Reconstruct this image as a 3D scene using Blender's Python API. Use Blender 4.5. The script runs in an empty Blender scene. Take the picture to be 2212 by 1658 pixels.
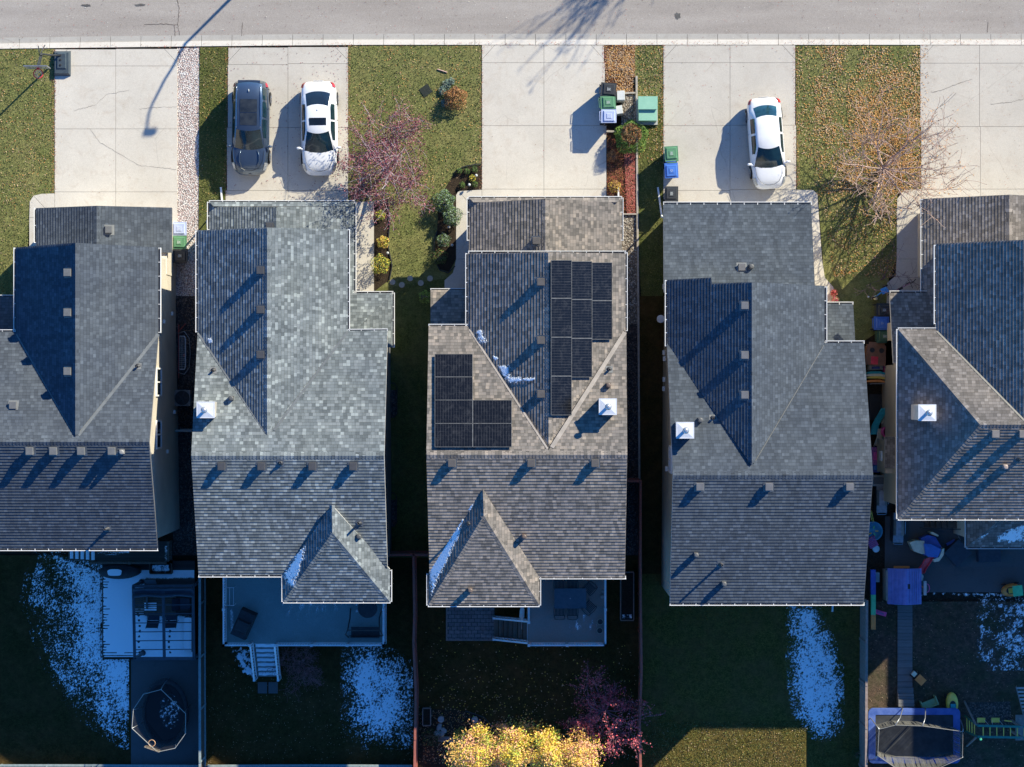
import bpy, math, random
from mathutils import Vector, Matrix, noise
random.seed(7)
C = bpy.context.scene.collection
F, H, CX, CY = 4300.0, 102.0, 1106.0, 829.0
R = math.radians
# ---------- plan coordinates: survey units (px of the plan sheet, 42 to the metre) to metres ----------
def P(x, y, z=0.0):
    k = (H - z) / F
    return Vector(((x - CX) * k, -(y - CY) * k, z))
GY1, GY2, DROP = P(0, 700).y, P(0, 1230).y, 1.35
def gz(Y):
    if Y >= GY1: return 0.0
    if Y <= GY2: return -DROP
    return -DROP * (GY1 - Y) / (GY1 - GY2)
def G(x, y, dz=0.0):
    z = dz
    for _ in range(4):
        p = P(x, y, z); z = gz(p.y) + dz
    return P(x, y, z)
def plane3(a, b, c):
    a, b, c = P(*a), P(*b), P(*c)
    n = (b - a).cross(c - a).normalized()
    if n.z < 0: n = -n
    return n, n.dot(a)
def hit(pl, x, y, off=0.0):
    n, d = pl
    o = Vector((0, 0, H)); dr = Vector(((x - CX) / F, -(y - CY) / F, -1))
    return o + dr * ((d + off - n.dot(o)) / n.dot(dr))
# ---------- objects ----------
def tag(o, label=None, cat=None, group=None, kind=None):
    if label: o['label'] = label
    if cat: o['category'] = cat
    if group: o['group'] = group
    if kind: o['kind'] = kind
    return o
def thing(name, label, cat, loc=(0, 0, 0), rz=0.0, group=None):
    o = bpy.data.objects.new(name, None); C.objects.link(o)
    o.location = loc; o.rotation_euler = (0, 0, rz); o.empty_display_size = .2
    return tag(o, label, cat, group)
class MB:
    def __init__(s): s.v = []; s.f = []; s.uv = []; s.mi = []
    def poly(s, pts, uv=None, m=0):
        i = len(s.v); s.v += [tuple(p) for p in pts]; s.f.append(tuple(range(i, i + len(pts))))
        s.uv.append(uv); s.mi.append(m)
    def box(s, c, sz, rz=0.0, m=0, taper=1.0, M=None):
        hx, hy, hz = sz[0] / 2, sz[1] / 2, sz[2] / 2
        q = []
        for z, t in ((-hz, 1.0), (hz, taper)):
            for a, b in ((-1, -1), (1, -1), (1, 1), (-1, 1)):
                p = Vector((a * hx * t, b * hy * t, z))
                if M is not None: p = M @ p
                elif rz: p = Matrix.Rotation(rz, 3, 'Z') @ p
                q.append(p + Vector(c))
        for f in ((3, 2, 1, 0), (4, 5, 6, 7), (0, 1, 5, 4), (1, 2, 6, 5), (2, 3, 7, 6), (3, 0, 4, 7)):
            s.poly([q[k] for k in f], None, m)
    def bx(s, p0, p1, m=0):
        s.box([(p0[i] + p1[i]) / 2 for i in range(3)], [abs(p1[i] - p0[i]) for i in range(3)], 0, m)
    def bar(s, a, b, w, h, m=0, up=Vector((0, 0, 1))):
        a, b = Vector(a), Vector(b); d = (b - a)
        if d.length < 1e-5: return
        y = d.normalized(); x = y.cross(up)
        if x.length < 1e-3: x = Vector((1, 0, 0))
        x.normalize(); z = x.cross(y)
        Mx = Matrix((x, y, z)).transposed()
        s.box((a + b) / 2, (w, d.length, h), 0, m, 1.0, Mx)
    def tube(s, pts, rad, n=6, m=0, cap=True):
        pts = [Vector(p) for p in pts]
        if not hasattr(rad, '__len__'): rad = [rad] * len(pts)
        rings = []
        up = Vector((0.13, 0.27, 1)).normalized()
        for i, p in enumerate(pts):
            d = (pts[min(i + 1, len(pts) - 1)] - pts[max(i - 1, 0)])
            d = d.normalized() if d.length > 1e-6 else Vector((0, 0, 1))
            x = d.cross(up)
            if x.length < .05: x = d.cross(Vector((1, 0, 0)))
            x.normalize(); y = d.cross(x)
            rings.append([p + (x * math.cos(6.2832 * k / n) + y * math.sin(6.2832 * k / n)) * rad[i] for k in range(n)])
        base = len(s.v)
        for r in rings: s.v += [tuple(q) for q in r]
        for i in range(len(rings) - 1):
            for k in range(n):
                a = base + i * n + k; b = base + i * n + (k + 1) % n
                s.f.append((a, b, b + n, a + n)); s.uv.append(None); s.mi.append(m)
        if cap:
            s.f.append(tuple(base + k for k in range(n - 1, -1, -1))); s.uv.append(None); s.mi.append(m)
            s.f.append(tuple(base + (len(rings) - 1) * n + k for k in range(n))); s.uv.append(None); s.mi.append(m)
    def lathe(s, c, prof, n=16, m=0, sx=1.0, sy=1.0):
        base = len(s.v); c = Vector(c)
        for r, z in prof:
            for k in range(n):
                a = 6.2832 * k / n
                s.v.append((c.x + r * sx * math.cos(a), c.y + r * sy * math.sin(a), c.z + z))
        for i in range(len(prof) - 1):
            for k in range(n):
                a = base + i * n + k; b = base + i * n + (k + 1) % n
                s.f.append((a, b, b + n, a + n)); s.uv.append(None); s.mi.append(m)
        s.f.append(tuple(base + k for k in range(n - 1, -1, -1))); s.uv.append(None); s.mi.append(m)
        s.f.append(tuple(base + (len(prof) - 1) * n + k for k in range(n))); s.uv.append(None); s.mi.append(m)
    def prism(s, pts, z0, z1, m=0, cap=True):
        n = len(pts)
        a = sum(pts[i][0] * pts[(i + 1) % n][1] - pts[(i + 1) % n][0] * pts[i][1] for i in range(n))
        if a < 0: pts = pts[::-1]
        lo = [(p[0], p[1], z0) for p in pts]; hi = [(p[0], p[1], z1) for p in pts]
        if cap: s.poly(hi, None, m); s.poly(lo[::-1], None, m)
        for i in range(n):
            j = (i + 1) % n; s.poly([lo[i], lo[j], hi[j], hi[i]], None, m)
    def build(s, name, mats, parent=None, smooth=False, bevel=0.0, sub=0, label=None):
        me = bpy.data.meshes.new(name); me.from_pydata(s.v, [], s.f)
        if not isinstance(mats, (list, tuple)): mats = [mats]
        for m in mats: me.materials.append(m)
        me.polygons.foreach_set('material_index', s.mi)
        if any(u is not None for u in s.uv):
            l = me.uv_layers.new(name='UVMap'); k = 0
            for f, u in zip(s.f, s.uv):
                for j in range(len(f)):
                    if u is not None: l.data[k].uv = u[j]
                    k += 1
        if smooth: me.polygons.foreach_set('use_smooth', [True] * len(me.polygons))
        me.validate(); me.update()
        o = bpy.data.objects.new(name, me); C.objects.link(o)
        if parent is not None: o.parent = parent
        if bevel:
            b = o.modifiers.new('bevel', 'BEVEL'); b.width = bevel; b.segments = 2; b.limit_method = 'ANGLE'
            me.polygons.foreach_set('use_smooth', [True] * len(me.polygons))
        if sub:
            b = o.modifiers.new('sub', 'SUBSURF'); b.levels = sub; b.render_levels = sub
        if label: o['label'] = label
        return o
def copy_tree(o, parent=None):
    c = o.copy(); C.objects.link(c); c.parent = parent
    for ch in list(o.children): copy_tree(ch, c)
    return c
# ---------- materials ----------
MATS = {}
def nt(name):
    m = bpy.data.materials.new(name); m.use_nodes = True
    t = m.node_tree; b = t.nodes['Principled BSDF']
    return m, t, b
def N(t, typ, **kw):
    n = t.nodes.new(typ)
    for k, v in kw.items():
        if k.startswith('i_'): n.inputs[k[2:].replace('_', ' ')].default_value = v
        else: setattr(n, k, v)
    return n
def math_(t, op, a, b=None):
    n = t.nodes.new('ShaderNodeMath'); n.operation = op
    for i, v in enumerate((a, b)):
        if v is None: continue
        if isinstance(v, (int, float)): n.inputs[i].default_value = v
        else: t.links.new(v, n.inputs[i])
    return n.outputs[0]
def mix_(t, fac, a, b, mode='MIX'):
    n = t.nodes.new('ShaderNodeMix'); n.data_type = 'RGBA'; n.blend_type = mode
    for i, v in ((0, fac), (6, a), (7, b)):
        if isinstance(v, (int, float)) and i == 0: n.inputs[0].default_value = v
        elif isinstance(v, tuple): n.inputs[i].default_value = (*v[:3], 1)
        else: t.links.new(v, n.inputs[i])
    return n.outputs[2]
def ramp_(t, val, stops, interp='LINEAR'):
    n = t.nodes.new('ShaderNodeValToRGB'); n.color_ramp.interpolation = interp
    e = n.color_ramp.elements
    while len(e) > 1: e.remove(e[-1])
    for i, (p, c) in enumerate(stops):
        if not hasattr(c, '__len__'): c = (c, c, c)
        x = e[0] if i == 0 else e.new(p)
        x.position = p; x.color = (*c[:3], 1)
    t.links.new(val, n.inputs[0]); return n.outputs[0]
def noise_(t, vec, scale, detail=3, rough=.55, dist=0.0):
    n = N(t, 'ShaderNodeTexNoise'); n.inputs['Scale'].default_value = scale
    n.inputs['Detail'].default_value = detail; n.inputs['Roughness'].default_value = rough
    n.inputs['Distortion'].default_value = dist
    if vec is not None: t.links.new(vec, n.inputs['Vector'])
    return n.outputs['Fac']
def bump_(t, b, h, strength=.3, dist=.02):
    n = N(t, 'ShaderNodeBump'); n.inputs['Strength'].default_value = strength
    n.inputs['Distance'].default_value = dist
    t.links.new(h, n.inputs['Height']); t.links.new(n.outputs[0], b.inputs['Normal'])
def pos_(t, world=True):
    if world: return N(t, 'ShaderNodeNewGeometry').outputs['Position']
    return N(t, 'ShaderNodeTexCoord').outputs['Object']
def M(name, c1, c2=None, scale=4.0, rough=.75, metal=0.0, coat=0.0, bump=0.0, bscale=40.0, spec=.5, world=False, lo=.35, hi=.65, alpha=None):
    if name in MATS: return MATS[name]
    m, t, b = nt(name); v = pos_(t, world)
    if c2 is None: c2 = tuple(min(1, x * .82) for x in c1)
    f = noise_(t, v, scale, 5)
    f = ramp_(t, f, [(lo, 0.0), (hi, 1.0)])
    t.links.new(mix_(t, f, c1, c2), b.inputs['Base Color'])
    b.inputs['Roughness'].default_value = rough; b.inputs['Metallic'].default_value = metal
    b.inputs['Coat Weight'].default_value = coat; b.inputs['Coat Roughness'].default_value = .06
    b.inputs['Specular IOR Level'].default_value = spec
    if bump: bump_(t, b, noise_(t, v, bscale, 4), bump, .02)
    if alpha is not None: b.inputs['Alpha'].default_value = alpha
    MATS[name] = m; return m
def lerp_(a, b, f): return a + (b - a) * f
def shingle_mat(name, stops, grain=.25, tint=(1, 1, 1), w=.18, e=.16):
    av = [sum(c[i] for _, c in stops) / len(stops) for i in range(3)]; stops = [(p_, tuple(lerp_(x, y, .26) for x, y in zip(c, av))) for p_, c in stops]
    m, t, b = nt(name)
    uv = N(t, 'ShaderNodeTexCoord').outputs['UV']
    sp = N(t, 'ShaderNodeSeparateXYZ'); t.links.new(uv, sp.inputs[0]); u, v = sp.outputs[0], sp.outputs[1]
    row = math_(t, 'FLOOR', math_(t, 'DIVIDE', v, e))
    def cells(wd, sd):
        wn = N(t, 'ShaderNodeTexWhiteNoise', noise_dimensions='2D')
        cb = N(t, 'ShaderNodeCombineXYZ'); t.links.new(row, cb.inputs[0]); cb.inputs[1].default_value = sd
        t.links.new(cb.outputs[0], wn.inputs['Vector'])
        uu = math_(t, 'ADD', math_(t, 'DIVIDE', u, wd), math_(t, 'MULTIPLY', wn.outputs['Value'], 7.3))
        col = math_(t, 'FLOOR', uu)
        w2 = N(t, 'ShaderNodeTexWhiteNoise', noise_dimensions='3D')
        c2 = N(t, 'ShaderNodeCombineXYZ'); t.links.new(row, c2.inputs[0]); t.links.new(col, c2.inputs[1]); c2.inputs[2].default_value = sd
        t.links.new(c2.outputs[0], w2.inputs['Vector'])
        return w2.outputs['Value'], math_(t, 'FRACT', uu)
    a, fr = cells(w, 1.0); bb, fr2 = cells(w * 1.9, 5.0)
    val = math_(t, 'ADD', math_(t, 'MULTIPLY', a, .86), math_(t, 'MULTIPLY', bb, .14))
    col = ramp_(t, val, stops, 'CONSTANT')
    g = noise_(t, uv, 60, 4, .7)
    col = mix_(t, 1.0, col, ramp_(t, g, [(.25, 1 - grain), (.75, 1 + grain)]), 'MULTIPLY')
    big = noise_(t, pos_(t), .55, 4)
    col = mix_(t, 1.0, col, ramp_(t, big, [(.3, (.86, .87, .9)), (.7, (1.08, 1.06, 1.02))]), 'MULTIPLY')
    mp = N(t, 'ShaderNodeMapping'); mp.inputs['Scale'].default_value = (2.2, .22, 1); t.links.new(uv, mp.inputs[0])
    col = mix_(t, 1.0, col, ramp_(t, noise_(t, mp.outputs[0], 1.0, 5, .6), [(.3, .86), (.7, 1.12)]), 'MULTIPLY')
    # dark joints between tabs; a shadow line painted along each course's lower edge
    j = math_(t, 'LESS_THAN', fr, .07)
    vf = math_(t, 'FRACT', math_(t, 'DIVIDE', v, e))
    lip_shadow = math_(t, 'LESS_THAN', vf, .12)
    col = mix_(t, math_(t, 'MULTIPLY', j, .35), col, (.01, .01, .012))
    col = mix_(t, math_(t, 'MULTIPLY', lip_shadow, .38), col, (.01, .01, .012))
    t.links.new(mix_(t, 1.0, col, tint, 'MULTIPLY'), b.inputs['Base Color'])
    b.inputs['Roughness'].default_value = .93; b.inputs['Specular IOR Level'].default_value = .25
    hgt = math_(t, 'ADD', math_(t, 'MULTIPLY', math_(t, 'GREATER_THAN', a, .5), .5), math_(t, 'MULTIPLY', g, .5))
    bump_(t, b, hgt, .25, .006); b.inputs['Diffuse Roughness'].default_value = 1.0
    return m
# clip a polygon of (u, v) by v >= / <=
def clipv(poly, lim, keep_above):
    out = []
    n = len(poly)
    for i in range(n):
        a, b = poly[i], poly[(i + 1) % n]
        ia = (a[1] >= lim) if keep_above else (a[1] <= lim)
        ib = (b[1] >= lim) if keep_above else (b[1] <= lim)
        if ia: out.append(a)
        if ia != ib:
            tt = (lim - a[1]) / (b[1] - a[1]); out.append((a[0] + (b[0] - a[0]) * tt, lim))
    return out
EXPO = .16
def shingle_face(mb, pl, pts, thick=.2, step=.018):
    n, d = pl
    ux = Vector((0, 0, 1)).cross(n)
    if ux.length < 1e-4: ux = Vector((1, 0, 0))
    ux.normalize(); vx = n.cross(ux)
    if vx.z < 0: vx = -vx; ux = -ux
    o = n * d
    q = [((p - o).dot(ux), (p - o).dot(vx)) for p in pts]
    area = sum(q[i][0] * q[(i + 1) % len(q)][1] - q[(i + 1) % len(q)][0] * q[i][1] for i in range(len(q)))
    flip = area < 0
    if flip: q = q[::-1]
    W = lambda u, v, off: o + ux * u + vx * v + n * off
    vmin, vmax = min(a[1] for a in q), max(a[1] for a in q)
    i = math.floor(vmin / EXPO)
    while i * EXPO < vmax:
        c = clipv(clipv(q, i * EXPO, True), (i + 1) * EXPO, False)
        if len(c) >= 3:
            pp = [W(u, v, step * (1 - (v / EXPO - i))) for u, v in c]
            mb.poly(pp, [(u, v * .998 + i * EXPO * .002 + .0005) for u, v in c], 0)
            lo = [u for u, v in c if abs(v - i * EXPO) < 1e-4]
            if len(lo) >= 2 and i * EXPO > vmin:
                a, b = min(lo), max(lo); v = i * EXPO
                mb.poly([W(a, v, 0), W(b, v, 0), W(b, v, step), W(a, v, step)], [(a, v + .01), (b, v + .01), (b, v + .02), (a, v + .02)], 0)
        i += 1
    if thick:
        dn = Vector((0, 0, -thick))
        tp = [W(u, v, -.004) for u, v in q]
        mb.poly([p + dn for p in tp][::-1], None, 1)
        for k in range(len(tp)):
            a, b = tp[k], tp[(k + 1) % len(tp)]
            mb.poly([a + dn, b + dn, b, a], None, 1)
def ridge_cap(mb, a, b, nl, nr, w=.15, seg=.16, lift=.02):
    """overlapping caps from a to b (a is the low end); nl, nr: normals of the two slopes"""
    a, b = Vector(a), Vector(b); d = b - a; L = d.length; d.normalize()
    s1 = nl.cross(d).normalized(); s2 = nr.cross(d).normalized()
    mid = (nl + nr).normalized()
    if s1.dot(nl - mid) < 0: s1 = -s1
    if s2.dot(nr - mid) < 0: s2 = -s2
    k = 0; x = 0.0; rnd = random.Random(int(L * 1000))
    while x < L:
        y = min(x + seg, L); h0, h1 = lift + .007, lift
        p0 = a + d * x; p1 = a + d * y
        ru = rnd.random() * 40; rv = rnd.random() * 40
        rv = math.floor(rv / EXPO) * EXPO
        for s_, nn in ((s1, nl), (s2, nr)):
            q = [p0 + mid * h0, p1 + mid * h1, p1 + s_ * w + nn * (h1 - .012), p0 + s_ * w + nn * (h0 - .01)]
            mb.poly(q, [(ru + .05, rv + .03), (ru + .05, rv + .12), (ru + .09, rv + .12), (ru + .09, rv + .03)], 0)
        q = [p0 + s1 * w + nl * (h0 - .01), p0 + mid * h0, p0 + s2 * w + nr * (h0 - .01), p0 + s2 * w, p0, p0 + s1 * w]
        mb.poly(q, [(ru + .05, rv + .05)] * 6, 0)
        x = y; k += 1
def ploc(o):
    v = Vector((0, 0, 0))
    while o is not None: v += o.location; o = o.parent
    return v
def BW(mb, name, mats, parent=None, **k):
    """build from world coordinates under a parent that may be offset"""
    if parent is not None:
        l = ploc(parent); mb.v = [(a - l.x, b - l.y, c - l.z) for a, b, c in mb.v]
    return mb.build(name, mats, parent, **k)
# ---------- world materials ----------
def concrete(name, base, dark, crackamt=.22):
    m, t, b = nt(name); v = pos_(t)
    big = ramp_(t, noise_(t, v, .45, 5, .6), [(.3, 0.0), (.72, 1.0)])
    col = mix_(t, big, base, tuple(x * .86 for x in base))
    st = ramp_(t, noise_(t, v, 1.7, 6, .7, .6), [(.52, 0.0), (.72, 1.0)])
    col = mix_(t, math_(t, 'MULTIPLY', st, .34), col, dark)
    fine = ramp_(t, noise_(t, v, 22, 5, .75), [(.3, .86), (.7, 1.1)])
    col = mix_(t, 1.0, col, fine, 'MULTIPLY')
    sp = ramp_(t, noise_(t, v, 30, 2, .5), [(.67, 0.0), (.72, 1.0)])
    col = mix_(t, math_(t, 'MULTIPLY', sp, .42), col, (.10, .06, .05))
    vo = N(t, 'ShaderNodeTexVoronoi', feature='DISTANCE_TO_EDGE'); vo.inputs['Scale'].default_value = .22
    wob = N(t, 'ShaderNodeTexNoise'); wob.inputs['Scale'].default_value = 1.3; wob.inputs['Detail'].default_value = 6
    t.links.new(v, wob.inputs['Vector'])
    t.links.new(mix_(t, .22, v, wob.outputs['Color'], 'ADD'), vo.inputs['Vector'])
    ck = math_(t, 'LESS_THAN', vo.outputs['Distance'], .0022)
    msk = ramp_(t, noise_(t, v, .35, 2), [(.5, 0.0), (.56, 1.0)])
    col = mix_(t, math_(t, 'MULTIPLY', math_(t, 'MULTIPLY', ck, msk), crackamt), col, (.12, .09, .07))
    t.links.new(col, b.inputs['Base Color']); b.inputs['Roughness'].default_value = .9
    b.inputs['Specular IOR Level'].default_value = .3
    bump_(t, b, noise_(t, v, 60, 4, .7), .25, .006)
    return m
def asphalt():
    m, t, b = nt('asphalt'); v = pos_(t)
    mp = N(t, 'ShaderNodeMapping'); mp.inputs['Scale'].default_value = (.12, 1.0, 1.0); t.links.new(v, mp.inputs[0])
    streak = ramp_(t, noise_(t, mp.outputs[0], .9, 5, .6), [(.3, (.285, .25, .222)), (.7, (.37, .33, .295))])
    fine = ramp_(t, noise_(t, v, 26, 6, .85), [(.28, .62), (.72, 1.38)])
    col = mix_(t, 1.0, streak, fine, 'MULTIPLY')
    st = ramp_(t, noise_(t, v, .8, 5, .7, .5), [(.58, 0.0), (.75, 1.0)])
    col = mix_(t, math_(t, 'MULTIPLY', st, .3), col, (.42, .39, .37))
    s2 = ramp_(t, noise_(t, v, .5, 6, .7, .9), [(.6, 0.0), (.72, 1.0)]); col = mix_(t, math_(t, 'MULTIPLY', s2, .3), col, (.16, .15, .14))
    t.links.new(col, b.inputs['Base Color']); b.inputs['Roughness'].default_value = .92
    bump_(t, b, noise_(t, v, 70, 4, .8), .5, .01)
    return m
def lawn(name, cols, dry=.4, scale=13.0, speck=.5):
    m, t, b = nt(name); v = pos_(t)
    mp = N(t, 'ShaderNodeMapping'); mp.inputs['Rotation'].default_value = (0, 0, .8); mp.inputs['Scale'].default_value = (1.0, 1.5, 1.0); t.links.new(v, mp.inputs[0])
    f = noise_(t, mp.outputs[0], scale, 6, .8)
    col = ramp_(t, f, [(.26, cols[0]), (.45, cols[1]), (.6, cols[2]), (.76, cols[3])])
    patch = ramp_(t, noise_(t, v, .7, 5, .65), [(.42, 0.0), (.66, 1.0)])
    col = mix_(t, math_(t, 'MULTIPLY', patch, dry), col, cols[4])
    mot = ramp_(t, noise_(t, v, 3.5, 4, .7), [(.3, .72), (.7, 1.22)])
    col = mix_(t, 1.0, col, mot, 'MULTIPLY')
    t.links.new(col, b.inputs['Base Color']); b.inputs['Roughness'].default_value = 1.0
    b.inputs['Specular IOR Level'].default_value = .1
    bump_(t, b, f, .9, .05)
    return m
def gravel(name, stops, scale=13):
    m, t, b = nt(name); v = pos_(t)
    vo = N(t, 'ShaderNodeTexVoronoi'); vo.inputs['Scale'].default_value = scale; t.links.new(v, vo.inputs['Vector'])
    sp = N(t, 'ShaderNodeSeparateColor'); t.links.new(vo.outputs['Color'], sp.inputs[0])
    col = ramp_(t, sp.outputs[0], stops, 'CONSTANT')
    ed = ramp_(t, vo.outputs['Distance'], [(.25, 1.0), (.7, .42)])
    col = mix_(t, 1.0, col, ed, 'MULTIPLY')
    t.links.new(col, b.inputs['Base Color']); b.inputs['Roughness'].default_value = .85
    inv = math_(t, 'SUBTRACT', 1.0, vo.outputs['Distance']); bump_(t, b, inv, .9, .05)
    return m
def planks(name, c1, c2, w=.14, axis=0, joint=.06, rough=.8, wear=.5):
    m, t, b = nt(name); v = pos_(t)
    sp = N(t, 'ShaderNodeSeparateXYZ'); t.links.new(v, sp.inputs[0])
    a = math_(t, 'DIVIDE', sp.outputs[axis], w); fl = math_(t, 'FLOOR', a); fr = math_(t, 'FRACT', a)
    wn = N(t, 'ShaderNodeTexWhiteNoise', noise_dimensions='1D'); t.links.new(fl, wn.inputs['W'])
    col = mix_(t, wn.outputs['Value'], c1, c2)
    g = N(t, 'ShaderNodeMapping'); s = [3, 3, 3]; s[axis] = 30; g.inputs['Scale'].default_value = s; t.links.new(v, g.inputs[0])
    col = mix_(t, 1.0, col, ramp_(t, noise_(t, g.outputs[0], 1.0, 4, .7), [(.25, 1 - wear * .4), (.75, 1 + wear * .4)]), 'MULTIPLY')
    col = mix_(t, math_(t, 'MULTIPLY', math_(t, 'LESS_THAN', fr, joint), .85), col, (.006, .006, .006))
    t.links.new(col, b.inputs['Base Color']); b.inputs['Roughness'].default_value = rough
    return m
CONC = concrete('driveway_concrete', (.60, .55, .48), (.38, .29, .21))
CONC2 = concrete('driveway_concrete_grey', (.535, .49, .43), (.36, .28, .22))
CURB = concrete('curb_concrete', (.62, .57, .51), (.42, .35, .28), .2)
PAN = concrete('gutter_pan_concrete', (.44, .41, .37), (.22, .18, .15), .2)
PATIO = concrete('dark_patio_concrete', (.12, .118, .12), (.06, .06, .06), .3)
ASPH = asphalt()
LAWN = lawn('lawn_grass', [(.018, .025, .008), (.075, .09, .026), (.14, .155, .045), (.24, .23, .08), (.2, .17, .07)], .45)
LAWNY = lawn('lawn_grass_dry', [(.03, .036, .012), (.12, .135, .045), (.22, .225, .08), (.34, .32, .13), (.28, .24, .10)], .5)
LAWND = lawn('lawn_grass_shade', [(.014, .010, .003), (.04, .031, .009), (.075, .055, .018), (.13, .085, .03), (.10, .055, .022)], .65)  # lawn copy for the shaded yards, their shade tone put into its colours
SOIL = lawn('soil_ground', [(.012, .009, .007), (.035, .026, .018), (.06, .043, .03), (.09, .065, .04), (.05, .035, .024)], .5)
MUD = lawn('worn_yard_ground', [(.025, .02, .016), (.08, .058, .042), (.14, .095, .07), (.2, .14, .1), (.045, .06, .025)], .6, 7)
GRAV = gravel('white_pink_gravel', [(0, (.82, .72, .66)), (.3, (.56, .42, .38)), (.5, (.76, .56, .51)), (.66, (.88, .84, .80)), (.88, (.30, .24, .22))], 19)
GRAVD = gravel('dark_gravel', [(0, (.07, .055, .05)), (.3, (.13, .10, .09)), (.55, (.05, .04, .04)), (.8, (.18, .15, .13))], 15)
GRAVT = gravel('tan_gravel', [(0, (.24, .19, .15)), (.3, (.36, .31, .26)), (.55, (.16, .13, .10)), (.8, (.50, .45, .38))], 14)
MULCH = lawn('leafy_mulch', [(.02, .01, .006), (.07, .035, .018), (.14, .06, .03), (.24, .11, .05), (.12, .05, .03)], .5, 10)
WHITE = M('white_metal', (.78, .77, .75), (.70, .69, .68), 3, .45)
WHITEP = M('white_vinyl', (.75, .75, .76), (.66, .67, .69), 3, .5)
BLACK = M('black_plastic', (.018, .018, .02), (.028, .028, .03), 6, .5)
DMET = M('dark_metal', (.03, .035, .04), (.05, .055, .06), 6, .5, .3)
GALV = M('galvanised_metal', (.42, .43, .44), (.30, .31, .33), 5, .4, .7)
GLASS = M('dark_window_glass', (.012, .018, .022), (.02, .03, .035), 2, .06, 0, .5)
# ---------- ground sheets ----------
def sheet(name, pts, dz, mat, kind='structure', label=None, skirt=0.0):
    """flat sheet following the terrain; pts in survey units"""
    q = [(G(x, y, dz).x, G(x, y, dz).y) for x, y in pts]
    mb = MB()
    for lo, hi in ((GY1, 1e6), (GY2, GY1), (-1e6, GY2)):
        c = clipv(clipv(q, lo, True), hi, False)
        if len(c) >= 3:
            a = sum(c[i][0] * c[(i + 1) % len(c)][1] - c[(i + 1) % len(c)][0] * c[i][1] for i in range(len(c)))
            if a < 0: c = c[::-1]
            mb.poly([(X, Y, gz(Y) + dz) for X, Y in c])
            if skirt:
                for i in range(len(c)):
                    (X0, Y0), (X1, Y1) = c[i], c[(i + 1) % len(c)]
                    mb.poly([(X0, Y0, gz(Y0) + dz - skirt), (X1, Y1, gz(Y1) + dz - skirt), (X1, Y1, gz(Y1) + dz), (X0, Y0, gz(Y0) + dz)])
    o = mb.build(name, mat); o['kind'] = kind
    if label: o['label'] = label
    return o
def slabs(name, polys, mat, dz=.03, gap=.015, kind='structure'):
    mb = MB()
    if name == 'driveway':
        out_ = []
        for i, q in enumerate(polys):
            (x0, y0), (x1, _), (_, y1), _ = q
            if i == 0: out_ += [[(x0, y0), (x0 + 28, y0), (x0, y1 - 7)], [(x0 + 28, y0), (x1, y0), (x1, y1), (x0, y1), (x0, y1 - 7)]]
            elif i == 1 and x1 < 2200: out_ += [[(x1 - 28, y0), (x1, y0), (x1, y1 - 7)], [(x0, y0), (x1 - 28, y0), (x1, y1 - 7), (x1, y1), (x0, y1)]]
            else: out_.append(q)
        polys = out_
    for k, pl in enumerate(polys):
        q = [G(x, y, dz) for x, y in pl]
        c = sum(q, Vector()) / len(q); out = []
        n = len(q)
        a = sum(q[i].x * q[(i + 1) % n].y - q[(i + 1) % n].x * q[i].y for i in range(n))
        if a < 0: q = q[::-1]
        for i in range(n):                 # inset each edge by gap / 2
            p0, p1, p2 = q[i - 1], q[i], q[(i + 1) % n]
            d1 = (p1 - p0).normalized(); d2 = (p2 - p1).normalized()
            n1 = Vector((-d1.y, d1.x, 0)); n2 = Vector((-d2.y, d2.x, 0))
            bi = (n1 + n2); l = bi.length
            bi = bi / l if l > 1e-3 else n1
            out.append(p1 + bi * (gap / 2) / max(.4, bi.dot(n1)))
        dzz = random.uniform(-.003, .003)
        tp = [Vector((p.x, p.y, gz(p.y) + dz + dzz)) for p in out]
        mb.poly(tp)
        for i in range(n):
            a_, b_ = tp[i], tp[(i + 1) % n]; dn = Vector((0, 0, -.12))
            mb.poly([a_ + dn, b_ + dn, b_, a_])
    o = mb.build(name, mat); o['kind'] = kind; return o
g = MB()
for lo, hi in ((GY1, 420), (GY2, GY1), (-420, GY2)):
    g.poly([(-420, lo, gz(lo) - .09), (420, lo, gz(lo) - .09), (420, hi, gz(hi) - .09), (-420, hi, gz(hi) - .09)][::1])
g.build('ground', SOIL)['kind'] = 'structure'
def ky(x, base):   # the kerb lines bend a little at the west end
    return base + (8.5 * ((800 - x) / 800) ** 1.3 if x < 800 else 0)
xs = [-900, -300] + list(range(-60, 801, 86)) + [2400, 3200]
def strip(name, b0, b1, dz, mat):
    mb = MB()
    for a, b in zip(xs, xs[1:]):
        q = [P(a, ky(a, b0)), P(b, ky(b, b0)), P(b, ky(b, b1)), P(a, ky(a, b1))]
        mb.poly([(p.x, p.y, dz) for p in q][::-1])
    o = mb.build(name, mat); o['kind'] = 'structure'; return o
strip('road', -300, 74, -.06, ASPH)
strip('far_verge', -900, -322, -.02, LAWN)
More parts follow.
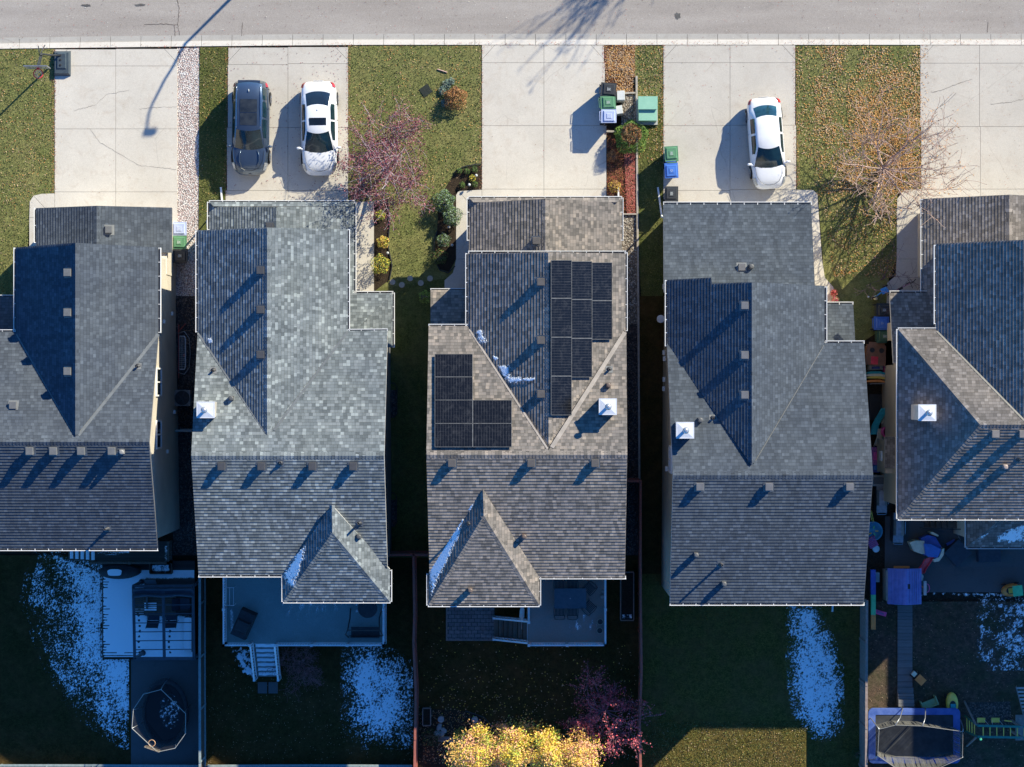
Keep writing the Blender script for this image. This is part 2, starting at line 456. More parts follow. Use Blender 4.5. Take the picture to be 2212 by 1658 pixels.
# kerb: a grey pan and a pale roll of concrete, cut every 1.57 m
for nm, b0, b1, dz, mt in (('gutter_pan', 73, 86, -.055, PAN), ('kerb', 86, 97.5, .035, CURB), ('far_kerb', -324, -299, .03, CURB)):
    mb = MB(); x = -680.0
    while x < 2900:
        x1 = x + 65.6; e = .4
        q = [P(x + e, ky(x, b0)), P(x1 - e, ky(x1, b0)), P(x1 - e, ky(x1, b1)), P(x + e, ky(x, b1))]
        top = [Vector((p.x, p.y, dz - (.05 if (nm == 'kerb' and i < 2) else 0))) for i, p in enumerate(q)][::-1]
        mb.poly(top)
        for i in range(4):
            a_, b_ = top[i], top[(i + 1) % 4]; dn = Vector((0, 0, -.12)); mb.poly([a_ + dn, b_ + dn, b_, a_])
        x = x1
    mb.build(nm, mt)['kind'] = 'structure'
def Q(x0, y0, x1, y1): return [(x0, y0), (x1, y0), (x1, y1), (x0, y1)]
# lawns and beds
sheet('front_lawn', [(-600, 108), (118, 106), (118, 418), (90, 420), (70, 428), (63, 445), (60, 540), (40, 700), (-600, 700)], .0, LAWNY)
sheet('gravel_strip', [(383, 104), (431, 103), (430, 330), (428, 520), (430, 640), (380, 640), (381, 450)], -.02, GRAV)
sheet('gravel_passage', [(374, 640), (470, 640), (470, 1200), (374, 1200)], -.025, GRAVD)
sheet('lawn_strip', [(431, 103), (493, 102), (490, 330), (487, 436), (490, 640), (429, 640), (429, 520)], .0, LAWN)
sheet('front_lawn', [(752, 99), (1041, 98), (1041, 408), (985, 412), (985, 620), (962, 640), (850, 655), (848, 636), (808, 632), (808, 436), (752, 436)], .0, LAWNY)
sheet('side_lawn', [(808, 625), (975, 600), (962, 640), (945, 700), (945, 1205), (840, 1205), (840, 655)], .004, LAWN)
sheet('garden_bed', [(982, 375), (1010, 362), (1040, 358), (1041, 410), (985, 412), (984, 450), (985, 560), (970, 588), (950, 582), (938, 560), (944, 500), (948, 440), (960, 410)], .03, SOIL)
sheet('garden_bed', [(808, 436), (838, 430), (842, 480), (838, 530), (846, 575), (840, 606), (808, 630)], .02, SOIL)
sheet('verge_bed', [(1305, 98), (1433, 98), (1433, 232), (1378, 236), (1376, 170), (1368, 158), (1366, 236), (1312, 200)], .0, LAWNY)
sheet('leafy_verge', [(1304, 98), (1372, 98), (1370, 205), (1340, 203), (1310, 205)], .008, MULCH)
sheet('lawn_strip', [(1374, 225), (1433, 225), (1433, 640), (1385, 640), (1376, 500), (1376, 340)], .004, LAWN)
sheet('gravel_pad', [(1342, 203), (1372, 203), (1374, 300), (1342, 290)], .01, GRAVT)
sheet('mulch_bed', [(1311, 285), (1374, 285), (1374, 462), (1311, 462)], .0, MULCH)
sheet('gravel_strip', [(1311, 463), (1376, 463), (1378, 700), (1330, 700), (1330, 560), (1311, 560)], .0, GRAVT)
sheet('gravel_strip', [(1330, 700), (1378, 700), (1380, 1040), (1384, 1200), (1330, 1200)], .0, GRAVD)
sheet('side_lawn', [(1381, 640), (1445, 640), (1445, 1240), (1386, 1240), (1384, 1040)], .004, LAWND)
sheet('front_lawn', [(1718, 98), (1987, 98), (1990, 408), (1953, 410), (1939, 420), (1937, 560), (1920, 600), (1918, 640), (1905, 700), (1880, 760), (1800, 760), (1805, 638), (1800, 620), (1780, 600), (1768, 430), (1760, 412), (1722, 410)], .0, LAWNY)
sheet('side_passage', [(1830, 760), (1925, 700), (1930, 1300), (1830, 1300)], .004, SOIL)
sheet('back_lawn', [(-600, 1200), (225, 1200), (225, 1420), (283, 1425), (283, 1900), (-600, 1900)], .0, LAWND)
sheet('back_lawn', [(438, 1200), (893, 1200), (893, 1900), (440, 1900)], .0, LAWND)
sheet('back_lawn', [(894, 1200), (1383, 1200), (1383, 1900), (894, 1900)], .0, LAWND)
sheet('back_lawn', [(1384, 1240), (1857, 1240), (1857, 1900), (1384, 1900)], .0, lawn('lawn_grass_back', [(.022, .019, .005), (.08, .068, .016), (.16, .13, .035), (.34, .27, .09), (.14, .09, .035)], .7))
sheet('back_yard', [(1858, 1300), (2700, 1300), (2700, 1900), (1858, 1900)], .0, MUD)
sheet('garden_bed', [(905, 1536), (935, 1532), (1000, 1536), (1040, 1550), (1075, 1585), (1090, 1620), (1090, 1700), (905, 1700)], .02, SOIL)
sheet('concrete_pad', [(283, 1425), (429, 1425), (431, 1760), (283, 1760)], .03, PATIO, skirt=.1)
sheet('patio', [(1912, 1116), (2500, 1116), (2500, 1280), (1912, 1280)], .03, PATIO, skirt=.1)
sheet('far_lawn', [(-3500, 106), (-600, 106), (-600, 1900), (-3500, 1900)], -.01, LAWN)
sheet('far_lawn', [(2250, 98), (5500, 98), (5500, 700), (2250, 700)], -.01, LAWN)
sheet('far_lawn', [(-3500, 1900), (5500, 1900), (5500, 4200), (-3500, 4200)], -.01, LAWN)
# driveways
slabs('driveway', [Q(118, 107, 250, 143), Q(250, 106, 383, 143), Q(118, 143, 250, 279), Q(250, 143, 383, 279), Q(118, 279, 250, 415), Q(250, 279, 383, 415), Q(118, 415, 250, 520), Q(250, 415, 383, 520)], CONC)
slabs('path', [[(72, 423), (90, 419), (118, 418), (118, 450), (97, 450)], [(72, 423), (97, 450), (118, 452), (118, 470), (63, 470), (64, 436)], Q(63, 470, 118, 560)], CONC)
slabs('driveway', [Q(493, 103, 622, 140), Q(622, 102, 752, 138), Q(492, 140, 622, 276), Q(622, 138, 752, 276), Q(490, 276, 622, 412), Q(622, 276, 752, 412), Q(487, 412, 622, 500), Q(622, 412, 752, 500)], CONC2)
slabs('path', [Q(752, 436, 808, 530), Q(752, 530, 808, 632), Q(752, 632, 846, 700)], CONC)
slabs('driveway', [Q(1041, 98, 1175, 136), Q(1175, 98, 1305, 136), Q(1041, 136, 1175, 272), Q(1175, 136, 1307, 272), Q(1041, 272, 1175, 409), Q(1175, 272, 1310, 409), Q(1041, 409, 1175, 500), Q(1175, 409, 1310, 500)], CONC)
slabs('path', [[(1041, 410), (1041, 440), (1008, 433), (990, 413)], [(990, 413), (1008, 433), (1041, 442), (1041, 463), (985, 463), (985, 422)], Q(985, 463, 1041, 560), [(985, 560), (1041, 560), (1041, 650), (960, 650), (960, 606), (978, 590)]], CONC)
slabs('driveway', [Q(1433, 98, 1577, 136), Q(1577, 98, 1718, 136), Q(1433, 136, 1577, 272), Q(1577, 136, 1718, 271), Q(1433, 272, 1577, 412), Q(1577, 271, 1720, 410), Q(1433, 412, 1577, 520), Q(1577, 410, 1720, 520)], CONC2)
slabs('path', [[(1720, 410), (1757, 411), (1766, 420), (1769, 463), (1720, 463)], [(1720, 463), (1769, 463), (1776, 560), (1720, 560)], [(1720, 560), (1776, 560), (1782, 600), (1800, 620), (1806, 640), (1806, 690), (1720, 690)]], CONC)
slabs('driveway', [Q(1988, 98, 2116, 137), Q(2116, 98, 2250, 137), Q(1988, 137, 2116, 274), Q(2116, 137, 2250, 274), Q(1990, 274, 2118, 409), Q(2118, 274, 2250, 409), Q(1990, 409, 2118, 500), Q(2118, 409, 2250, 500)], CONC2)
slabs('path', [[(1990, 409), (1990, 463), (1937, 463), (1938, 430), (1953, 411)], Q(1937, 463, 1995, 560), [(1937, 560), (2000, 560), (2000, 660), (1915, 660), (1916, 612), (1935, 596)]], CONC2)
# cracks in the road, dark resin lines
def crack(pts, w=.02, name='road_crack', dz=-.052, col=(.12, .09, .07)):
    mb = MB(); pp = []
    for (a, b) in zip(pts, pts[1:]):
        n = max(2, int(math.dist(a, b) / 4))
        for i in range(n): pp.append((a[0] + (b[0] - a[0]) * i / n + random.uniform(-1.1, 1.1), a[1] + (b[1] - a[1]) * i / n + random.uniform(-1.1, 1.1)))
    pp.append(pts[-1]); v = [P(x, y) for x, y in pp]; L = []; Rr = []
    for i, p in enumerate(v):
        d = (v[min(i + 1, len(v) - 1)] - v[max(0, i - 1)]).normalized(); nn = Vector((-d.y, d.x, 0)) * w * random.uniform(.3, .8)
        L.append(p + nn); Rr.append(p - nn)
    for i in range(len(v) - 1):
        mb.poly([(Rr[i].x, Rr[i].y, dz), (Rr[i + 1].x, Rr[i + 1].y, dz), (L[i + 1].x, L[i + 1].y, dz), (L[i].x, L[i].y, dz)])
    return mb.build(name, M('crack_dark', col, None, 8, .95))
for c_ in ([(379, -10), (387, 20), (383, 52), (388, 76)], [(312, 54), (350, 52), (384, 54)], [(376, 56), (378, 78)], [(523, 48), (521, 78)], [(2134, 48), (2134, 70)]):
    crack(c_)['kind'] = 'structure'
for c_ in ([(195, 280), (215, 308), (262, 335), (300, 358), (380, 367)], [(160, 240), (205, 228), (232, 205), (280, 195)], [(300, 236), (340, 233), (382, 231)]):
    crack(c_, .009, 'driveway_crack', .0375)['kind'] = 'structure'
crack([(2010, 200), (2040, 194), (2070, 180), (2100, 172)], .012, 'driveway_crack', .0375)['kind'] = 'structure'
crack([(2140, 226), (2180, 222), (2212, 214)], .012, 'driveway_crack', .0375)['kind'] = 'structure'
def stain(cx, cy, rx, ry, name='oil_stain', dz=-.05):
    mb = MB(); pts = []
    for k in range(22):
        a = k / 22 * 6.2832; r = random.uniform(.65, 1.15); p = P(cx + rx * r * math.cos(a), cy + ry * r * math.sin(a)); pts.append((p.x, p.y, dz))
    mb.poly(pts[::-1]); mb.build(name, M('oil_dark', (.07, .065, .06), (.12, .115, .11), 3, .6))['kind'] = 'structure'
stain(1464, 35, 7, 8); stain(186, 12, 12, 3); stain(301, 11, 12, 3)
# ---------- houses ----------
SH = {
 1: shingle_mat('shingle_charcoal', [(0, (.085, .088, .097)), (.25, (.105, .108, .118)), (.5, (.13, .133, .143)), (.75, (.155, .158, .168)), (.93, (.20, .205, .215))], tint=(.80, .92, 1.05)),
 2: shingle_mat('shingle_blue_grey', [(0, (.105, .115, .12)), (.2, (.155, .167, .172)), (.45, (.20, .213, .218)), (.64, (.25, .26, .265)), (.84, (.375, .39, .385))], tint=(1.11, 1.17, 1.19)),
 3: shingle_mat('shingle_brown', [(0, (.085, .078, .072)), (.25, (.14, .125, .112)), (.5, (.185, .162, .145)), (.72, (.235, .20, .175)), (.9, (.29, .245, .205))], tint=(1.70, 1.72, 1.72)),
 4: shingle_mat('shingle_slate', [(0, (.10, .105, .113)), (.25, (.122, .127, .136)), (.5, (.148, .153, .163)), (.72, (.178, .184, .195)), (.9, (.225, .23, .24))], tint=(.78, .89, 1.0)),
 5: shingle_mat('shingle_weathered', [(0, (.13, .118, .105)), (.25, (.175, .16, .145)), (.5, (.22, .20, .182)), (.72, (.28, .258, .238)), (.88, (.34, .315, .29))], tint=(1.35, 1.31, 1.29))}
VAL = {1: (.16, .17, .18), 2: (.13, .14, .15), 3: (.33, .29, .26), 4: (.11, .115, .12), 5: (.2, .19, .17)}
def fx(x, y, z=0): return P(x, y, 0).x
def gable_block(mb, x0, x1, y0, y1, ze, zr, axis, z0=-2.2):
    a, b = P(x0, y0), P(x1, y1); X0, X1, Y1, Y0 = a.x, b.x, a.y, b.y
    ze -= .12; zr -= .24
    if axis == 'x':
        ym = (Y0 + Y1) / 2; pr = [(Y0, z0), (Y1, z0), (Y1, ze), (ym, zr), (Y0, ze)]
        A = [Vector((X0, y, z)) for y, z in pr]; B = [Vector((X1, y, z)) for y, z in pr]
    else:
        xm = (X0 + X1) / 2; pr = [(X0, z0), (X1, z0), (X1, ze), (xm, zr), (X0, ze)]
        A = [Vector((x, Y1, z)) for x, z in pr]; B = [Vector((x, Y0, z)) for x, z in pr]
    mb.poly(A[::-1] if axis == 'y' else A); mb.poly(B if axis == 'y' else B[::-1])
    for i in range(5):
        j = (i + 1) % 5; mb.poly([A[i], A[j], B[j], B[i]])
def block(mb, x0, x1, y0, y1, z1, z0=-2.2):
    a, b = P(x0, y0), P(x1, y1); mb.bx((a.x, b.y, z0), (b.x, a.y, z1))
def siding(name, col):
    m, t, b = nt(name); v = pos_(t); sp = N(t, 'ShaderNodeSeparateXYZ'); t.links.new(v, sp.inputs[0])
    fr = math_(t, 'FRACT', math_(t, 'DIVIDE', sp.outputs[2], .11))
    c = mix_(t, math_(t, 'MULTIPLY', math_(t, 'LESS_THAN', fr, .1), .4), col, tuple(x * .35 for x in col))
    c = mix_(t, 1.0, c, ramp_(t, noise_(t, v, .8, 5), [(.3, .88), (.7, 1.08)]), 'MULTIPLY')
    t.links.new(c, b.inputs['Base Color']); b.inputs['Roughness'].default_value = .6
    bump_(t, b, fr, .5, .012); return m
class House:
    def __init__(s, k, label, tx, ty, wallcol, shing):
        s.k = k; s.sm = SH[shing]; s.sh = shing
        s.root = thing('house', label, 'house', tuple(P(tx, ty)), 0, 'detached houses in the row')
        s.fas = M('fascia_%s' % k, (.62, .60, .58) if k in (2, 3, 5, 4) else (.16, .16, .17), None, 3, .6)
        s.pl = {}; s.roofs = {}; s.mb = {}
        s.wm = siding('siding_%s' % k, wallcol); s.n = {}
    def plane(s, key, a, b, c): s.pl[key] = plane3(a, b, c)
    def face(s, roof, key, pts, step=.018):
        mb = s.mb.setdefault(roof, MB())
        shingle_face(mb, s.pl[key], [hit(s.pl[key], x, y) for x, y in pts], .2, step)
    def cap(s, roof, k1, k2, a, b, w=.15):
        p1, p2 = hit(s.pl[k1], *a), hit(s.pl[k1], *b)
        ridge_cap(s.mb[roof], p1, p2, s.pl[k1][0], s.pl[k2][0], w)
    def finish(s):
        for r, mb in s.mb.items(): s.roofs[r] = BW(mb, r, [s.sm, s.fas], s.root)
    def walls(s, fn, name='wall'):
        mb = MB(); fn(mb); BW(mb, name, s.wm, s.root)
    def valley(s, key, a, b, w=.09):
        pl = s.pl[key]; A, B = hit(pl, *a, .024), hit(pl, *b, .024); mb = MB()
        d = (B - A).normalized(); sd = pl[0].cross(d) * w; n = max(2, int((B - A).length / .5))
        for i in range(n):
            p = A + (B - A) * i / n; q = A + (B - A) * (i + 1) / n; j = Vector((0, 0, .002 * (i % 2)))
            mb.poly([p - sd + j, q - sd + j, q + sd + j, p + sd + j])
        o = BW(mb, 'valley_flashing', M('valley_%d' % s.sh, VAL[s.sh], tuple(c * .75 for c in VAL[s.sh]), 3, .6, .2), s.root)
        for f in o.data.polygons:
            if f.normal.z < 0: o.data.flip_normals(); break
    def gutter(s, pts, z, out=1, w=.125, mat=None):
        """out = +1: outside lies to the left of the travel direction in plan (x right, y up)"""
        mb = MB(); v = [P(x, y, z) for x, y in pts]
        for a, b in zip(v, v[1:]):
            d = (b - a).normalized(); n = Vector((-d.y, d.x, 0)) * out
            A, B = a - n * .07, b - n * .07
            lo = Vector((0, 0, -.12))
            mb.poly([A + lo, B + lo, B + lo + n * w, A + lo + n * w], None, 1)
            mb.poly([A + lo * 1.05, B + lo * 1.05, B + lo * 1.05 + n * w, A + lo * 1.05 + n * w], None, 0)
            mb.bar(A + n * (w + .012) + lo * .5 + Vector((0, 0, .02)) - d * .012, B + n * (w + .012) + lo * .5 + Vector((0, 0, .02)) + d * .012, .03, .15, 0)
            mb.bar(A - n * .012 + lo * .5, B - n * .012 + lo * .5, .02, .13, 1)
            L = (b - a).length; k = max(1, int(L / .62))
            for i in range(k + 1):
                c = A + d * (L * (i + .02) / (k + .04)); mb.bar(c + Vector((0, 0, .015)), c + n * w + Vector((0, 0, .015)), .03, .014, 0)
        BW(mb, 'gutter', [mat or WHITE, M('gutter_inside', (.10, .10, .11), (.2, .19, .18), 3, .6)], s.root)
    def vent(s, roof, key, x, y, kind='box', hgt=.24, col=None):
        p = hit(s.pl[key], x, y); n = s.pl[key][0]; mb = MB()
        if kind == 'box':
            # low flashing plate, square hood with a lip, slot under the hood
            u = Vector((n.x, n.y, 0)).normalized(); r = math.atan2(u.y, u.x)
            mb.box(p + Vector((0, 0, hgt * .3)), (.30, .30, hgt * .9), r)
            mb.box(p + Vector((0, 0, hgt * .85)), (.37, .37, .07), r, 0, .86)
            mt = M('vent_plastic_%s' % s.k, col or (.06, .06, .065), None, 5, .5)
            o = mb.build('roof_vent', mt, None, bevel=.015)
            fl = MB(); q = n.cross(Vector((0, 0, 1))).normalized(); w = n.cross(q); c = p + n * .022
            fl.poly([c - q * .25 - w * .25, c + q * .25 - w * .25, c + q * .25 + w * .25, c - q * .25 + w * .25]); off = p
            f = fl.build('flashing', M('flash_%s' % s.k, (.16, .165, .17), None, 5, .6))
        elif kind == 'hood':
            mb.box(p + Vector((0, 0, .14)), (.20, .20, .34)); mb.lathe(p + Vector((0, -.02, .29)), [(.11, -.05), (.12, .02), (.08, .06)], 12)
            o = mb.build('exhaust_hood', M('hood_%s' % s.k, col or (.22, .2, .19), None, 5, .5), None, bevel=.012); f = None
        else:
            mb.lathe(p, [(.14, -.02), (.13, .035), (.062, .05), (.055, hgt + .12), (.036, hgt + .12), (.036, hgt - .1)], 12)
            o = mb.build('vent_pipe', M('pipe_%s' % s.k, col or (.05, .05, .055), None, 5, .5), None, True); f = None
            fl = MB(); q = n.cross(Vector((0, 0, 1))).normalized(); w = n.cross(q); c = p + n * .021
            fl.poly([c - q * .17 - w * .17, c + q * .17 - w * .17, c + q * .17 + w * .17, c - q * .17 + w * .17])
            f = fl.build('flashing', M('flash_%s' % s.k, (.16, .165, .17), None, 5, .6))
        base = ploc(s.root)
        for ob in (o, f):
            if ob is None: continue
            for vv in ob.data.vertices: vv.co -= base
            ob.parent = s.root
        if f is not None: f.parent = o
        return o
    def chimney(s, key, x, y, ztop, size=.84, box=(.50, .46, .40)):
        c = P(x, y, ztop); n = s.pl[key]; m = MB()
        m.bx((c.x - size * .45, c.y - size * .42, 4.5), (c.x + size * .45, c.y + size * .42, ztop - .05))
        o = BW(m, 'chimney', M('chase_%s' % s.k, box, None, 3, .7), s.root)
        m = MB(); m.box(c - Vector((0, 0, .02)), (size, size * .92, .09)); m.box(c + Vector((0, 0, .045)), (size * .94, size * .86, .05), 0, 0, .25)
        BW(m, 'chimney_cap', M('chimney_metal', (.78, .78, .80), (.70, .70, .73), 4, .35, .25), o)
        m = MB(); q = c + Vector((0, 0, .02)); m.lathe(q, [(.10, 0), (.09, .08), (.075, .10), (.075, .36), (.15, .38), (.155, .44), (.13, .46), (.12, .50), (.05, .53)], 16)
        BW(m, 'flue', M('flue_metal', (.62, .62, .64), (.5, .5, .52), 4, .3, .6), o, smooth=True)
    def window(s, p0, p1, facing):
        """a framed window lying on a wall, p0/p1 opposite world corners; facing 'x+', 'x-'"""
        sgn = 1 if facing == 'x+' else -1; x = p0[0]
        y0, y1 = sorted((p0[1], p1[1])); z0, z1 = sorted((p0[2], p1[2])); m = MB(); e = .08; t = .07
        for a, b in (((y0 - e, z0 - e), (y1 + e, z0)), ((y0 - e, z1), (y1 + e, z1 + e)), ((y0 - e, z0), (y0, z1)), ((y1, z0), (y1 + e, z1)), (((y0 + y1) / 2 - .03, z0), ((y0 + y1) / 2 + .03, z1))):
            m.bx((x - sgn * .01, a[0], a[1]), (x + sgn * t, b[0], b[1]))
        o = BW(m, 'window', WHITE, s.root); m = MB(); m.bx((x - sgn * .01, y0 + .002, z0 + .002), (x + sgn * .03, y1 - .002, z1 - .002)); BW(m, 'pane', GLASS, o)
def openings(h, ty_f, ty_r, fronts, rears, z0=3.9, z1=5.3):
    """windows on the street and garden walls; garage doors face the street"""
    for x0, x1, kind, y in fronts + rears:
        a, b = P(x0, y), P(x1, y); sg = 1 if kind in ('garage', 'front') else -1; m = MB(); za, zb = (.02, 2.3) if kind == 'garage' else ((z0, z1) if kind != 'door' else (.0 - .9, 1.2)); Y0, Y1 = sorted((a.y - .02 * sg, a.y + .05 * sg))
        if kind == 'garage':
            for k in range(4): m.bx((a.x, Y0, za + k * .57), (b.x, Y1, za + k * .57 + .55))
            BW(m, 'garage_door', M('garage_door_cream', (.62, .60, .55), None, 3, .5), h.root); continue
        e = .08
        for q in (((a.x - e, za - e), (b.x + e, za)), ((a.x - e, zb), (b.x + e, zb + e)), ((a.x - e, za), (a.x, zb)), ((b.x, za), (b.x + e, zb)), (((a.x + b.x) / 2 - .03, za), ((a.x + b.x) / 2 + .03, zb))): m.bx((q[0][0], Y0, q[0][1]), (q[1][0], Y1, q[1][1]))
        o = BW(m, 'window', WHITE, h.root); m = MB(); m.bx((a.x + .002, Y0 + .01, za + .002), (b.x - .002, Y1 - .02, zb - .002)); BW(m, 'pane', GLASS, o)
# ----- house one (far left, cut by the frame)
h = House(1, 'charcoal-roofed house with tall cream side wall, at the left edge of the row', 240, 1148, (.62, .56, .47), 1)
h.plane('gw', (78, 450, 2.9), (78, 540, 2.9), (209, 445, 4.4)); h.plane('ge', (371, 448, 2.9), (371, 540, 2.9), (209, 445, 4.4))
h.face('garage_roof', 'gw', [(78, 450), (209, 445), (209, 590), (78, 590)]); h.face('garage_roof', 'ge', [(209, 445), (371, 449), (371, 546), (341, 546), (341, 590), (209, 590)])
h.cap('garage_roof', 'gw', 'ge', (209, 446), (209, 580), .22)
h.plane('uw', (34, 535, 6.3), (34, 700, 6.3), (163, 525, 8.84)); h.plane('ue', (342, 534, 6.3), (342, 700, 6.3), (163, 525, 8.84))
h.plane('mf', (0, 718, 6.3), (342, 718, 6.3), (163, 955, 8.9)); h.plane('mr', (0, 1185, 6.3), (340, 1185, 6.3), (163, 955, 8.9))
h.face('upper_gable_roof', 'uw', [(34, 535), (163, 525), (163, 943), (34, 717)]); h.face('upper_gable_roof', 'ue', [(163, 525), (342, 535), (342, 719), (163, 943)])
h.cap('upper_gable_roof', 'uw', 'ue', (163, 526), (163, 940), .2)
h.face('main_roof', 'mf', [(-160, 717), (34, 717), (163, 943), (342, 719), (322, 955), (-160, 955)]); h.face('main_roof', 'mr', [(-160, 955), (322, 955), (341, 1185), (-160, 1185)])
h.cap('main_roof', 'mr', 'mf', (-150, 955), (322, 955), .18)
h.plane('po', (0, 640, 3.0), (36, 640, 3.0), (0, 717, 3.8)); h.face('porch_roof', 'po', [(-80, 641), (38, 641), (38, 722), (-80, 722)])
h.valley('mf', (341, 722), (168, 940), .11); h.valley('mf', (36, 722), (160, 938), .05)
def w_(mb):
    gable_block(mb, -120, 380, 742, 1146, 6.3, 8.9, 'x'); gable_block(mb, 112, 379.6, 568, 790, 6.3, 8.84, 'y'); gable_block(mb, 118, 381, 478, 600, 2.95, 4.4, 'y'); block(mb, -60, 110, 700, 760, 2.9)
h.walls(w_)
for pts, z, o_ in (([(-160, 1187), (341, 1187)], 6.28, -1), ([(344, 536), (344, 719)], 6.28, 1), ([(33, 536), (33, 717)], 6.28, -1), ([(-80, 641), (34, 641)], 2.98, 1), ([(-80, 716), (34, 716)], 6.26, 1), ([(77, 450), (77, 525)], 2.88, -1)): h.gutter(pts, z, o_)
for y_ in (590, 676, 803): h.vent('', 'uw', 147, y_, col=(.15, .15, .15))
for x_ in (66, 117, 177, 243): h.vent('', 'mr', x_, 975, hgt=.3, col=(.10, .10, .105))
h.vent('', 'mr', 265, 976, 'hood', col=(.3, .28, .26)); h.vent('', 'ge', 236, 497, hgt=.2); h.vent('', 'mf', 298, 792, 'pipe', .12); h.vent('', 'mf', 29, 876, 'box', .16, (.06, .06, .06)); h.vent('', 'mr', 233, 1142, 'pipe', .62, (.3, .24, .2))
wx = P(380, 0).x
for ya, yb in ((800, 852), (907, 960)): h.window((wx, P(0, ya).y, 4.5), (wx, P(0, yb).y, 5.7), 'x+')
for y_, z_ in ((700, 3.6), (972, 2.6), (680, 1.3), (890, .6)): mb = MB(); p = P(380, y_); mb.bx((wx, p.y - .09, z_), (wx + .10, p.y + .09, z_ + .18)); BW(mb, 'wall_vent', WHITE, h.root)
h.finish(); openings(h, 0, 0, [(150, 350, 'garage', 478), (180, 300, 'front', 568)], [(60, 120, 'rear', 1146), (230, 300, 'rear', 1146)]); H1 = h
# ----- house two
h = House(2, 'house under mottled blue-grey shingles with a raised teal deck behind it', 655, 1200, (.20, .20, .21), 2)
h.plane('gf', (452, 437, 2.9), (765, 437, 2.9), (600, 452, 3.25)); h.plane('gw', (452, 450, 2.9), (452, 540, 2.9), (597, 448, 4.45)); h.plane('ge', (765, 450, 2.9), (765, 540, 2.9), (597, 448, 4.45))
h.face('garage_roof', 'gf', [(452, 437), (765, 437), (757, 446), (461, 446)])
h.face('garage_roof', 'gw', [(452, 437), (461, 447), (597, 447), (597, 540), (452, 540)]); h.face('garage_roof', 'ge', [(597, 447), (757, 447), (765, 437), (765, 640), (745, 640), (745, 540), (597, 540)])
h.cap('garage_roof', 'gw', 'ge', (597, 450), (597, 530), .2)
h.plane('uw', (427, 498, 6.3), (427, 700, 6.3), (577, 492, 8.37)); h.plane('ue', (751, 496, 6.3), (751, 700, 6.3), (577, 492, 8.37))
h.plane('mf', (427, 716, 6.3), (837, 716, 6.3), (620, 985, 8.75)); h.plane('mr', (427, 1242, 6.3), (837, 1242, 6.3), (620, 985, 8.75))
h.face('upper_gable_roof', 'uw', [(427, 498), (577, 492), (577, 940), (427, 716)]); h.face('upper_gable_roof', 'ue', [(577, 492), (751, 496), (751, 714), (577, 940)])
h.cap('upper_gable_roof', 'uw', 'ue', (577, 494), (577, 936), .2)
h.face('main_roof', 'mf', [(427, 718), (577, 940), (751, 715), (837, 714), (830, 985), (413, 985)])
h.face('main_roof', 'mr', [(413, 985), (830, 985), (837, 1228), (717, 1095), (612, 1242), (429, 1243)])
h.cap('main_roof', 'mr', 'mf', (414, 985), (830, 985), .19)
h.plane('bw', (612, 1245, 6.3), (612, 1300, 6.3), (718, 1151, 8.0)); h.plane('be', (842, 1245, 6.3), (842, 1300, 6.3), (718, 1151, 8.0)); h.plane('bs', (612, 1300, 6.3), (842, 1300, 6.3), (718, 1151, 8.0))
h.face('hip_roof', 'bw', [(717, 1092), (718, 1151), (612, 1300), (612, 1243)]); h.face('hip_roof', 'be', [(717, 1092), (842, 1230), (842, 1300), (718, 1151)]); h.face('hip_roof', 'bs', [(718, 1151), (842, 1300), (612, 1300)])
h.cap('hip_roof', 'bs', 'bw', (613, 1299), (718, 1151)); h.cap('hip_roof', 'bs', 'be', (841, 1299), (718, 1151)); h.cap('hip_roof', 'bw', 'be', (717, 1092), (718, 1151))
h.plane('pn', (760, 634, 2.95), (848, 634, 2.95), (765, 712, 3.8)); h.plane('pe', (848, 634, 2.95), (848, 750, 2.95), (770, 712, 3.75))
h.face('porch_roof', 'pn', [(745, 634), (848, 634), (770, 712), (770, 722), (745, 722)]); h.face('porch_roof', 'pe', [(848, 634), (848, 751), (770, 751), (770, 712)])
h.valley('mf', (750, 718), (592, 930), .055); h.valley('mf', (429, 722), (575, 936), .05)
def w_(mb):
    gable_block(mb, 479, 843, 738, 1200, 6.3, 8.72, 'x'); gable_block(mb, 481, 760, 530, 790, 6.3, 8.35, 'y'); gable_block(mb, 482, 765, 463, 560, 2.95, 4.42, 'y'); block(mb, 640, 838, 1195, 1258, 6.2); block(mb, 750, 838, 712, 760, 2.8)
h.walls(w_)
for pts, z, o_ in (([(429, 1244), (612, 1244), (612, 1300), (843, 1300), (843, 1232)], 6.28, -1), ([(452, 437), (766, 437), (766, 633), (849, 633), (849, 751)], 2.9, 1), ([(752, 496), (752, 715), (837, 714)], 6.28, 1), ([(426, 499), (426, 718)], 6.28, -1), ([(451, 437), (451, 497)], 2.9, -1)): h.gutter(pts, z, o_)
for y_ in (583, 668, 765): h.vent('', 'uw', 563, y_ + 2, hgt=.19)
for x_ in (479, 565, 675, 763): h.vent('', 'mr', x_, 1008, hgt=.22)
h.vent('', 'mf', 461, 801, 'pipe', .12); h.vent('', 'mf', 501, 860, 'hood', col=(.1, .1, .1)); h.vent('', 'mr', 777, 1130, 'pipe', .5, (.5, .46, .45)); h.vent('', 'mr', 776, 1158, 'hood', col=(.07, .07, .08)); h.vent('', 'gw', 583, 490, hgt=.2); h.vent('', 'mr', 606, 1000, 'pipe', .03, (.5, .5, .5))
h.chimney('mf', 444, 886, 8.75)
mb = MB(); mb.bar(G(477, 405, .05), G(480, 437, .06), .09, .07); mb.bar(G(480, 437, .06), G(481, 440, 2.6), .08, .07); BW(mb, 'downspout', WHITE, h.root)
mb = MB(); mb.bar(P(447, 478, .4), P(447, 478, 2.7), .09, .07); mb.bar(P(447, 478, .4), P(449, 495, .15), .09, .07); BW(mb, 'downspout', WHITE, h.root)
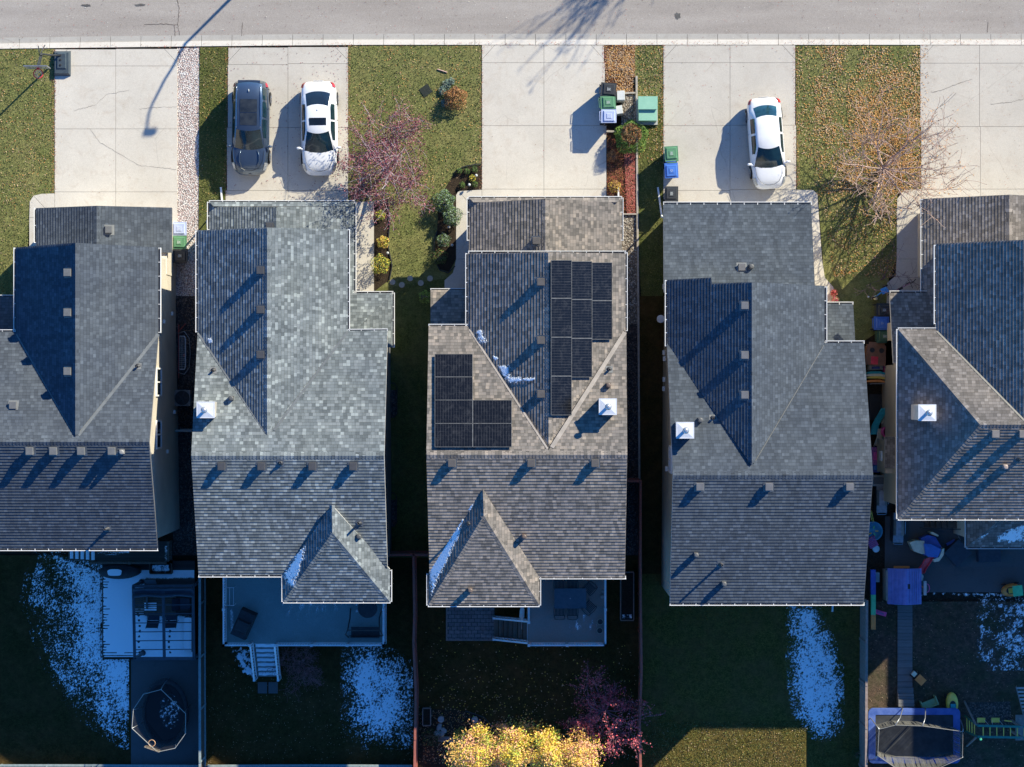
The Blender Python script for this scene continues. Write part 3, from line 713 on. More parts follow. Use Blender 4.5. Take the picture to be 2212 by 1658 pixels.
h.finish(); openings(h, 0, 0, [(510, 735, 'garage', 463), (560, 680, 'front', 530)], [(510, 590, 'rear', 1200), (690, 790, 'rear', 1258)]); H2 = h
# ----- house three (solar)
h = House(3, 'brown-shingled house with black solar panels on its roof, middle of the row', 1140, 1221, (.22, .19, .17), 3)
h.plane('gf', (1013, 428, 2.9), (1343, 428, 2.9), (1178, 443, 3.25)); h.plane('gw', (1013, 440, 2.9), (1013, 540, 2.9), (1178, 430, 4.6)); h.plane('ge', (1342, 440, 2.9), (1342, 540, 2.9), (1178, 430, 4.6))
h.face('garage_roof', 'gf', [(1013, 428), (1343, 428), (1333, 438), (1023, 438)])
h.face('garage_roof', 'gw', [(1013, 428), (1023, 438), (1178, 430), (1178, 600), (1013, 600)]); h.face('garage_roof', 'ge', [(1178, 430), (1333, 438), (1343, 428), (1343, 600), (1178, 600)])
h.cap('garage_roof', 'gw', 'ge', (1178, 433), (1178, 590), .2)
h.plane('uw', (1010, 547, 6.3), (1010, 700, 6.3), (1184, 545, 8.5)); h.plane('ue', (1351, 547, 6.3), (1351, 700, 6.3), (1184, 545, 8.5))
h.plane('mf', (927, 705, 6.3), (1352, 705, 6.3), (1140, 983, 8.75)); h.plane('mr', (927, 1247, 6.3), (1352, 1247, 6.3), (1140, 983, 8.75))
h.face('upper_gable_roof', 'uw', [(1010, 548), (1184, 545), (1185, 973), (1012, 706)]); h.face('upper_gable_roof', 'ue', [(1184, 545), (1351, 548), (1351, 714), (1185, 973)])
h.cap('upper_gable_roof', 'uw', 'ue', (1184, 547), (1185, 968), .2)
h.face('main_roof', 'mf', [(926, 704), (1012, 705), (1185, 973), (1353, 713), (1355, 983), (921, 983)])
h.face('main_roof', 'mr', [(921, 983), (1355, 983), (1350, 1248), (1165, 1248), (1043, 1060), (928, 1247)])
h.cap('main_roof', 'mr', 'mf', (922, 983), (1355, 983), .19)
h.plane('bw', (925, 1245, 6.3), (925, 1307, 6.3), (1045, 1115, 8.1)); h.plane('be', (1165, 1245, 6.3), (1165, 1307, 6.3), (1045, 1115, 8.1)); h.plane('bs', (925, 1307, 6.3), (1165, 1307, 6.3), (1045, 1115, 8.1))
h.face('hip_roof', 'bw', [(1043, 1058), (1045, 1115), (925, 1307), (925, 1240)]); h.face('hip_roof', 'be', [(1043, 1058), (1165, 1248), (1165, 1307), (1045, 1115)]); h.face('hip_roof', 'bs', [(1045, 1115), (1165, 1307), (925, 1307)])
h.cap('hip_roof', 'bs', 'bw', (926, 1306), (1045, 1115)); h.cap('hip_roof', 'bs', 'be', (1164, 1306), (1045, 1115)); h.cap('hip_roof', 'bw', 'be', (1043, 1058), (1045, 1115))
h.plane('pn', (930, 627, 3.0), (1008, 627, 3.0), (970, 703, 3.8)); h.face('porch_roof', 'pn', [(930, 627), (1020, 627), (1020, 712), (930, 712)])
h.valley('mf', (1350, 718), (1192, 967), .10); h.valley('mf', (1014, 712), (1183, 970), .045)
def w_(mb):
    gable_block(mb, 948, 1327, 728, 1205, 6.3, 8.72, 'x'); gable_block(mb, 1026, 1325, 580, 800, 6.3, 8.48, 'y'); gable_block(mb, 1041, 1322, 463, 600, 2.95, 4.55, 'y'); block(mb, 960, 1146, 1195, 1262, 6.2); block(mb, 948, 1030, 690, 750, 2.8)
h.walls(w_)
for pts, z, o_ in (([(925, 1240), (925, 1308), (1165, 1308), (1165, 1248), (1352, 1248)], 6.28, -1), ([(1012, 520), (1012, 428), (1343, 428), (1343, 520)], 2.9, 1), ([(1012, 546), (1352, 546), (1352, 715)], 6.28, 1), ([(930, 627), (1009, 627)], 2.98, 1), ([(926, 704), (1010, 704)], 6.28, 1), ([(1009, 548), (1009, 704)], 6.28, -1)): h.gutter(pts, z, o_)
for y_ in (610, 736, 852): h.vent('', 'uw', 1168, y_, hgt=.17, col=(.10, .09, .085))
for x_ in (976, 1147, 1285): h.vent('', 'mr', x_, 1001, hgt=.22, col=(.10, .09, .085))
h.vent('', 'mf', 1316, 799, 'pipe', .14); h.vent('', 'mf', 1314, 832, 'hood', col=(.15, .11, .09)); h.vent('', 'gw', 1158, 521, hgt=.22, col=(.10, .09, .085)); h.vent('', 'mr', 1132, 1158, 'hood', col=(.2, .17, .15)); h.vent('', 'bs', 1016, 1274, 'hood', col=(.24, .2, .17)); h.vent('', 'bw', 1013, 1132, 'pipe', .35, (.15, .13, .12))
h.chimney('mf', 1313, 879, 8.95, box=(.25, .22, .2))
def solar_mat():
    m, t, b = nt('solar_glass'); uv = N(t, 'ShaderNodeTexCoord').outputs['UV']; sp = N(t, 'ShaderNodeSeparateXYZ'); t.links.new(uv, sp.inputs[0])
    v = pos_(t); sp2 = N(t, 'ShaderNodeSeparateXYZ'); t.links.new(v, sp2.inputs[0])
    l1 = math_(t, 'LESS_THAN', math_(t, 'FRACT', math_(t, 'MULTIPLY', sp.outputs[0], 14)), .13)
    l2 = math_(t, 'LESS_THAN', math_(t, 'FRACT', math_(t, 'MULTIPLY', sp.outputs[1], 6)), .04)
    nn = ramp_(t, noise_(t, v, 2.2, 5, .7), [(.35, .25), (.7, 1.0)])
    c = mix_(t, math_(t, 'MULTIPLY', math_(t, 'MAXIMUM', l1, math_(t, 'MULTIPLY', l2, .6)), nn), (.005, .005, .006), (.05, .05, .055))
    dust = ramp_(t, noise_(t, v, 3.0, 6, .75, .8), [(.5, 0.0), (.75, 1.0)])
    c = mix_(t, math_(t, 'MULTIPLY', dust, .06), c, (.4, .4, .42))
    t.links.new(c, b.inputs['Base Color']); b.inputs['Roughness'].default_value = .22; b.inputs['Specular IOR Level'].default_value = .35; return m
SOL = solar_mat(); FRM = M('panel_frame', (.09, .09, .09), (.14, .14, .14), 5, .45, .4)
def panel(key, x0, y0, x1, y1, flip=False):
    pl = h.pl[key]; n = pl[0]; c = [hit(pl, x0, y1, .15), hit(pl, x1, y1, .15), hit(pl, x1, y0, .15), hit(pl, x0, y0, .15)]
    if (c[1] - c[0]).cross(c[3] - c[0]).z < 0: c = [c[1], c[0], c[3], c[2]]
    m = MB(); uv = [(0, 0), (1, 0), (1, 1), (0, 1)]
    if flip: uv = [(0, 0), (0, 1), (1, 1), (1, 0)]
    mid = sum(c, Vector()) / 4; c = [p + (mid - p) * .012 for p in c]
    m.poly(c, uv); m.poly([p - n * .04 for p in c][::-1], uv)
    for i in range(4): m.poly([c[i] - n * .04, c[(i + 1) % 4] - n * .04, c[(i + 1) % 4], c[i]])
    o = BW(m, 'solar_panel', SOL, h.root); f = MB()
    for i in range(4): f.bar(c[i] + n * .002, c[(i + 1) % 4] + n * .002, .022, .03, up=n)
    BW(f, 'panel_frame', FRM, o)
    f = MB()
    for i in (0, 1): a_ = c[i] + (c[2 + (1 - i)] - c[i]) * .2; f.bar(a_ - n * .13 + (mid - a_) * .02, a_ + (c[1 - i] - c[i]) * .99 - n * .13, .04, .1, up=n)
    BW(f, 'mounting_rail', GALV, o)
X = [1190, 1234.5, 1278.5, 1322]; Y = [562.5, 645, 729, 813, 897.5]
for ci, nr in enumerate((4, 3, 2)):
    for r_ in range(nr): panel('ue', X[ci], Y[r_] + ci * 2.5, X[ci + 1], Y[r_ + 1] + ci * 2.5, True)
X = [939, 1021, 1105.5]; Y = [765.5, 815, 865, 915.5, 966.5]
for r_ in range(4): panel('mf', X[0], Y[r_], X[1], Y[r_ + 1])
for r_ in (2, 3): panel('mf', X[1], Y[r_], X[2], Y[r_ + 1])
mb = MB(); mb.bar(P(1336, 404, .1), P(1336, 428, .1), .08, .07); mb.bar(P(1336, 428, .1), P(1336, 430, 2.6), .08, .07); BW(mb, 'downspout', WHITE, h.root)
h.finish(); openings(h, 0, 0, [(1075, 1290, 'garage', 463), (1110, 1240, 'front', 580)], [(1000, 1100, 'rear', 1262), (1200, 1290, 'rear', 1205)]); H3 = h
# ----- house four
h = House(4, 'slate-grey roofed house with beige left wall, fourth house from the left', 1620, 1270, (.52, .46, .37), 4)
h.plane('gf', (1433, 441, 2.9), (1752, 441, 2.9), (1590, 625, 4.86)); h.face('garage_roof', 'gf', [(1433, 441), (1752, 441), (1761, 632), (1434, 632)])
h.plane('uw', (1441, 605, 6.3), (1441, 740, 6.3), (1624, 612, 8.7)); h.plane('ue', (1781, 618, 6.3), (1781, 740, 6.3), (1624, 610, 8.7))
h.plane('mf', (1447, 740, 6.3), (1866, 740, 6.3), (1624, 1027, 8.75)); h.plane('mr', (1447, 1304, 6.3), (1866, 1304, 6.3), (1624, 1027, 8.75))
h.face('upper_gable_roof', 'uw', [(1441, 605), (1536, 600), (1538, 613), (1624, 610), (1624, 1005), (1443, 748)]); h.face('upper_gable_roof', 'ue', [(1624, 610), (1781, 618), (1781, 742), (1624, 1005)])
h.cap('upper_gable_roof', 'uw', 'ue', (1624, 612), (1624, 1000), .2)
h.face('main_roof', 'mf', [(1441, 742), (1624, 1005), (1781, 742), (1866, 741), (1886, 1027), (1454, 1027)])
h.face('main_roof', 'mr', [(1454, 1027), (1886, 1027), (1866, 1304), (1447, 1304)])
h.cap('main_roof', 'mr', 'mf', (1454, 1027), (1886, 1027), .19)
h.plane('pn', (1783, 657, 3.0), (1843, 657, 3.0), (1810, 740, 3.8)); h.face('porch_roof', 'pn', [(1770, 657), (1843, 657), (1848, 748), (1770, 748)])
h.valley('mf', (1780, 746), (1632, 996), .02)
def w_(mb):
    gable_block(mb, 1433, 1815, 756, 1271, 6.3, 8.72, 'x'); gable_block(mb, 1434, 1728, 640, 800, 6.3, 8.68, 'y'); block(mb, 1438, 1722, 472, 660, 2.9); block(mb, 1728, 1810, 712, 770, 2.7)
h.walls(w_)
for pts, z, o_ in (([(1447, 1305), (1867, 1305)], 6.28, -1), ([(1433, 440), (1753, 440)], 2.9, 1), ([(1783, 620), (1783, 740), (1867, 740)], 6.28, 1), ([(1783, 656), (1843, 656)], 3.0, 1), ([(1440, 606), (1440, 748)], 6.28, -1)): h.gutter(pts, z, o_)
for y_ in (659, 766, 852): h.vent('', 'uw', 1608, y_ + 2, hgt=.19, col=(.14, .14, .15))
for x_ in (1511, 1660, 1834): h.vent('', 'mr', x_, 1052, hgt=.22, col=(.12, .12, .13))
h.vent('', 'gf', 1602, 578, hgt=.16, col=(.2, .2, .21)); h.vent('', 'gf', 1622, 576, 'hood', col=(.12, .12, .12)); h.vent('', 'mf', 1512, 907, 'hood', col=(.10, .10, .105)); h.vent('', 'mf', 1540, 904, 'pipe', .12)
h.vent('', 'mr', 1503, 1198, 'hood', col=(.33, .32, .32)); h.vent('', 'mr', 1557, 1219, 'pipe', .5, (.3, .26, .22)); h.vent('', 'mr', 1563, 1260, 'hood', col=(.33, .32, .32))
h.chimney('mf', 1480, 930, 8.95)
wx = P(1433, 0).x
for y_, z_ in ((763, .8), (776, 1.1), (840, .8), (622, 1.0), (1008, 2.6), (820, .9)): mb = MB(); p = P(1433, y_); mb.bx((wx - .12, p.y - .12, z_), (wx, p.y + .12, z_ + .28)); BW(mb, 'wall_vent', WHITE, h.root)
mb = MB(); mb.bar(G(1421, 405, .06), G(1429, 465, .06), .09, .07); mb.bar(G(1429, 465, .06), G(1430, 470, 2.6), .08, .07); BW(mb, 'downspout', WHITE, h.root)
mb = MB(); mb.bar(G(1800, 1290, .06), G(1798, 1322, .06), .09, .07); BW(mb, 'downspout', WHITE, h.root)
h.window((wx - .0, P(0, 960).y, 4.3), (wx, P(0, 1010).y, 5.4), 'x-')
h.finish(); openings(h, 0, 0, [(1475, 1690, 'garage', 472), (1520, 1640, 'front', 640)], [(1480, 1560, 'rear', 1271), (1680, 1770, 'rear', 1271)]); H4 = h
# ----- house five (cut by the right edge)
h = House(5, 'hip-roofed house in weathered brown-grey shingles at the right edge, half in deep shadow', 2080, 1100, (.60, .50, .38), 5)
h.plane('gw', (1993, 430, 2.9), (1993, 540, 2.9), (2180, 421, 4.8)); h.plane('ge', (2373, 430, 2.9), (2373, 540, 2.9), (2180, 421, 4.8))
h.face('garage_roof', 'gw', [(1993, 430), (2180, 421), (2180, 640), (1993, 640)]); h.face('garage_roof', 'ge', [(2180, 421), (2373, 430), (2373, 560), (2180, 560)])
h.cap('garage_roof', 'gw', 'ge', (2180, 423), (2180, 540), .22)
h.plane('uw', (2022, 527, 6.8), (2022, 700, 6.8), (2221, 518, 9.25)); h.plane('ue', (2366, 527, 6.8), (2366, 700, 6.8), (2221, 518, 9.25))
h.plane('mf', (1940, 712, 6.8), (2200, 712, 6.8), (2150, 918, 9.3)); h.plane('mr', (1940, 1120, 6.8), (2200, 1120, 6.8), (2150, 918, 9.3)); h.plane('mw', (1940, 712, 6.8), (1940, 1120, 6.8), (2117, 918, 9.3))
h.face('upper_gable_roof', 'uw', [(2022, 527), (2221, 518), (2221, 916), (2022, 712)]); h.face('upper_gable_roof', 'ue', [(2221, 518), (2366, 527), (2366, 712), (2221, 916)])
h.face('main_roof', 'mf', [(1940, 712), (2022, 712), (2221, 916), (2366, 712), (2373, 712), (2380, 918), (2117, 918)])
h.face('main_roof', 'mr', [(2117, 918), (2380, 918), (2373, 1120), (1940, 1120)]); h.face('main_roof', 'mw', [(1940, 712), (2117, 918), (1940, 1120)])
h.cap('main_roof', 'mf', 'mw', (1941, 713), (2117, 918), .17); h.cap('main_roof', 'mr', 'mw', (1941, 1119), (2117, 918), .17); h.cap('main_roof', 'mr', 'mf', (2117, 918), (2370, 918), .17)
h.plane('pn', (1922, 633, 3.0), (2005, 633, 3.0), (1960, 712, 3.75)); h.face('porch_roof', 'pn', [(1922, 633), (2035, 633), (2035, 722), (1945, 722), (1945, 785), (1930, 785)])
h.plane('lw', (2088, 1123, 2.2), (2088, 1182, 2.2), (2150, 1150, 3.1)); h.plane('ls', (2088, 1182, 2.2), (2300, 1182, 2.2), (2200, 1130, 3.0))
h.face('rear_porch_roof', 'lw', [(2088, 1120), (2165, 1112), (2158, 1125), (2088, 1182)]); h.face('rear_porch_roof', 'ls', [(2088, 1182), (2158, 1125), (2300, 1118), (2300, 1182)])
h.cap('rear_porch_roof', 'ls', 'lw', (2089, 1181), (2158, 1125), .12)
h.valley('mf', (2024, 716), (2216, 912), .045)
def w_(mb):
    block(mb, 1908, 2275, 738, 1082, 6.7); gable_block(mb, 1993, 2272, 560, 780, 6.8, 9.2, 'y'); gable_block(mb, 1982, 2280, 463, 600, 2.95, 4.75, 'y'); block(mb, 1908, 1990, 700, 790, 2.7); block(mb, 2070, 2260, 1080, 1156, 2.0)
h.walls(w_)
mb = MB(); a, b = P(1893, 948), P(1912, 1018); mb.bx((a.x, b.y, .2), (b.x, a.y, 2.5)); BW(mb, 'wall_box', h.wm, h.root)
mb = MB(); mb.bx((a.x - .01, (a.y + b.y) / 2 - .25, 1.2), (a.x - .10, (a.y + b.y) / 2 + .25, 1.75)); BW(mb, 'wall_vent', WHITE, h.root)
h.plane('bx', (1894, 945, 2.55), (1894, 1015, 2.55), (1930, 980, 3.1)); h.face('box_roof', 'bx', [(1912, 944), (1945, 944), (1945, 1012), (1912, 1012)])
for pts, z, o_ in (([(2026, 712), (1940, 712)], 6.78, -1), ([(1940, 712), (1940, 1121), (2373, 1121)], 6.78, -1), ([(1992, 640), (1992, 431)], 2.9, 1), ([(2021, 700), (2021, 530)], 6.78, 1), ([(1922, 632), (2006, 632)], 2.98, 1), ([(2088, 1123), (2088, 1183), (2300, 1183)], 2.18, -1)): h.gutter(pts, z, o_)
for x_ in (2148, 2207): h.vent('', 'mr', x_, 938, hgt=.3, col=(.2, .18, .17))
h.vent('', 'mr', 2169, 1008, 'hood', col=(.38, .30, .26)); h.vent('', 'mr', 2200, 992, 'pipe', .3)
h.chimney('mw', 2003, 892, 9.1, box=(.62, .52, .42))
h.finish(); openings(h, 0, 0, [(2020, 2240, 'garage', 463), (2060, 2200, 'front', 560)], [(1940, 2020, 'rear', 1082)]); H5 = h
# ----- house six, out of frame to the right; its shadow falls across the last yard
h = House(6, 'next house beyond the right edge, its ridge shading the last yard', 2570, 1200, (.4, .38, .35), 1)
Rr_ = lambda x, z: CX + (x - CX) * H / (H - z); Ry_ = lambda y, z: CY + (y - CY) * H / (H - z)
xa, xb, ya, yb, ym, zr = 2378, 2790, 700, 1260, 980, 8.9
h.plane('mf', (Rr_(xa, 6.3), Ry_(ya, 6.3), 6.3), (Rr_(xb, 6.3), Ry_(ya, 6.3), 6.3), (Rr_(xa, zr), Ry_(ym, zr), zr)); h.plane('mr', (Rr_(xa, 6.3), Ry_(yb, 6.3), 6.3), (Rr_(xb, 6.3), Ry_(yb, 6.3), 6.3), (Rr_(xa, zr), Ry_(ym, zr), zr))
xr = xa + 185
h.face('main_roof', 'mf', [(Rr_(xa, 6.3), Ry_(ya, 6.3)), (Rr_(xb, 6.3), Ry_(ya, 6.3)), (Rr_(xb, zr), Ry_(ym, zr)), (Rr_(xr, zr), Ry_(ym, zr))]); h.face('main_roof', 'mr', [(Rr_(xa, 6.3), Ry_(yb, 6.3)), (Rr_(xb, 6.3), Ry_(yb, 6.3)), (Rr_(xb, zr), Ry_(ym, zr)), (Rr_(xr, zr), Ry_(ym, zr))])
h.plane('mw', (Rr_(xa, 6.3), Ry_(ya, 6.3), 6.3), (Rr_(xa, 6.3), Ry_(yb, 6.3), 6.3), (Rr_(xr, zr), Ry_(ym, zr), zr)); h.face('main_roof', 'mw', [(Rr_(xa, 6.3), Ry_(ya, 6.3)), (Rr_(xa, 6.3), Ry_(yb, 6.3)), (Rr_(xr, zr), Ry_(ym, zr))])
h.walls(lambda mb: block(mb, xa + 14, xb - 14, ya + 14, yb - 14, 6.2)); h.gutter([(Rr_(xa, 6.3), Ry_(yb, 6.3)), (Rr_(xb, 6.3), Ry_(yb, 6.3))], 6.28, -1)
h.finish()
# ---------- vehicles ----------
def lerp(a, b, t): return a + (b - a) * t
def pw(tab, t):
    for (a, va), (b, vb) in zip(tab, tab[1:]):
        if t <= b:
            s = 0 if b == a else max(0, (t - a) / (b - a)); return va + (vb - va) * s
    return tab[-1][1]
def paint(name, c, rough=.25, metal=0.0, coat=.8):
    return M(name, c, tuple(x * .93 for x in c), 1.5, rough, metal, coat)
TYRE = M('tyre_rubber', (.015, .015, .016), None, 8, .85); RIM = M('alloy_rim', (.45, .46, .48), (.3, .3, .32), 6, .3, .8)
CGLASS = M('car_glass', (.004, .014, .022), (.012, .035, .045), 1.6, .10, 0, .4)
CSEAL = M('black_trim', (.012, .012, .013), None, 6, .4); RED = M('tail_lamp_red', (.45, .02, .02), (.3, .01, .01), 6, .2, 0, .6); LAMP = M('head_lamp_clear', (.45, .47, .5), (.2, .21, .22), 20, .12, .3, .8)
CHROME = M('chrome_metal', (.6, .6, .62), None, 5, .15, 1.0)
def car(name, label, px, py, rz, L, W, body, topz, deck, green, roofw, kind, glassmat=CGLASS):
    """deck: (t, z) centre-line height of the lower body; green: dict of greenhouse stations (t)"""
    root = thing(name, label, 'car', tuple(G(px, py, .03)), rz)
    mb = MB(); hw = W / 2
    plan = [(0, .60), (.012, .74), (.04, .88), (.09, .955), (.17, .99), (.5, 1.0), (.78, .985), (.88, .93), (.94, .85), (.975, .74), (.992, .60), (1, .42)]
    ts = [0, .006, .02, .04, .07, .11, .16, .22, .3, .4, .5, .6, .68, .76, .82, .87, .91, .94, .965, .985, .996, 1.0]
    rings = []
    for t in ts:
        w = hw * pw(plan, t); zt = pw(deck, t); zb = .2 + (.18 if t > .99 or t < .008 else .04 if (t > .96 or t < .03) else 0)
        y = (t - .5) * L; zs = lerp(zb, zt, .55); cr = .035 if zt > .7 else .01
        half = [(0, zt + cr), (.35 * w, zt + cr * .85), (.66 * w, zt + cr * .3), (.84 * w, zt - .03), (.93 * w, zt - .10), (.985 * w, zs + .05), (w, zs - .06), (.99 * w, zb + .12), (.93 * w, zb), (.5 * w, zb - .02)]
        ring = half + [(0, zb - .02)] + [(-a, b) for a, b in half[:0:-1]]
        rings.append([(a, y, b) for a, b in ring])
    n = len(rings[0]); mb.v = [p for r in rings for p in r]
    for i in range(len(rings) - 1):
        for k in range(n):
            a = i * n + k; b = i * n + (k + 1) % n
            mb.f.append((a, a + n, b + n, b)); mb.uv.append(None); mb.mi.append(0)
    mb.f.append(tuple(range(n))); mb.f.append(tuple(reversed(range((len(rings) - 1) * n, len(rings) * n)))); mb.uv += [None] * 2; mb.mi += [0] * 2
    # greenhouse: grid of rows along the car; u in [-1, 1] across
    rg, rr, rf, ws = green['rg'], green['rr'], green['rf'], green['ws']
    bow = green.get('bow', .05)
    def belt(t): return min(pw(deck, t), green.get('belt', .98)) - .02
    def halfw(t): return pw([(rg, green['wr']), (rr, roofw * .97), ((rr + rf) / 2, roofw), (rf, roofw * .98), (ws, green['wf'])], t)
    def topzf(t):
        zr = belt(rg) + .0; zf = belt(ws)
        return pw([(rg, zr), (lerp(rg, rr, .5), lerp(zr, topz - .02, .56)), (rr, topz - .03), (lerp(rr, rf, .5), topz), (rf, topz - .035), (lerp(rf, ws, .5), lerp(topz - .035, zf, .45)), (ws, zf)], t)
    def top(t, u):
        w = halfw(t); b = bow * (1 - u * u) * (1 if t > rf - .02 else (-.8 if t < rr + .02 else 0))
        if rr + .02 <= t <= rf - .02: b = 0
        return Vector((w * u, (t - .5) * L + b * L * .35, topzf(t) - .055 * abs(u) ** 3 + .0))
    def side(t, s_, v):       # v 0 at belt, 1 at the roof edge
        a = top(t, s_); wb = hw * pw(plan, t) * .90
        b = Vector((s_ * max(wb, abs(a.x)), (t - .5) * L, belt(t)))
        p = b.lerp(a, v); p.x += s_ * .03 * math.sin(v * 3.14) * min(1, (a.z - b.z) * 3); return p
    us = [-1, -.82, -.5, 0, .5, .82, 1]; rows = [rg, lerp(rg, rr, .5), rr, lerp(rr, rf, .33), lerp(rr, rf, .66), rf, lerp(rf, ws, .5), ws]
    g2 = MB(); base = 0
    for t in rows: g2.v += [tuple(side(t, -1, 0)), tuple(side(t, -1, .5))] + [tuple(top(t, u)) for u in us] + [tuple(side(t, 1, .5)), tuple(side(t, 1, 0))]
    n2 = len(us) + 4
    for i in range(len(rows) - 1):
        for k in range(n2 - 1):
            a = i * n2 + k; g2.f.append((a, a + 1, a + 1 + n2, a + n2)); g2.uv.append(None); g2.mi.append(0)
    body_o = mb.build('body', body, root, smooth=True, sub=1)
    cab = g2.build('cabin', body, root, smooth=True)
    def patch(nm, fn, mt, nu=8, nv=6, off=.010):
        m = MB(); pts = [[fn(i / nu, j / nv) for i in range(nu + 1)] for j in range(nv + 1)]
        for r_ in pts:
            for p in r_: m.v.append(tuple(p))
        for j in range(nv):
            for i in range(nu):
                a = j * (nu + 1) + i; m.f.append((a, a + 1, a + nu + 2, a + nu + 1)); m.uv.append(None); m.mi.append(0)
        o = m.build(nm, mt, root, smooth=True)
        c = Vector((0, 0, .7))
        o.data.update()
        # push outwards along the face normals, oriented away from the cabin centre
        av = sum((f.normal for f in o.data.polygons), Vector()) / len(o.data.polygons); ce = sum((f.center for f in o.data.polygons), Vector()) / len(o.data.polygons)
        if av.dot(ce - c) < 0: o.data.flip_normals(); av = -av
        o.data.update(); ns = [v.normal.copy() for v in o.data.vertices]
        for v, nn in zip(o.data.vertices, ns): v.co += nn * off
        return o
    e = .06
    patch('windshield', lambda a, b: top(lerp(rf + .004, ws + .004, b), lerp(-.93, .93, a)), glassmat)
    patch('rear_window', lambda a, b: top(lerp(rg - .002, rr - .004, b), lerp(-.92, .92, a)), green.get('rgmat', glassmat))
    B = green['pillars']
    for s_ in (-1, 1):
        for a0, a1 in B:
            patch('side_window', lambda a, b, s_=s_, a0=a0, a1=a1: side(lerp(a0, a1, a), s_, lerp(.10, .86, b)), CSEAL if False else glassmat, 8, 4, .012)
        mm = MB(); y = (ws - .5) * L - .12; q = Vector((s_ * (hw * .97 + .11), y - .02, belt(ws) + .03))
        mm.lathe((0, 0, 0), [(.3, -1), (.8, -.75), (1, 0), (.85, .7), (.3, 1)], 10); mm.v = [(q.x + a * .125, q.y + b * .07 - s_ * a * 0, q.z + c_ * .075) for a, b, c_ in mm.v]
        mm.bar((s_ * hw * .86, y + .02, belt(ws) + .0), (q.x, q.y, q.z), .06, .05)
        mm.build('side_mirror', body, root, smooth=True)
        lm = MB(); tl = MB()
        for lst, (t0, t1), sgn, mtl in ((lm, (.875, .955), 1, LAMP), (tl, (.015, .075), -1, RED)):
            for i in range(5):
                ta, tb = lerp(t0, t1, i / 5), lerp(t0, t1, (i + 1) / 5)
                for v0, v1 in ((0, 1),):
                    za, zb_ = pw(deck, ta), pw(deck, tb); wa, wb = hw * pw(plan, ta), hw * pw(plan, tb)
                    inn = .86 if sgn > 0 else .86
                    q4 = [(s_ * wa * inn, (ta - .5) * L, za - .012), (s_ * wb * inn, (tb - .5) * L, zb_ - .012), (s_ * (wb * 1.0 + .004), (tb - .5) * L, zb_ - .12), (s_ * (wa * 1.0 + .004), (ta - .5) * L, za - .12)]
                    q5 = [q4[3], q4[2], (q4[2][0], q4[2][1], q4[2][2] - .12), (q4[3][0], q4[3][1], q4[3][2] - .12)]
                    if s_ < 0: q4 = q4[::-1]; q5 = q5[::-1]
                    lst.poly(q4[::-1]); lst.poly(q5[::-1])
            lst.build('headlight' if sgn > 0 else 'tail_light', mtl, root)
        for tw in (.185, .80):
            y = (tw - .5) * L; wr = .335
            m3 = MB(); prof = []
            for k in range(24):
                an = k / 24 * 6.2832; prof.append((math.cos(an), math.sin(an)))
            def disc(m, r0, r1, x0, x1):
                for k in range(24):
                    (a, b), (c_, d_) = prof[k], prof[(k + 1) % 24]
                    m.poly([(x0, y + a * r0, wr + b * r0), (x0, y + c_ * r0, wr + d_ * r0), (x1, y + c_ * r1, wr + d_ * r1), (x1, y + a * r1, wr + b * r1)])
            xo = s_ * (hw + .012); xi = s_ * (hw - .22)
            disc(m3, wr, wr, xi, xo); disc(m3, wr, .22, xo, xo + s_ * .004); disc(m3, wr, .02, xi, xi)
            wl = m3.build('wheel', TYRE, root); m4 = MB(); disc(m4, .225, .03, xo + s_ * .002, xo + s_ * .010)
            for k in range(5):
                an = k * 1.2566; m4.bar((xo + s_ * .012, y + .03 * math.cos(an), wr + .03 * math.sin(an)), (xo + s_ * .012, y + .22 * math.cos(an), wr + .22 * math.sin(an)), .03, .02)
            m4.build('rim', RIM, wl)
            m5 = MB(); disc(m5, wr + .045, wr - .01, s_ * (hw * .992), s_ * (hw * 1.004)); m5.build('wheel_arch', CSEAL, root)
    # grille, bumper line, wipers, plate, door lines
    m = MB(); zf = pw(deck, .985)
    fr_ = lambda t, u, z: (hw * pw(plan, t) * u, (t - .5) * L + .012, z)
    for i in range(6):
        u0, u1 = -1 + i / 3, -1 + (i + 1) / 3; f_ = lambda u: 1 - .018 * u * u * 1.3
        m.poly([fr_(f_(u0), u0 * .7, .40), fr_(f_(u1), u1 * .7, .40), fr_(f_(u1) - .004, u1 * .78, zf - .12), fr_(f_(u0) - .004, u0 * .78, zf - .12)])
    m.build('grille', CSEAL, root)
    m = MB(); m.tube([top(ws, -.75) + Vector((0, .05, .01)), top(ws - .01, -.05) + Vector((0, .0, .02))], .010, 4); m.tube([top(ws, 0) + Vector((0, .06, .01)), top(ws - .01, .62) + Vector((0, .0, .02))], .010, 4)
    m.build('wiper', CSEAL, root)
    m = MB(); m.box((0, -L / 2 - .008, .68), (.5, .015, .13)); m.build('number_plate', M('plate_white', (.7, .7, .72), None, 5, .5), root)
    for tt in (.745,):   # shut line of the bonnet and boot
        m = MB()
        pts = [Vector((hw * pw(plan, t) * u_, (t - .5) * L, pw(deck, t) + .035 * (1 - u_ * u_) + .012)) for t, u_ in ((ws + .012, -.80), (.86, -.76), (.925, -.60), (.955, -.3), (.962, 0), (.955, .3), (.925, .60), (.86, .76), (ws + .012, .80))]
        m.tube(pts, .008, 4, cap=False); m.build('bonnet_line', CSEAL, root)
    for s_ in (-1, 1):
        for t in (lerp(rr, rf, .5), green['pillars'][0][0] - .01, ws + .01):
            m = MB(); w_ = hw * pw(plan, t); m.bar((s_ * (w_ * 1.002), (t - .5) * L, .38), (s_ * (w_ * .985), (t - .5) * L, belt(t) - .02), .012, .012); m.build('door_seam', CSEAL, root)
    return root, top, side, patch
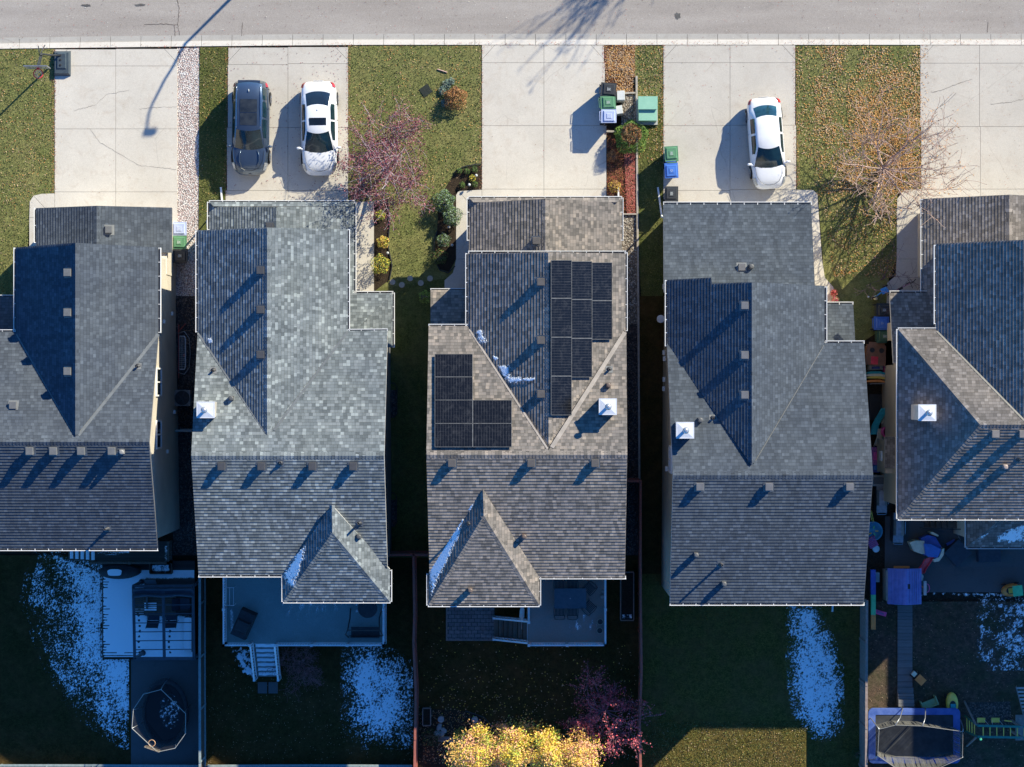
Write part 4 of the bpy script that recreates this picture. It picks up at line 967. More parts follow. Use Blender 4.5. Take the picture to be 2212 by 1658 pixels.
WHT = paint('white_car_paint', (.80, .80, .82)); GRY = M('slate_car_paint', (.07, .10, .15), (.06, .088, .135), 1.2, .3, .55, .9)
# slate SUV
r, top, side, patch = car('suv', 'dark slate grey SUV with panoramic glass roof, parked left of a white sedan', 545, 280, math.pi - .015, 4.80, 1.92, GRY, 1.62,
    [(0, .60), (.01, .80), (.03, .98), (.10, 1.02), (.3, 1.02), (.74, 1.04), (.85, .99), (.92, .90), (.965, .78), (1, .55)],
    dict(rg=.022, rr=.065, rf=.53, ws=.735, wr=.78, wf=.78, belt=1.02, bow=.07, pillars=((.10, .22), (.245, .405), (.43, .62))), .66, 'suv')
m = MB(); fl = lambda a, b, t0, t1, w: top(lerp(t0, t1, b), lerp(-w, w, a))
patch('panoramic_roof', lambda a, b: fl(a, b, .225, .362, .66), M('frosted_roof_glass', (.016, .020, .026), (.035, .04, .046), 3, .15, 0, .6), 6, 4, .012); patch('panoramic_roof', lambda a, b: fl(a, b, .368, .50, .66), M('frosted_roof_glass', (.02, .022, .026)), 6, 4, .012)
for s_ in (-1, 1): m = MB(); m.tube([top(t, s_ * .93) + Vector((0, 0, .05 if 0.09 < t < .5 else .0)) for t in (.08, .1, .3, .5, .52)], .018, 5); m.build('roof_rail', CHROME, r, smooth=True)
m = MB(); p = top(.135, 0); m.box(p + Vector((0, 0, .03)), (.05, .16, .07), 0, 0, .4); m.build('roof_antenna', M('fin_grey', (.4, .42, .45), None, 4, .3), r, bevel=.012)
for s_ in (-1, 1): m = MB(); m.tube([Vector((s_ * x_, (t - .5) * 4.8, z_)) for x_, t, z_ in ((.42, .75, 1.075), (.50, .80, 1.065), (.50, .86, 1.03), (.40, .92, .95))], [.02, .03, .03, .015], 6); m.build('bonnet_crease', GRY, r, smooth=True)
m = MB(); m.lathe((0, 0, 0), [(.9, -.5), (1, 0), (.9, .5)], 14); m.v = [(a * .085, 2.39 + c_ * .02, .60 + b * .055) for a, b, c_ in m.v]; m.build('emblem', CHROME, r)
m = MB(); m.box((0, -2.16, 1.50), (1.12, .26, .05)); m.build('tailgate_spoiler', GRY, r, bevel=.012)
# white sedan with sunroof
r, top, side, patch = car('sedan', 'glossy white sedan with black rear glass and small sunroof, under the purple tree', 692, 281, math.pi + .015, 4.80, 1.88, WHT, 1.42,
    [(0, .55), (.01, .78), (.03, .95), (.11, 1.0), (.3, .96), (.74, .92), (.85, .87), (.92, .79), (.965, .68), (1, .50)],
    dict(rg=.115, rr=.295, rf=.54, ws=.745, wr=.70, wf=.80, belt=.95, bow=.09, pillars=((.26, .425), (.445, .64)), rgmat=M('black_rear_glass', (.008, .011, .016), (.014, .022, .03), 1, .12, 0, .6)), .60, 'sedan')
patch('sunroof', lambda a, b: top(lerp(.41, .488, b), lerp(-.72, .72, a)), M('black_rear_glass', (0, 0, 0)), 6, 4, .010)
m = MB(); m.box(top(.325, 0) + Vector((0, 0, .02)), (.04, .11, .05), 0, 0, .4); m.build('roof_antenna', WHT, r, bevel=.01)
# second white sedan
r, top, side, patch = car('sedan', 'plain white older sedan with teal-tinted rear glass, parked alone at an angle', 1652.5, 313, math.pi + .075, 4.66, 1.80, WHT, 1.44,
    [(0, .58), (.01, .82), (.03, .98), (.10, 1.02), (.3, .97), (.74, .93), (.85, .88), (.92, .80), (.965, .70), (1, .52)],
    dict(rg=.095, rr=.245, rf=.545, ws=.755, wr=.66, wf=.80, belt=.96, bow=.09, pillars=((.24, .40), (.425, .62)), rgmat=M('teal_rear_glass', (.010, .030, .038), (.02, .06, .075), 5, .08, 0, .8)), .58, 'sedan')
# ---------- wheeled bins ----------
BLUEL = M('bin_blue_faded', (.42, .47, .66), (.36, .42, .62), 5, .45); BLUE = M('bin_blue', (.06, .17, .52), (.05, .14, .45), 5, .45); GRNL = M('bin_green', (.10, .24, .13), (.07, .19, .10), 4, .5); GRND = M('bin_green_dark', (.05, .12, .06), (.04, .09, .05), 4, .5); BLK = M('bin_black', (.022, .024, .026), (.035, .037, .04), 5, .5)
MARK = M('bin_mark', (.55, .58, .58), None, 9, .6)
def bin_(px, py, rz, body, lid, label, w=.67, d=.80, hh=1.05, mark='lines'):
    root = thing('wheeled_bin', label, 'bin', tuple(G(px, py, .03)), rz, 'wheeled household bins')
    m = MB(); m.v = []
    b0, b1 = (.42, .46), (w, d * .94)
    for i in range(4): pass
    lo = [(-b0[0] / 2, -b0[1] / 2, .04), (b0[0] / 2, -b0[1] / 2, .04), (b0[0] / 2, b0[1] / 2, .04), (-b0[0] / 2, b0[1] / 2, .04)]
    hi = [(-b1[0] / 2, -b1[1] / 2, hh - .08), (b1[0] / 2, -b1[1] / 2, hh - .08), (b1[0] / 2, b1[1] / 2, hh - .08), (-b1[0] / 2, b1[1] / 2, hh - .08)]
    m.poly(lo[::-1]); m.poly(hi)
    for i in range(4): j = (i + 1) % 4; m.poly([lo[i], lo[j], hi[j], hi[i]])
    m.build('bin_body', body, root, bevel=.02)
    m = MB(); m.box((0, -.01, hh - .055), (w * 1.04, d * .98, .06), 0, 0, .97); m.box((0, -.03, hh - .005), (w * .86, d * .78, .07), 0, 0, .82)
    L_ = m.build('lid', lid, root, bevel=.018)
    m = MB(); m.box((0, -.02, hh + .035), (w * .42, d * .36, .035), 0, 0, .8); m.build('lid_panel', lid, L_, bevel=.008)
    m = MB()
    if mark == 'lines':
        for k, (l_, yy) in enumerate(((.16, .05), (.12, .015), (.16, -.02), (.10, -.055), (.14, -.09))): m.box((0, yy, hh + .0545), (l_, .014, .003))
    else:
        for k in range(3):
            an = k * 2.0944 + .52; c = Vector((.045 * math.cos(an), -.02 + .045 * math.sin(an), hh + .0545)); m.box(c, (.07, .02, .003), an + 1.5708)
    m.build('lid_mark', MARK, L_)
    m = MB(); m.tube([(-w * .36, d * .46, hh - .06), (-w * .36, d * .56, hh - .03), (w * .36, d * .56, hh - .03), (w * .36, d * .46, hh - .06)], .018, 6); m.build('handle', lid, root, smooth=True)
    for s_ in (-1, 1):
        m = MB(); m.tube([(s_ * w * .40, b0[1] / 2 + .06, .12), (s_ * (w * .40 + .06), b0[1] / 2 + .06, .12)], .12, 14); m.build('wheel', TYRE, root)
for a in ((1312, 200, 1.5, BLK, BLK, 'black bin at the head of the cluster beside the third driveway', 'lines'), (1311, 228, 1.62, GRNL, GRNL, 'green bin between a black and a pale blue bin beside the third driveway', 'lines'),
          (1312.5, 257, 1.57, BLUEL, BLUEL, 'faded pale blue bin beside the round cedar', 'rec'), (1447, 338, 3.2, GRNL, GRNL, 'green bin standing alone above a blue one on the fourth driveway', 'lines'),
          (1447, 373, .05, BLUE, BLUE, 'bright blue bin on the left edge of the fourth driveway', 'rec'), (1447, 424, 3.14, BLK, BLK, 'black bin tucked against the slate-roofed garage', 'lines'),
          (393, 498, 1.57, BLUEL, BLUEL, 'pale blue bin on gravel beside the cream-walled house', 'rec'), (393, 527, 1.55, GRNL, GRNL, 'green bin on gravel between a pale blue and a black bin', 'lines'), (395, 556, 1.57, BLK, BLK, 'black bin at the mouth of the dark gravel passage', 'lines'),
          (1901, 672, 1.57, BLK, BLK, 'black bin beside the blue tricycle', 'lines'), (1896, 700, 1.57, BLUE, BLUE, 'blue bin in shade between a black and a dark green bin', 'rec'), (1902, 728, 1.55, GRND, GRND, 'dark green bin next to the brown play panel', 'lines')):
    bin_(*a[:5], a[5], mark=a[6])
# ---------- utility boxes ----------
UG = M('utility_green', (.27, .50, .37), (.23, .45, .33), 2, .5); UC = M('utility_pad', (.42, .42, .40), None, 4, .85); UB = M('utility_beige', (.50, .50, .46), None, 3, .5)
t_ = thing('transformer_box', 'green ground-mounted transformer box on a concrete pad by the round cedar', 'utility box', tuple(G(1397, 240, 0)))
m = MB(); m.box((.02, -.05, .06), (1.06, 1.36, .14)); m.build('base_pad', UC, t_, bevel=.02)
m = MB(); m.box((0, .28, .52), (.94, .62, .80), 0, 0, .99); m.box((0, -.32, .44), (.94, .58, .78), 0, 0, .98); m.build('cabinet', UG, t_, bevel=.03)
m = MB(); m.box((0, .28, .935), (.98, .66, .04)); m.build('cabinet_lid', UG, t_, bevel=.015)
for s_ in (-1, 1): m = MB(); m.box((s_ * .3, -.03, .80), (.06, .04, .03)); m.build('hinge', DMET, t_)
for (px, py, wv, dv, hv, rz, lb) in ((1339, 212, .42, .50, .85, .02, 'beige telecom pedestal behind the black bin'), (1336, 242, .34, .44, .75, .15, 'smaller pale grey telecom pedestal behind the green bin')):
    t_ = thing('utility_pedestal', lb, 'utility box', tuple(G(px, py, 0)), rz); m = MB(); m.box((0, 0, hv / 2), (wv, dv, hv), 0, 0, .92); m.build('housing', UB, t_, bevel=.02)
    m = MB(); m.box((0, 0, hv + .02), (wv * .98, dv * .98, .06), 0, 0, .9); m.build('cap', M('pedestal_cap', (.62, .63, .60), None, 3, .5), t_, bevel=.015)
# ---------- basketball hoop on the first driveway ----------
def hoop(px, py, label, rz=0):
    root = thing('basketball_hoop', label, 'basketball hoop', tuple(G(px, py, .02)), rz)
    m = MB(); m.box((.05, 0, .12), (.86, 1.28, .2), 0, 0, .82); m.box((.05, .1, .24), (.5, .9, .08), 0, 0, .8); m.build('base', M('hoop_base', (.055, .075, .09), (.04, .055, .07), 4, .45), root, bevel=.05)
    for yy in (-.12, .15, .38): m = MB(); m.lathe((.0, yy, .27), [(.06, 0), (.06, .03), (.03, .035)], 12); m.build('base_cap', BLACK, root)
    m = MB(); m.tube([(-.05, .38, .25), (-.28, .22, 1.3), (-.42, .12, 2.3), (-.46, .0, 2.7)], [.05, .045, .045, .04], 8); m.build('pole', DMET, root, smooth=True)
    m = MB(); m.bar((-.46, .02, 2.6), (-.5, -.62, 3.1), .06, .06); m.bar((-.44, .12, 2.3), (-.5, -.62, 2.75), .05, .05); m.bar((-.3, .55, 2.35), (-.46, .02, 2.7), .04, .04); m.bar((-.5, .1, 2.7), (-.62, .5, 2.4), .04, .04); m.build('support_arm', DMET, root)
    m = MB(); m.bx((-1.08, -.68, 2.65), (.0, -.64, 3.4)); b_ = m.build('backboard', M('backboard_clear', (.30, .33, .33), (.42, .45, .45), 3, .12, 0, .5, alpha=.75), root)
    m = MB()
    for a, b in (((-1.1, 2.64), (.02, 2.64)), ((-1.1, 3.41), (.02, 3.41)), ((-1.1, 2.62), (-1.1, 3.43)), ((.02, 2.62), (.02, 3.43))): m.bar((a[0], -.66, a[1]), (b[0], -.66, b[1]), .05, .05)
    m.build('backboard_frame', GALV, b_)
    cx_, cy_, zz = -.52, -.96, 2.85; ring = [(cx_ + .23 * math.cos(k / 20 * 6.2832), cy_ + .23 * math.sin(k / 20 * 6.2832), zz) for k in range(21)]
    ro = MB(); ro.tube(ring, .028, 6, cap=False); ro.bar((cx_, -.68, zz), (cx_, -.74, zz), .14, .04); rm = ro.build('rim', M('rim_red', (.75, .05, .05), None, 5, .4), root)
    m = MB()
    for k in range(12):
        a, b = k / 12 * 6.2832, (k + 1) / 12 * 6.2832; pts = [(cx_ + rr_ * math.cos(a + (b - a) * i / 4 * 2), cy_ + rr_ * math.sin(a + (b - a) * i / 4 * 2), zz - .1 * i) for i, rr_ in enumerate((.22, .17, .13, .11, .12))]
        m.tube(pts, .007, 3, cap=False); pts = [(cx_ + rr_ * math.cos(a - (b - a) * i / 4 * 2), cy_ + rr_ * math.sin(a - (b - a) * i / 4 * 2), zz - .1 * i) for i, rr_ in enumerate((.22, .17, .13, .11, .12))]; m.tube(pts, .007, 3, cap=False)
    m.build('net', M('net_white', (.6, .6, .6), None, 5, .9), rm)
hoop(133, 138, 'portable basketball hoop with dark weighted base at the corner of the first driveway')
# ---------- street lamp beyond the top edge; its curved shadow crosses the first driveway ----------
k_ = 1 / math.tan(R(26.8)); 
def from_shadow(sx, sy, z): p = P(sx, sy); return Vector((p.x + z * k_ * .7071, p.y + z * k_ * .7071, z))
pts = []
by = from_shadow(400, 95, 5.2).y
for sx, sy in ((400, 95), (385, 122), (370, 150), (354, 175), (340, 203), (328, 226), (320, 247), (316, 270), (316, 288)):
    p = P(sx, sy); z = (by - p.y) / (k_ * .7071); pts.append(Vector((p.x + z * k_ * .7071, by, z)))
t_ = thing('street_lamp', 'curved-arm street lamp beyond the top edge, seen only by its long shadow', 'street lamp', (pts[0].x, by, -.02))
m = MB(); m.tube([(pts[0].x, by, -.02), (pts[0].x, by, 2.5), pts[0]], [.11, .09, .07], 10); BW(m, 'pole', GALV, t_, smooth=True)
m = MB(); m.tube(pts, [.07, .066, .062, .06, .056, .052, .05, .048, .046], 8); BW(m, 'arm', GALV, t_, smooth=True)
m = MB(); m.box(pts[-1] + Vector((.12, 0, .02)), (.62, .28, .16), 0, 0, .7); BW(m, 'lamp_head', DMET, t_, bevel=.03)
# ---------- plants ----------
def leafm(name, c1, c2): return M(name, c1, c2, 9, .8, world=True)
def leaf(m, p, s, rnd, mi=0, flat=0.0):
    a = rnd.uniform(0, 6.28); n = Vector((rnd.gauss(0, 1), rnd.gauss(0, 1), rnd.gauss(0, 1) + flat)).normalized()
    u = n.orthogonal().normalized(); u.rotate(Matrix.Rotation(a, 3, n)); v = n.cross(u); L, W = s * rnd.uniform(.7, 1.3), s * rnd.uniform(.35, .6)
    m.poly([p - u * L * .5, p + v * W * .5, p + u * L * .5, p - v * W * .5], None, mi)
def grow(m, tips, p, d, L, r, lev, rnd, up=.15, kink=.18, nsub=4, spread=.75, rmin=.006):
    pts = [p]; rad = [r]; n = 5; q = p.copy(); dd = d.copy()
    for i in range(n):
        dd = (dd + Vector((rnd.gauss(0, kink), rnd.gauss(0, kink), rnd.gauss(0, kink) + up * .5))).normalized(); q = q + dd * L / n
        pts.append(q.copy()); rad.append(max(rmin, r * (1 - .72 * (i + 1) / n)))
    m.tube(pts, rad, 5 if r > .02 else 3, cap=False)
    if lev <= 1: tips += pts[1:]
    if lev == 0: return
    for k in range(nsub + (1 if lev > 1 else 0)):
        t = rnd.uniform(.25, 1.0); i = min(n - 1, int(t * n)); b = pts[i].lerp(pts[i + 1], t * n - i); ax = (pts[i + 1] - pts[i]).normalized()
        side = Vector((rnd.gauss(0, 1), rnd.gauss(0, 1), rnd.gauss(0, .6))).normalized()
        nd = (ax * (1 - spread * .5) + side * spread).normalized()
        grow(m, tips, b, nd, L * rnd.uniform(.42, .68), max(rmin, rad[i] * .6), lev - 1, rnd, up, kink, nsub, spread, rmin)
def tree(label, px, py, hgt, rad, seed, bark, leafs, nleaf, ls, limbs=9, lev=3, elev=(.25, .9), trunk_h=.9, tr=.09, lean=(0, 0), name='tree', group=None, nsub=4, leafspread=.10, rmin=.006, spread=.8):
    rnd = random.Random(seed); base = G(px, py, 0); root = thing(name, label, 'tree', tuple(base), 0, group)
    m = MB(); tips = []; top = Vector((lean[0] * .3, lean[1] * .3, trunk_h)); m.tube([Vector((0, 0, -.1)), top * .5, top], [tr * 1.3, tr, tr * .85], 8)
    for k in range(limbs):
        a = k / limbs * 6.2832 + rnd.uniform(-.3, .3); e = rnd.uniform(*elev); d = Vector((math.cos(a) * math.cos(e) + lean[0] * .3, math.sin(a) * math.cos(e) + lean[1] * .3, math.sin(e)))
        L = rad * .75 / max(.5, math.cos(e)) * rnd.uniform(.82, 1.0); L = min(L, hgt - trunk_h)
        grow(m, tips, top * rnd.uniform(.75, 1.0), d.normalized(), L, tr * .5, lev - 1, rnd, .12, .16, nsub, spread, rmin)
    t = m.build('trunk', bark, root, smooth=True)
    if nleaf:
        c = MB()
        for _ in range(nleaf):
            p = rnd.choice(tips) + Vector((rnd.gauss(0, leafspread), rnd.gauss(0, leafspread), rnd.gauss(0, leafspread))); leaf(c, p, ls, rnd, rnd.randrange(len(leafs)), .3)
        c.build('crown', leafs, root)
    return root
BARKL = M('bark_pale', (.55, .45, .47), (.40, .31, .34), 12, .85); BARKT = M('bark_tan', (.36, .27, .22), (.24, .17, .14), 12, .85); BARKD = M('bark_dark', (.10, .06, .07), (.06, .035, .045), 12, .85)
PUR = [leafm('leaf_plum', (.17, .03, .05), (.10, .02, .035)), leafm('leaf_purple', (.30, .08, .10), (.21, .055, .07)), leafm('leaf_mauve', (.40, .18, .19), (.28, .12, .13))]
ORG = [leafm('leaf_orange', (.58, .26, .07), (.48, .20, .05)), leafm('leaf_amber', (.62, .38, .12), (.5, .28, .09)), leafm('leaf_tan', (.50, .33, .20), (.40, .25, .14))]
YEL = [leafm('leaf_yellow', (.85, .62, .08), (.75, .55, .08)), leafm('leaf_lime', (.44, .52, .08), (.32, .42, .07)), leafm('leaf_gold', (.88, .56, .16), (.76, .42, .14)), leafm('leaf_peach', (.80, .42, .28), (.66, .32, .2))]
GRN = [leafm('leaf_green', (.07, .14, .035), (.045, .10, .03)), leafm('leaf_deep_green', (.035, .075, .025), (.025, .055, .02)), leafm('leaf_bright', (.20, .32, .05), (.14, .24, .04))]
tree('plum-leaved crabapple tree with pale bare twigs beside the white sunroof sedan', 838, 372, 4.6, 3.1, 23, BARKL, PUR[:1] + PUR, 12500, .10, 13, 3, (.25, 1.0), .8, .09, (-.15, .25), 'crabapple_tree', None, 4, .12, .008)
tree('nearly bare tree with a few orange leaves spreading over the right-hand lawn and driveway', 1897, 372, 4.6, 3.7, 5, M('bark_pinkish', (.50, .36, .30), (.34, .23, .19), 12, .85), ORG, 1100, .11, 13, 3, (.2, .9), .8, .10, (.5, .35), 'bare_tree', None, 6, .05, .011)
tree('small dark leafless sapling near the blue tricycle', 1902, 606, 2.6, 2.2, 9, M('bark_plum', (.12, .05, .10), (.08, .04, .07), 12, .8), PUR, 30, .06, 5, 3, (.3, .9), .4, .03, (.5, .5), 'sapling', None, 3, .05, .006)
tree('leafless side tree whose roof-edge twigs reach over the garage of the right-hand house', 1985, 420, 2.4, 1.6, 21, BARKT, ORG, 40, .07, 5, 2, (.2, .8), .5, .03, (-.1, -.4), 'sapling', None, 4)
tree('tall thin street tree beyond the top edge, seen by its shadow on the road', 1772, -512, 8.4, 3.5, 14, BARKD, ORG, 1500, .16, 13, 3, (1.28, 1.5), 2.2, .16, (0, 0), 'street_tree', None, 4,   .10, .014, .30)
tree('pink-leaved tree in the back corner by the red fence, partly sunlit', 1304, 1530, 4.6, 2.0, 33, M('bark_rose', (.34, .18, .22), (.22, .11, .15), 12, .85), [leafm('leaf_rose', (.66, .09, .13), (.52, .07, .10)), leafm('leaf_pink', (.74, .22, .22), (.60, .16, .17)), PUR[0]], 4600, .11, 11, 3, (.35, 1.1), .7, .07, (.1, -.15), 'ornamental_tree', None, 5, .08)
tree('low reddish twiggy bush in shade beside the deck stairs', 652, 1437, 1.8, 1.55, 41, M('bark_wine', (.28, .12, .12), (.2, .08, .085), 12, .85), [leafm('leaf_wine', (.34, .12, .12), (.24, .08, .085))], 2600, .06, 14, 3, (.15, 1.0), .2, .03, (0, 0), 'twiggy_bush', None, 4, .09, .006)
def crown_tree(label, px, py, z0, z1, rad, seed, mats, n, ls, group, weights=None):
    rnd = random.Random(seed); base = G(px, py, 0); root = thing('yellow_tree', label, 'tree', tuple(base), 0, group); m = MB()
    m.tube([(0, 0, -.1), (0, 0, z0 + 1), (.05, 0, z1 * .8)], [.12, .09, .03], 8)
    clumps = []
    for _ in range(44):
        z = rnd.uniform(z0, z1); f = math.sin(min(1, max(0, (z1 - z) / (z1 - z0)) ** .6) * 1.75) ; rr = rad * max(.12, f) * rnd.uniform(.35, .95); a = rnd.uniform(0, 6.28)
        c = Vector((rr * math.cos(a), rr * math.sin(a), z)); clumps.append((c, rnd.uniform(.22, .42) * (rad / 1.0), rnd.choice(weights or range(len(mats)))))
        m.tube([(0, 0, max(.4, z - .7)), tuple(c)], [.03, .012], 4, cap=False)
    m.build('trunk', BARKT, root); c = MB()
    for _ in range(n):
        q, r, mi = rnd.choice(clumps); p = q + Vector((rnd.gauss(0, 1), rnd.gauss(0, 1), rnd.gauss(0, .8))) * r * .55
        leaf(c, p, ls, rnd, mi if rnd.random() < .65 else rnd.randrange(len(mats)), .5)
    c.build('crown', mats, root); return root
for i, (px, py, r_, lb, wt) in enumerate(((1026, 1606, 1.1, 'golden peach-tinted tree, leftmost of the sunlit row at the bottom edge', [0, 0, 2, 2, 3, 1]), (1106, 1592, 1.05, 'green-and-yellow tree, second of the sunlit row at the bottom edge', [0, 1, 1, 2, 3]), (1180, 1600, 1.0, 'greenish yellow tree, third of the sunlit row at the bottom edge', [1, 1, 0, 0, 2]), (1242, 1610, 1.0, 'orange-tipped yellow tree, rightmost of the sunlit row beside the pink tree', [0, 0, 2, 3, 3]))):
    crown_tree(lb, px, py, 1.2, 5.7, r_ * 1.12, 60 + i, YEL, 9000, .12, 'sunlit yellow trees at the bottom edge', wt)
def shrub(label, px, py, rad, hgt, mats, n, ls, seed, cat='shrub', ring=None, name='shrub'):
    rnd = random.Random(seed); root = thing(name, label, cat, tuple(G(px, py, .01))); m = MB()
    for k in range(14):
        a = rnd.uniform(0, 6.28); r_ = rad * rnd.uniform(.3, .8); m.tube([(0, 0, 0), (r_ * .5 * math.cos(a), r_ * .5 * math.sin(a), hgt * .5), (r_ * math.cos(a), r_ * math.sin(a), hgt * .8)], [.015, .01, .006], 4, cap=False)
    m.build('stems', BARKT, root); c = MB()
    lob = [(rnd.uniform(0, 6.28), rnd.uniform(.75, 1.15)) for _ in range(5)]
    for _ in range(n):
        a = rnd.uniform(0, 6.28); q_ = math.sqrt(rnd.random()); k = rnd.uniform(.7, 1.0)
        f = 1 + sum((w - 1) * .5 * math.cos(a - q) for q, w in lob) + .10 * math.sin(5 * a)
        rr = rad * q_ * f; z = hgt * (math.sqrt(max(0, 1 - q_ * q_ * .92)) * k if rnd.random() < .8 else rnd.random() * .6) * (1 + .15 * math.sin(rr * 17 + a * 3)); mi = rnd.randrange(len(mats))
        if ring: mi = rnd.choice(ring[0]) if rr > rad * .62 else rnd.choice(ring[1])
        leaf(c, Vector((rr * math.cos(a), rr * math.sin(a), max(.02, z))), ls, rnd, mi, .3)
    c.build('foliage', mats, root); return root
RUST = [leafm('leaf_rust', (.42, .17, .05), (.32, .12, .035)), leafm('leaf_brown', (.22, .11, .05), (.16, .08, .04)), leafm('leaf_sand', (.50, .28, .12), (.38, .2, .08))]
SAGE = [leafm('leaf_sage', (.22, .30, .22), (.16, .23, .17)), leafm('leaf_sage_pale', (.34, .42, .34), (.26, .34, .28))]
REDC = [leafm('leaf_red', (.46, .09, .07), (.36, .07, .05)), leafm('leaf_crimson', (.60, .20, .16), (.48, .14, .11)), RUST[1]]
shrub('rusty orange rounded shrub in the middle of the second lawn', 984, 210, .60, .75, RUST, 2200, .075, 1)
for i, (x, y, r_) in enumerate(((957, 196, .26), (966, 182, .24), (962, 222, .24), (975, 177, .2))): shrub(['sage-green clump left of the rusty orange shrub', 'sage-green clump above left of the rusty orange shrub', 'sage-green clump below left of the rusty orange shrub', 'small sage clump just above the rusty orange shrub'][i], x, y, r_, .2, SAGE, 500, .06, 90 + i, 'plant', name='sage_plant')
shrub('round cedar shrub, bright green ring round a brown centre', 1362, 294, .86, 1.15, GRN + RUST, 6500, .07, 2, ring=([0, 2, 2, 2], [3, 4, 4, 5, 0]))
shrub('broad dark green bush beside the walk of the solar-panelled house', 963, 436, .56, .9, GRN + SAGE, 2600, .07, 3); shrub('lower green bush touching the broad dark bush', 972, 468, .50, .8, GRN + SAGE, 2200, .07, 4)
for i, (x, y, r_, mt, lb) in enumerate(((993, 370, .15, GRN, 'tiny green bush at the left of the corner bed'), (1009, 371, .17, GRN, 'tiny green bush at the top middle of the corner bed'), (1025, 367, .17, GRN, 'tiny green bush in the upper corner of the corner bed'), (1020, 385, .18, YEL[:2], 'tiny yellow bush in the centre of the corner bed'), (999, 401, .16, GRN, 'tiny green bush at the lower left of the corner bed'), (1026, 398, .17, GRN, 'tiny green bush at the lower right of the corner bed'))): shrub(lb, x, y, r_, .28, mt, 420, .045, 10 + i)
for i, (x, y, r_, hh, mt, n_, lb) in enumerate(((824, 466, .26, .4, YEL[:2] + GRN[2:], 500, 'yellow-green perennial at the head of the walkway bed'), (826, 522, .32, .5, YEL[:3], 700, 'bright yellow perennial halfway down the walkway bed'), (823, 572, .50, .9, YEL[:2] + GRN[2:], 1100, 'loose lime-yellow shrub at the end of the walkway bed'), (918, 640, .34, .6, GRN[2:] + YEL[1:2], 420, 'small leafy green plant left of the porch roof'),
    (1322, 338, .32, .4, RUST, 700, 'brown grass tuft at the head of the red bed'), (1328, 403, .33, .45, RUST[1:] + YEL[:1], 800, 'golden brown grass tuft low in the red bed'), (958, 520, .36, .5, GRN + SAGE, 900, 'grey-green plant in the dark bed by the walk'), (950, 556, .42, .5, GRN + RUST[1:2], 900, 'dark leafy plant at the bottom of the bed by the walk'), (822, 428, .35, .5, GRN + RUST[1:2], 800, 'dark plant at the corner of the blue-grey house'),
    (1905, 660, .2, .3, GRN[:2], 200, 'weeds behind the black bin'), (932, 1590, .5, .7, GRN[:2], 700, 'dark shrub beside the stones in the shaded bed'), (1850, 1628, .3, .4, GRN[:2], 300, 'dark tuft at the foot of the grey fence'), (1000, 1585, .45, 1.9, GRN[2:] + YEL[:2], 900, 'slim green-yellow sapling behind the golden tree'))):
    shrub(lb, x, y, r_, hh, mt, n_, .06, 30 + i, 'plant', name='garden_plant')
# dead-leaf carpets, grass blades: countless
def scatter(name, label, poly, n, s, mats, seed, dz=.02, flat=3.0, dens=None, kind='stuff'):
    rnd = random.Random(seed); m = MB(); xs_ = [p[0] for p in poly]; ys_ = [p[1] for p in poly]; k = 0; tries = 0
    def inside(x, y):
        c = False
        for i in range(len(poly)):
            (a, b), (c_, d) = poly[i], poly[i - 1]
            if (b > y) != (d > y) and x < (c_ - a) * (y - b) / (d - b) + a: c = not c
        return c
    while k < n and tries < n * 30:
        tries += 1; x, y = rnd.uniform(min(xs_), max(xs_)), rnd.uniform(min(ys_), max(ys_))
        if not inside(x, y) or (dens and rnd.random() > dens(x, y)): continue
        p = G(x, y, dz + rnd.uniform(0, .02)); leaf(m, p, s, rnd, rnd.randrange(len(mats)), flat); k += 1
    o = m.build(name, mats); o['kind'] = kind; o['label'] = label; return o
LF = ORG + [RUST[1], leafm('leaf_pale', (.62, .44, .30), (.52, .36, .22))]
cl = lambda x, y, s=40: .5 + .9 * noise.noise((x / s, y / s, 3.3))
RL = [(1718, 100), (1987, 100), (1990, 408), (1939, 420), (1935, 600), (1800, 600), (1770, 425), (1722, 410)]
scatter('fallen_leaves', 'thick scatter of pale orange dead leaves on the right-hand lawn', RL, 9500, .085, LF, 1, dens=lambda x, y: max(.04, cl(x, y)) * (1.0 if y < 420 else .35) * (.35 if x < 1760 else 1))
scatter('fallen_leaves', 'bright orange leaves dropped below the nearly bare tree', [(1760, 170), (1988, 150), (1992, 408), (1940, 420), (1930, 520), (1790, 440)], 4200, .085, ORG[:2] + ORG[:1] + RUST[2:], 21, dens=lambda x, y: math.exp(-((x - 1915) / 75) ** 2 - ((y - 300) / 110) ** 2))
scatter('fallen_leaves', 'dead leaves covering the narrow verge beside the third driveway', [(1306, 98), (1372, 98), (1372, 205), (1310, 205)], 2600, .08, LF, 2, dens=lambda x, y: max(.2, cl(x, y)))
scatter('fallen_leaves', 'dead leaves over the narrow grass by the transformer box', [(1372, 98), (1433, 98), (1433, 360), (1378, 340)], 800, .07, LF, 3)
scatter('fallen_leaves', 'sparse dead leaves on the middle front lawn', [(752, 99), (1041, 98), (1041, 360), (960, 400), (830, 430), (752, 430)], 1000, .07, LF, 4, dens=lambda x, y: max(.05, cl(x, y)))
scatter('fallen_leaves', 'sparse dead leaves on the left front lawn', [(-20, 108), (118, 106), (118, 418), (60, 430), (-20, 640)], 900, .07, LF, 5, dens=lambda x, y: max(.05, cl(x, y)))
scatter('fallen_leaves', 'dead leaves on the grass strip beside the gravel', [(431, 103), (493, 102), (488, 430), (431, 470)], 180, .07, LF, 6)
scatter('fallen_leaves', 'reddish ground cover and leaves along the narrow bed', [(1348, 330), (1374, 320), (1374, 462), (1354, 462)], 3000, .07, REDC, 7, .05)
scatter('fallen_leaves', 'dark red leaves over the mulch bed', [(1311, 300), (1350, 300), (1352, 455), (1311, 462)], 1500, .06, [REDC[0], RUST[1], RUST[0]], 8)
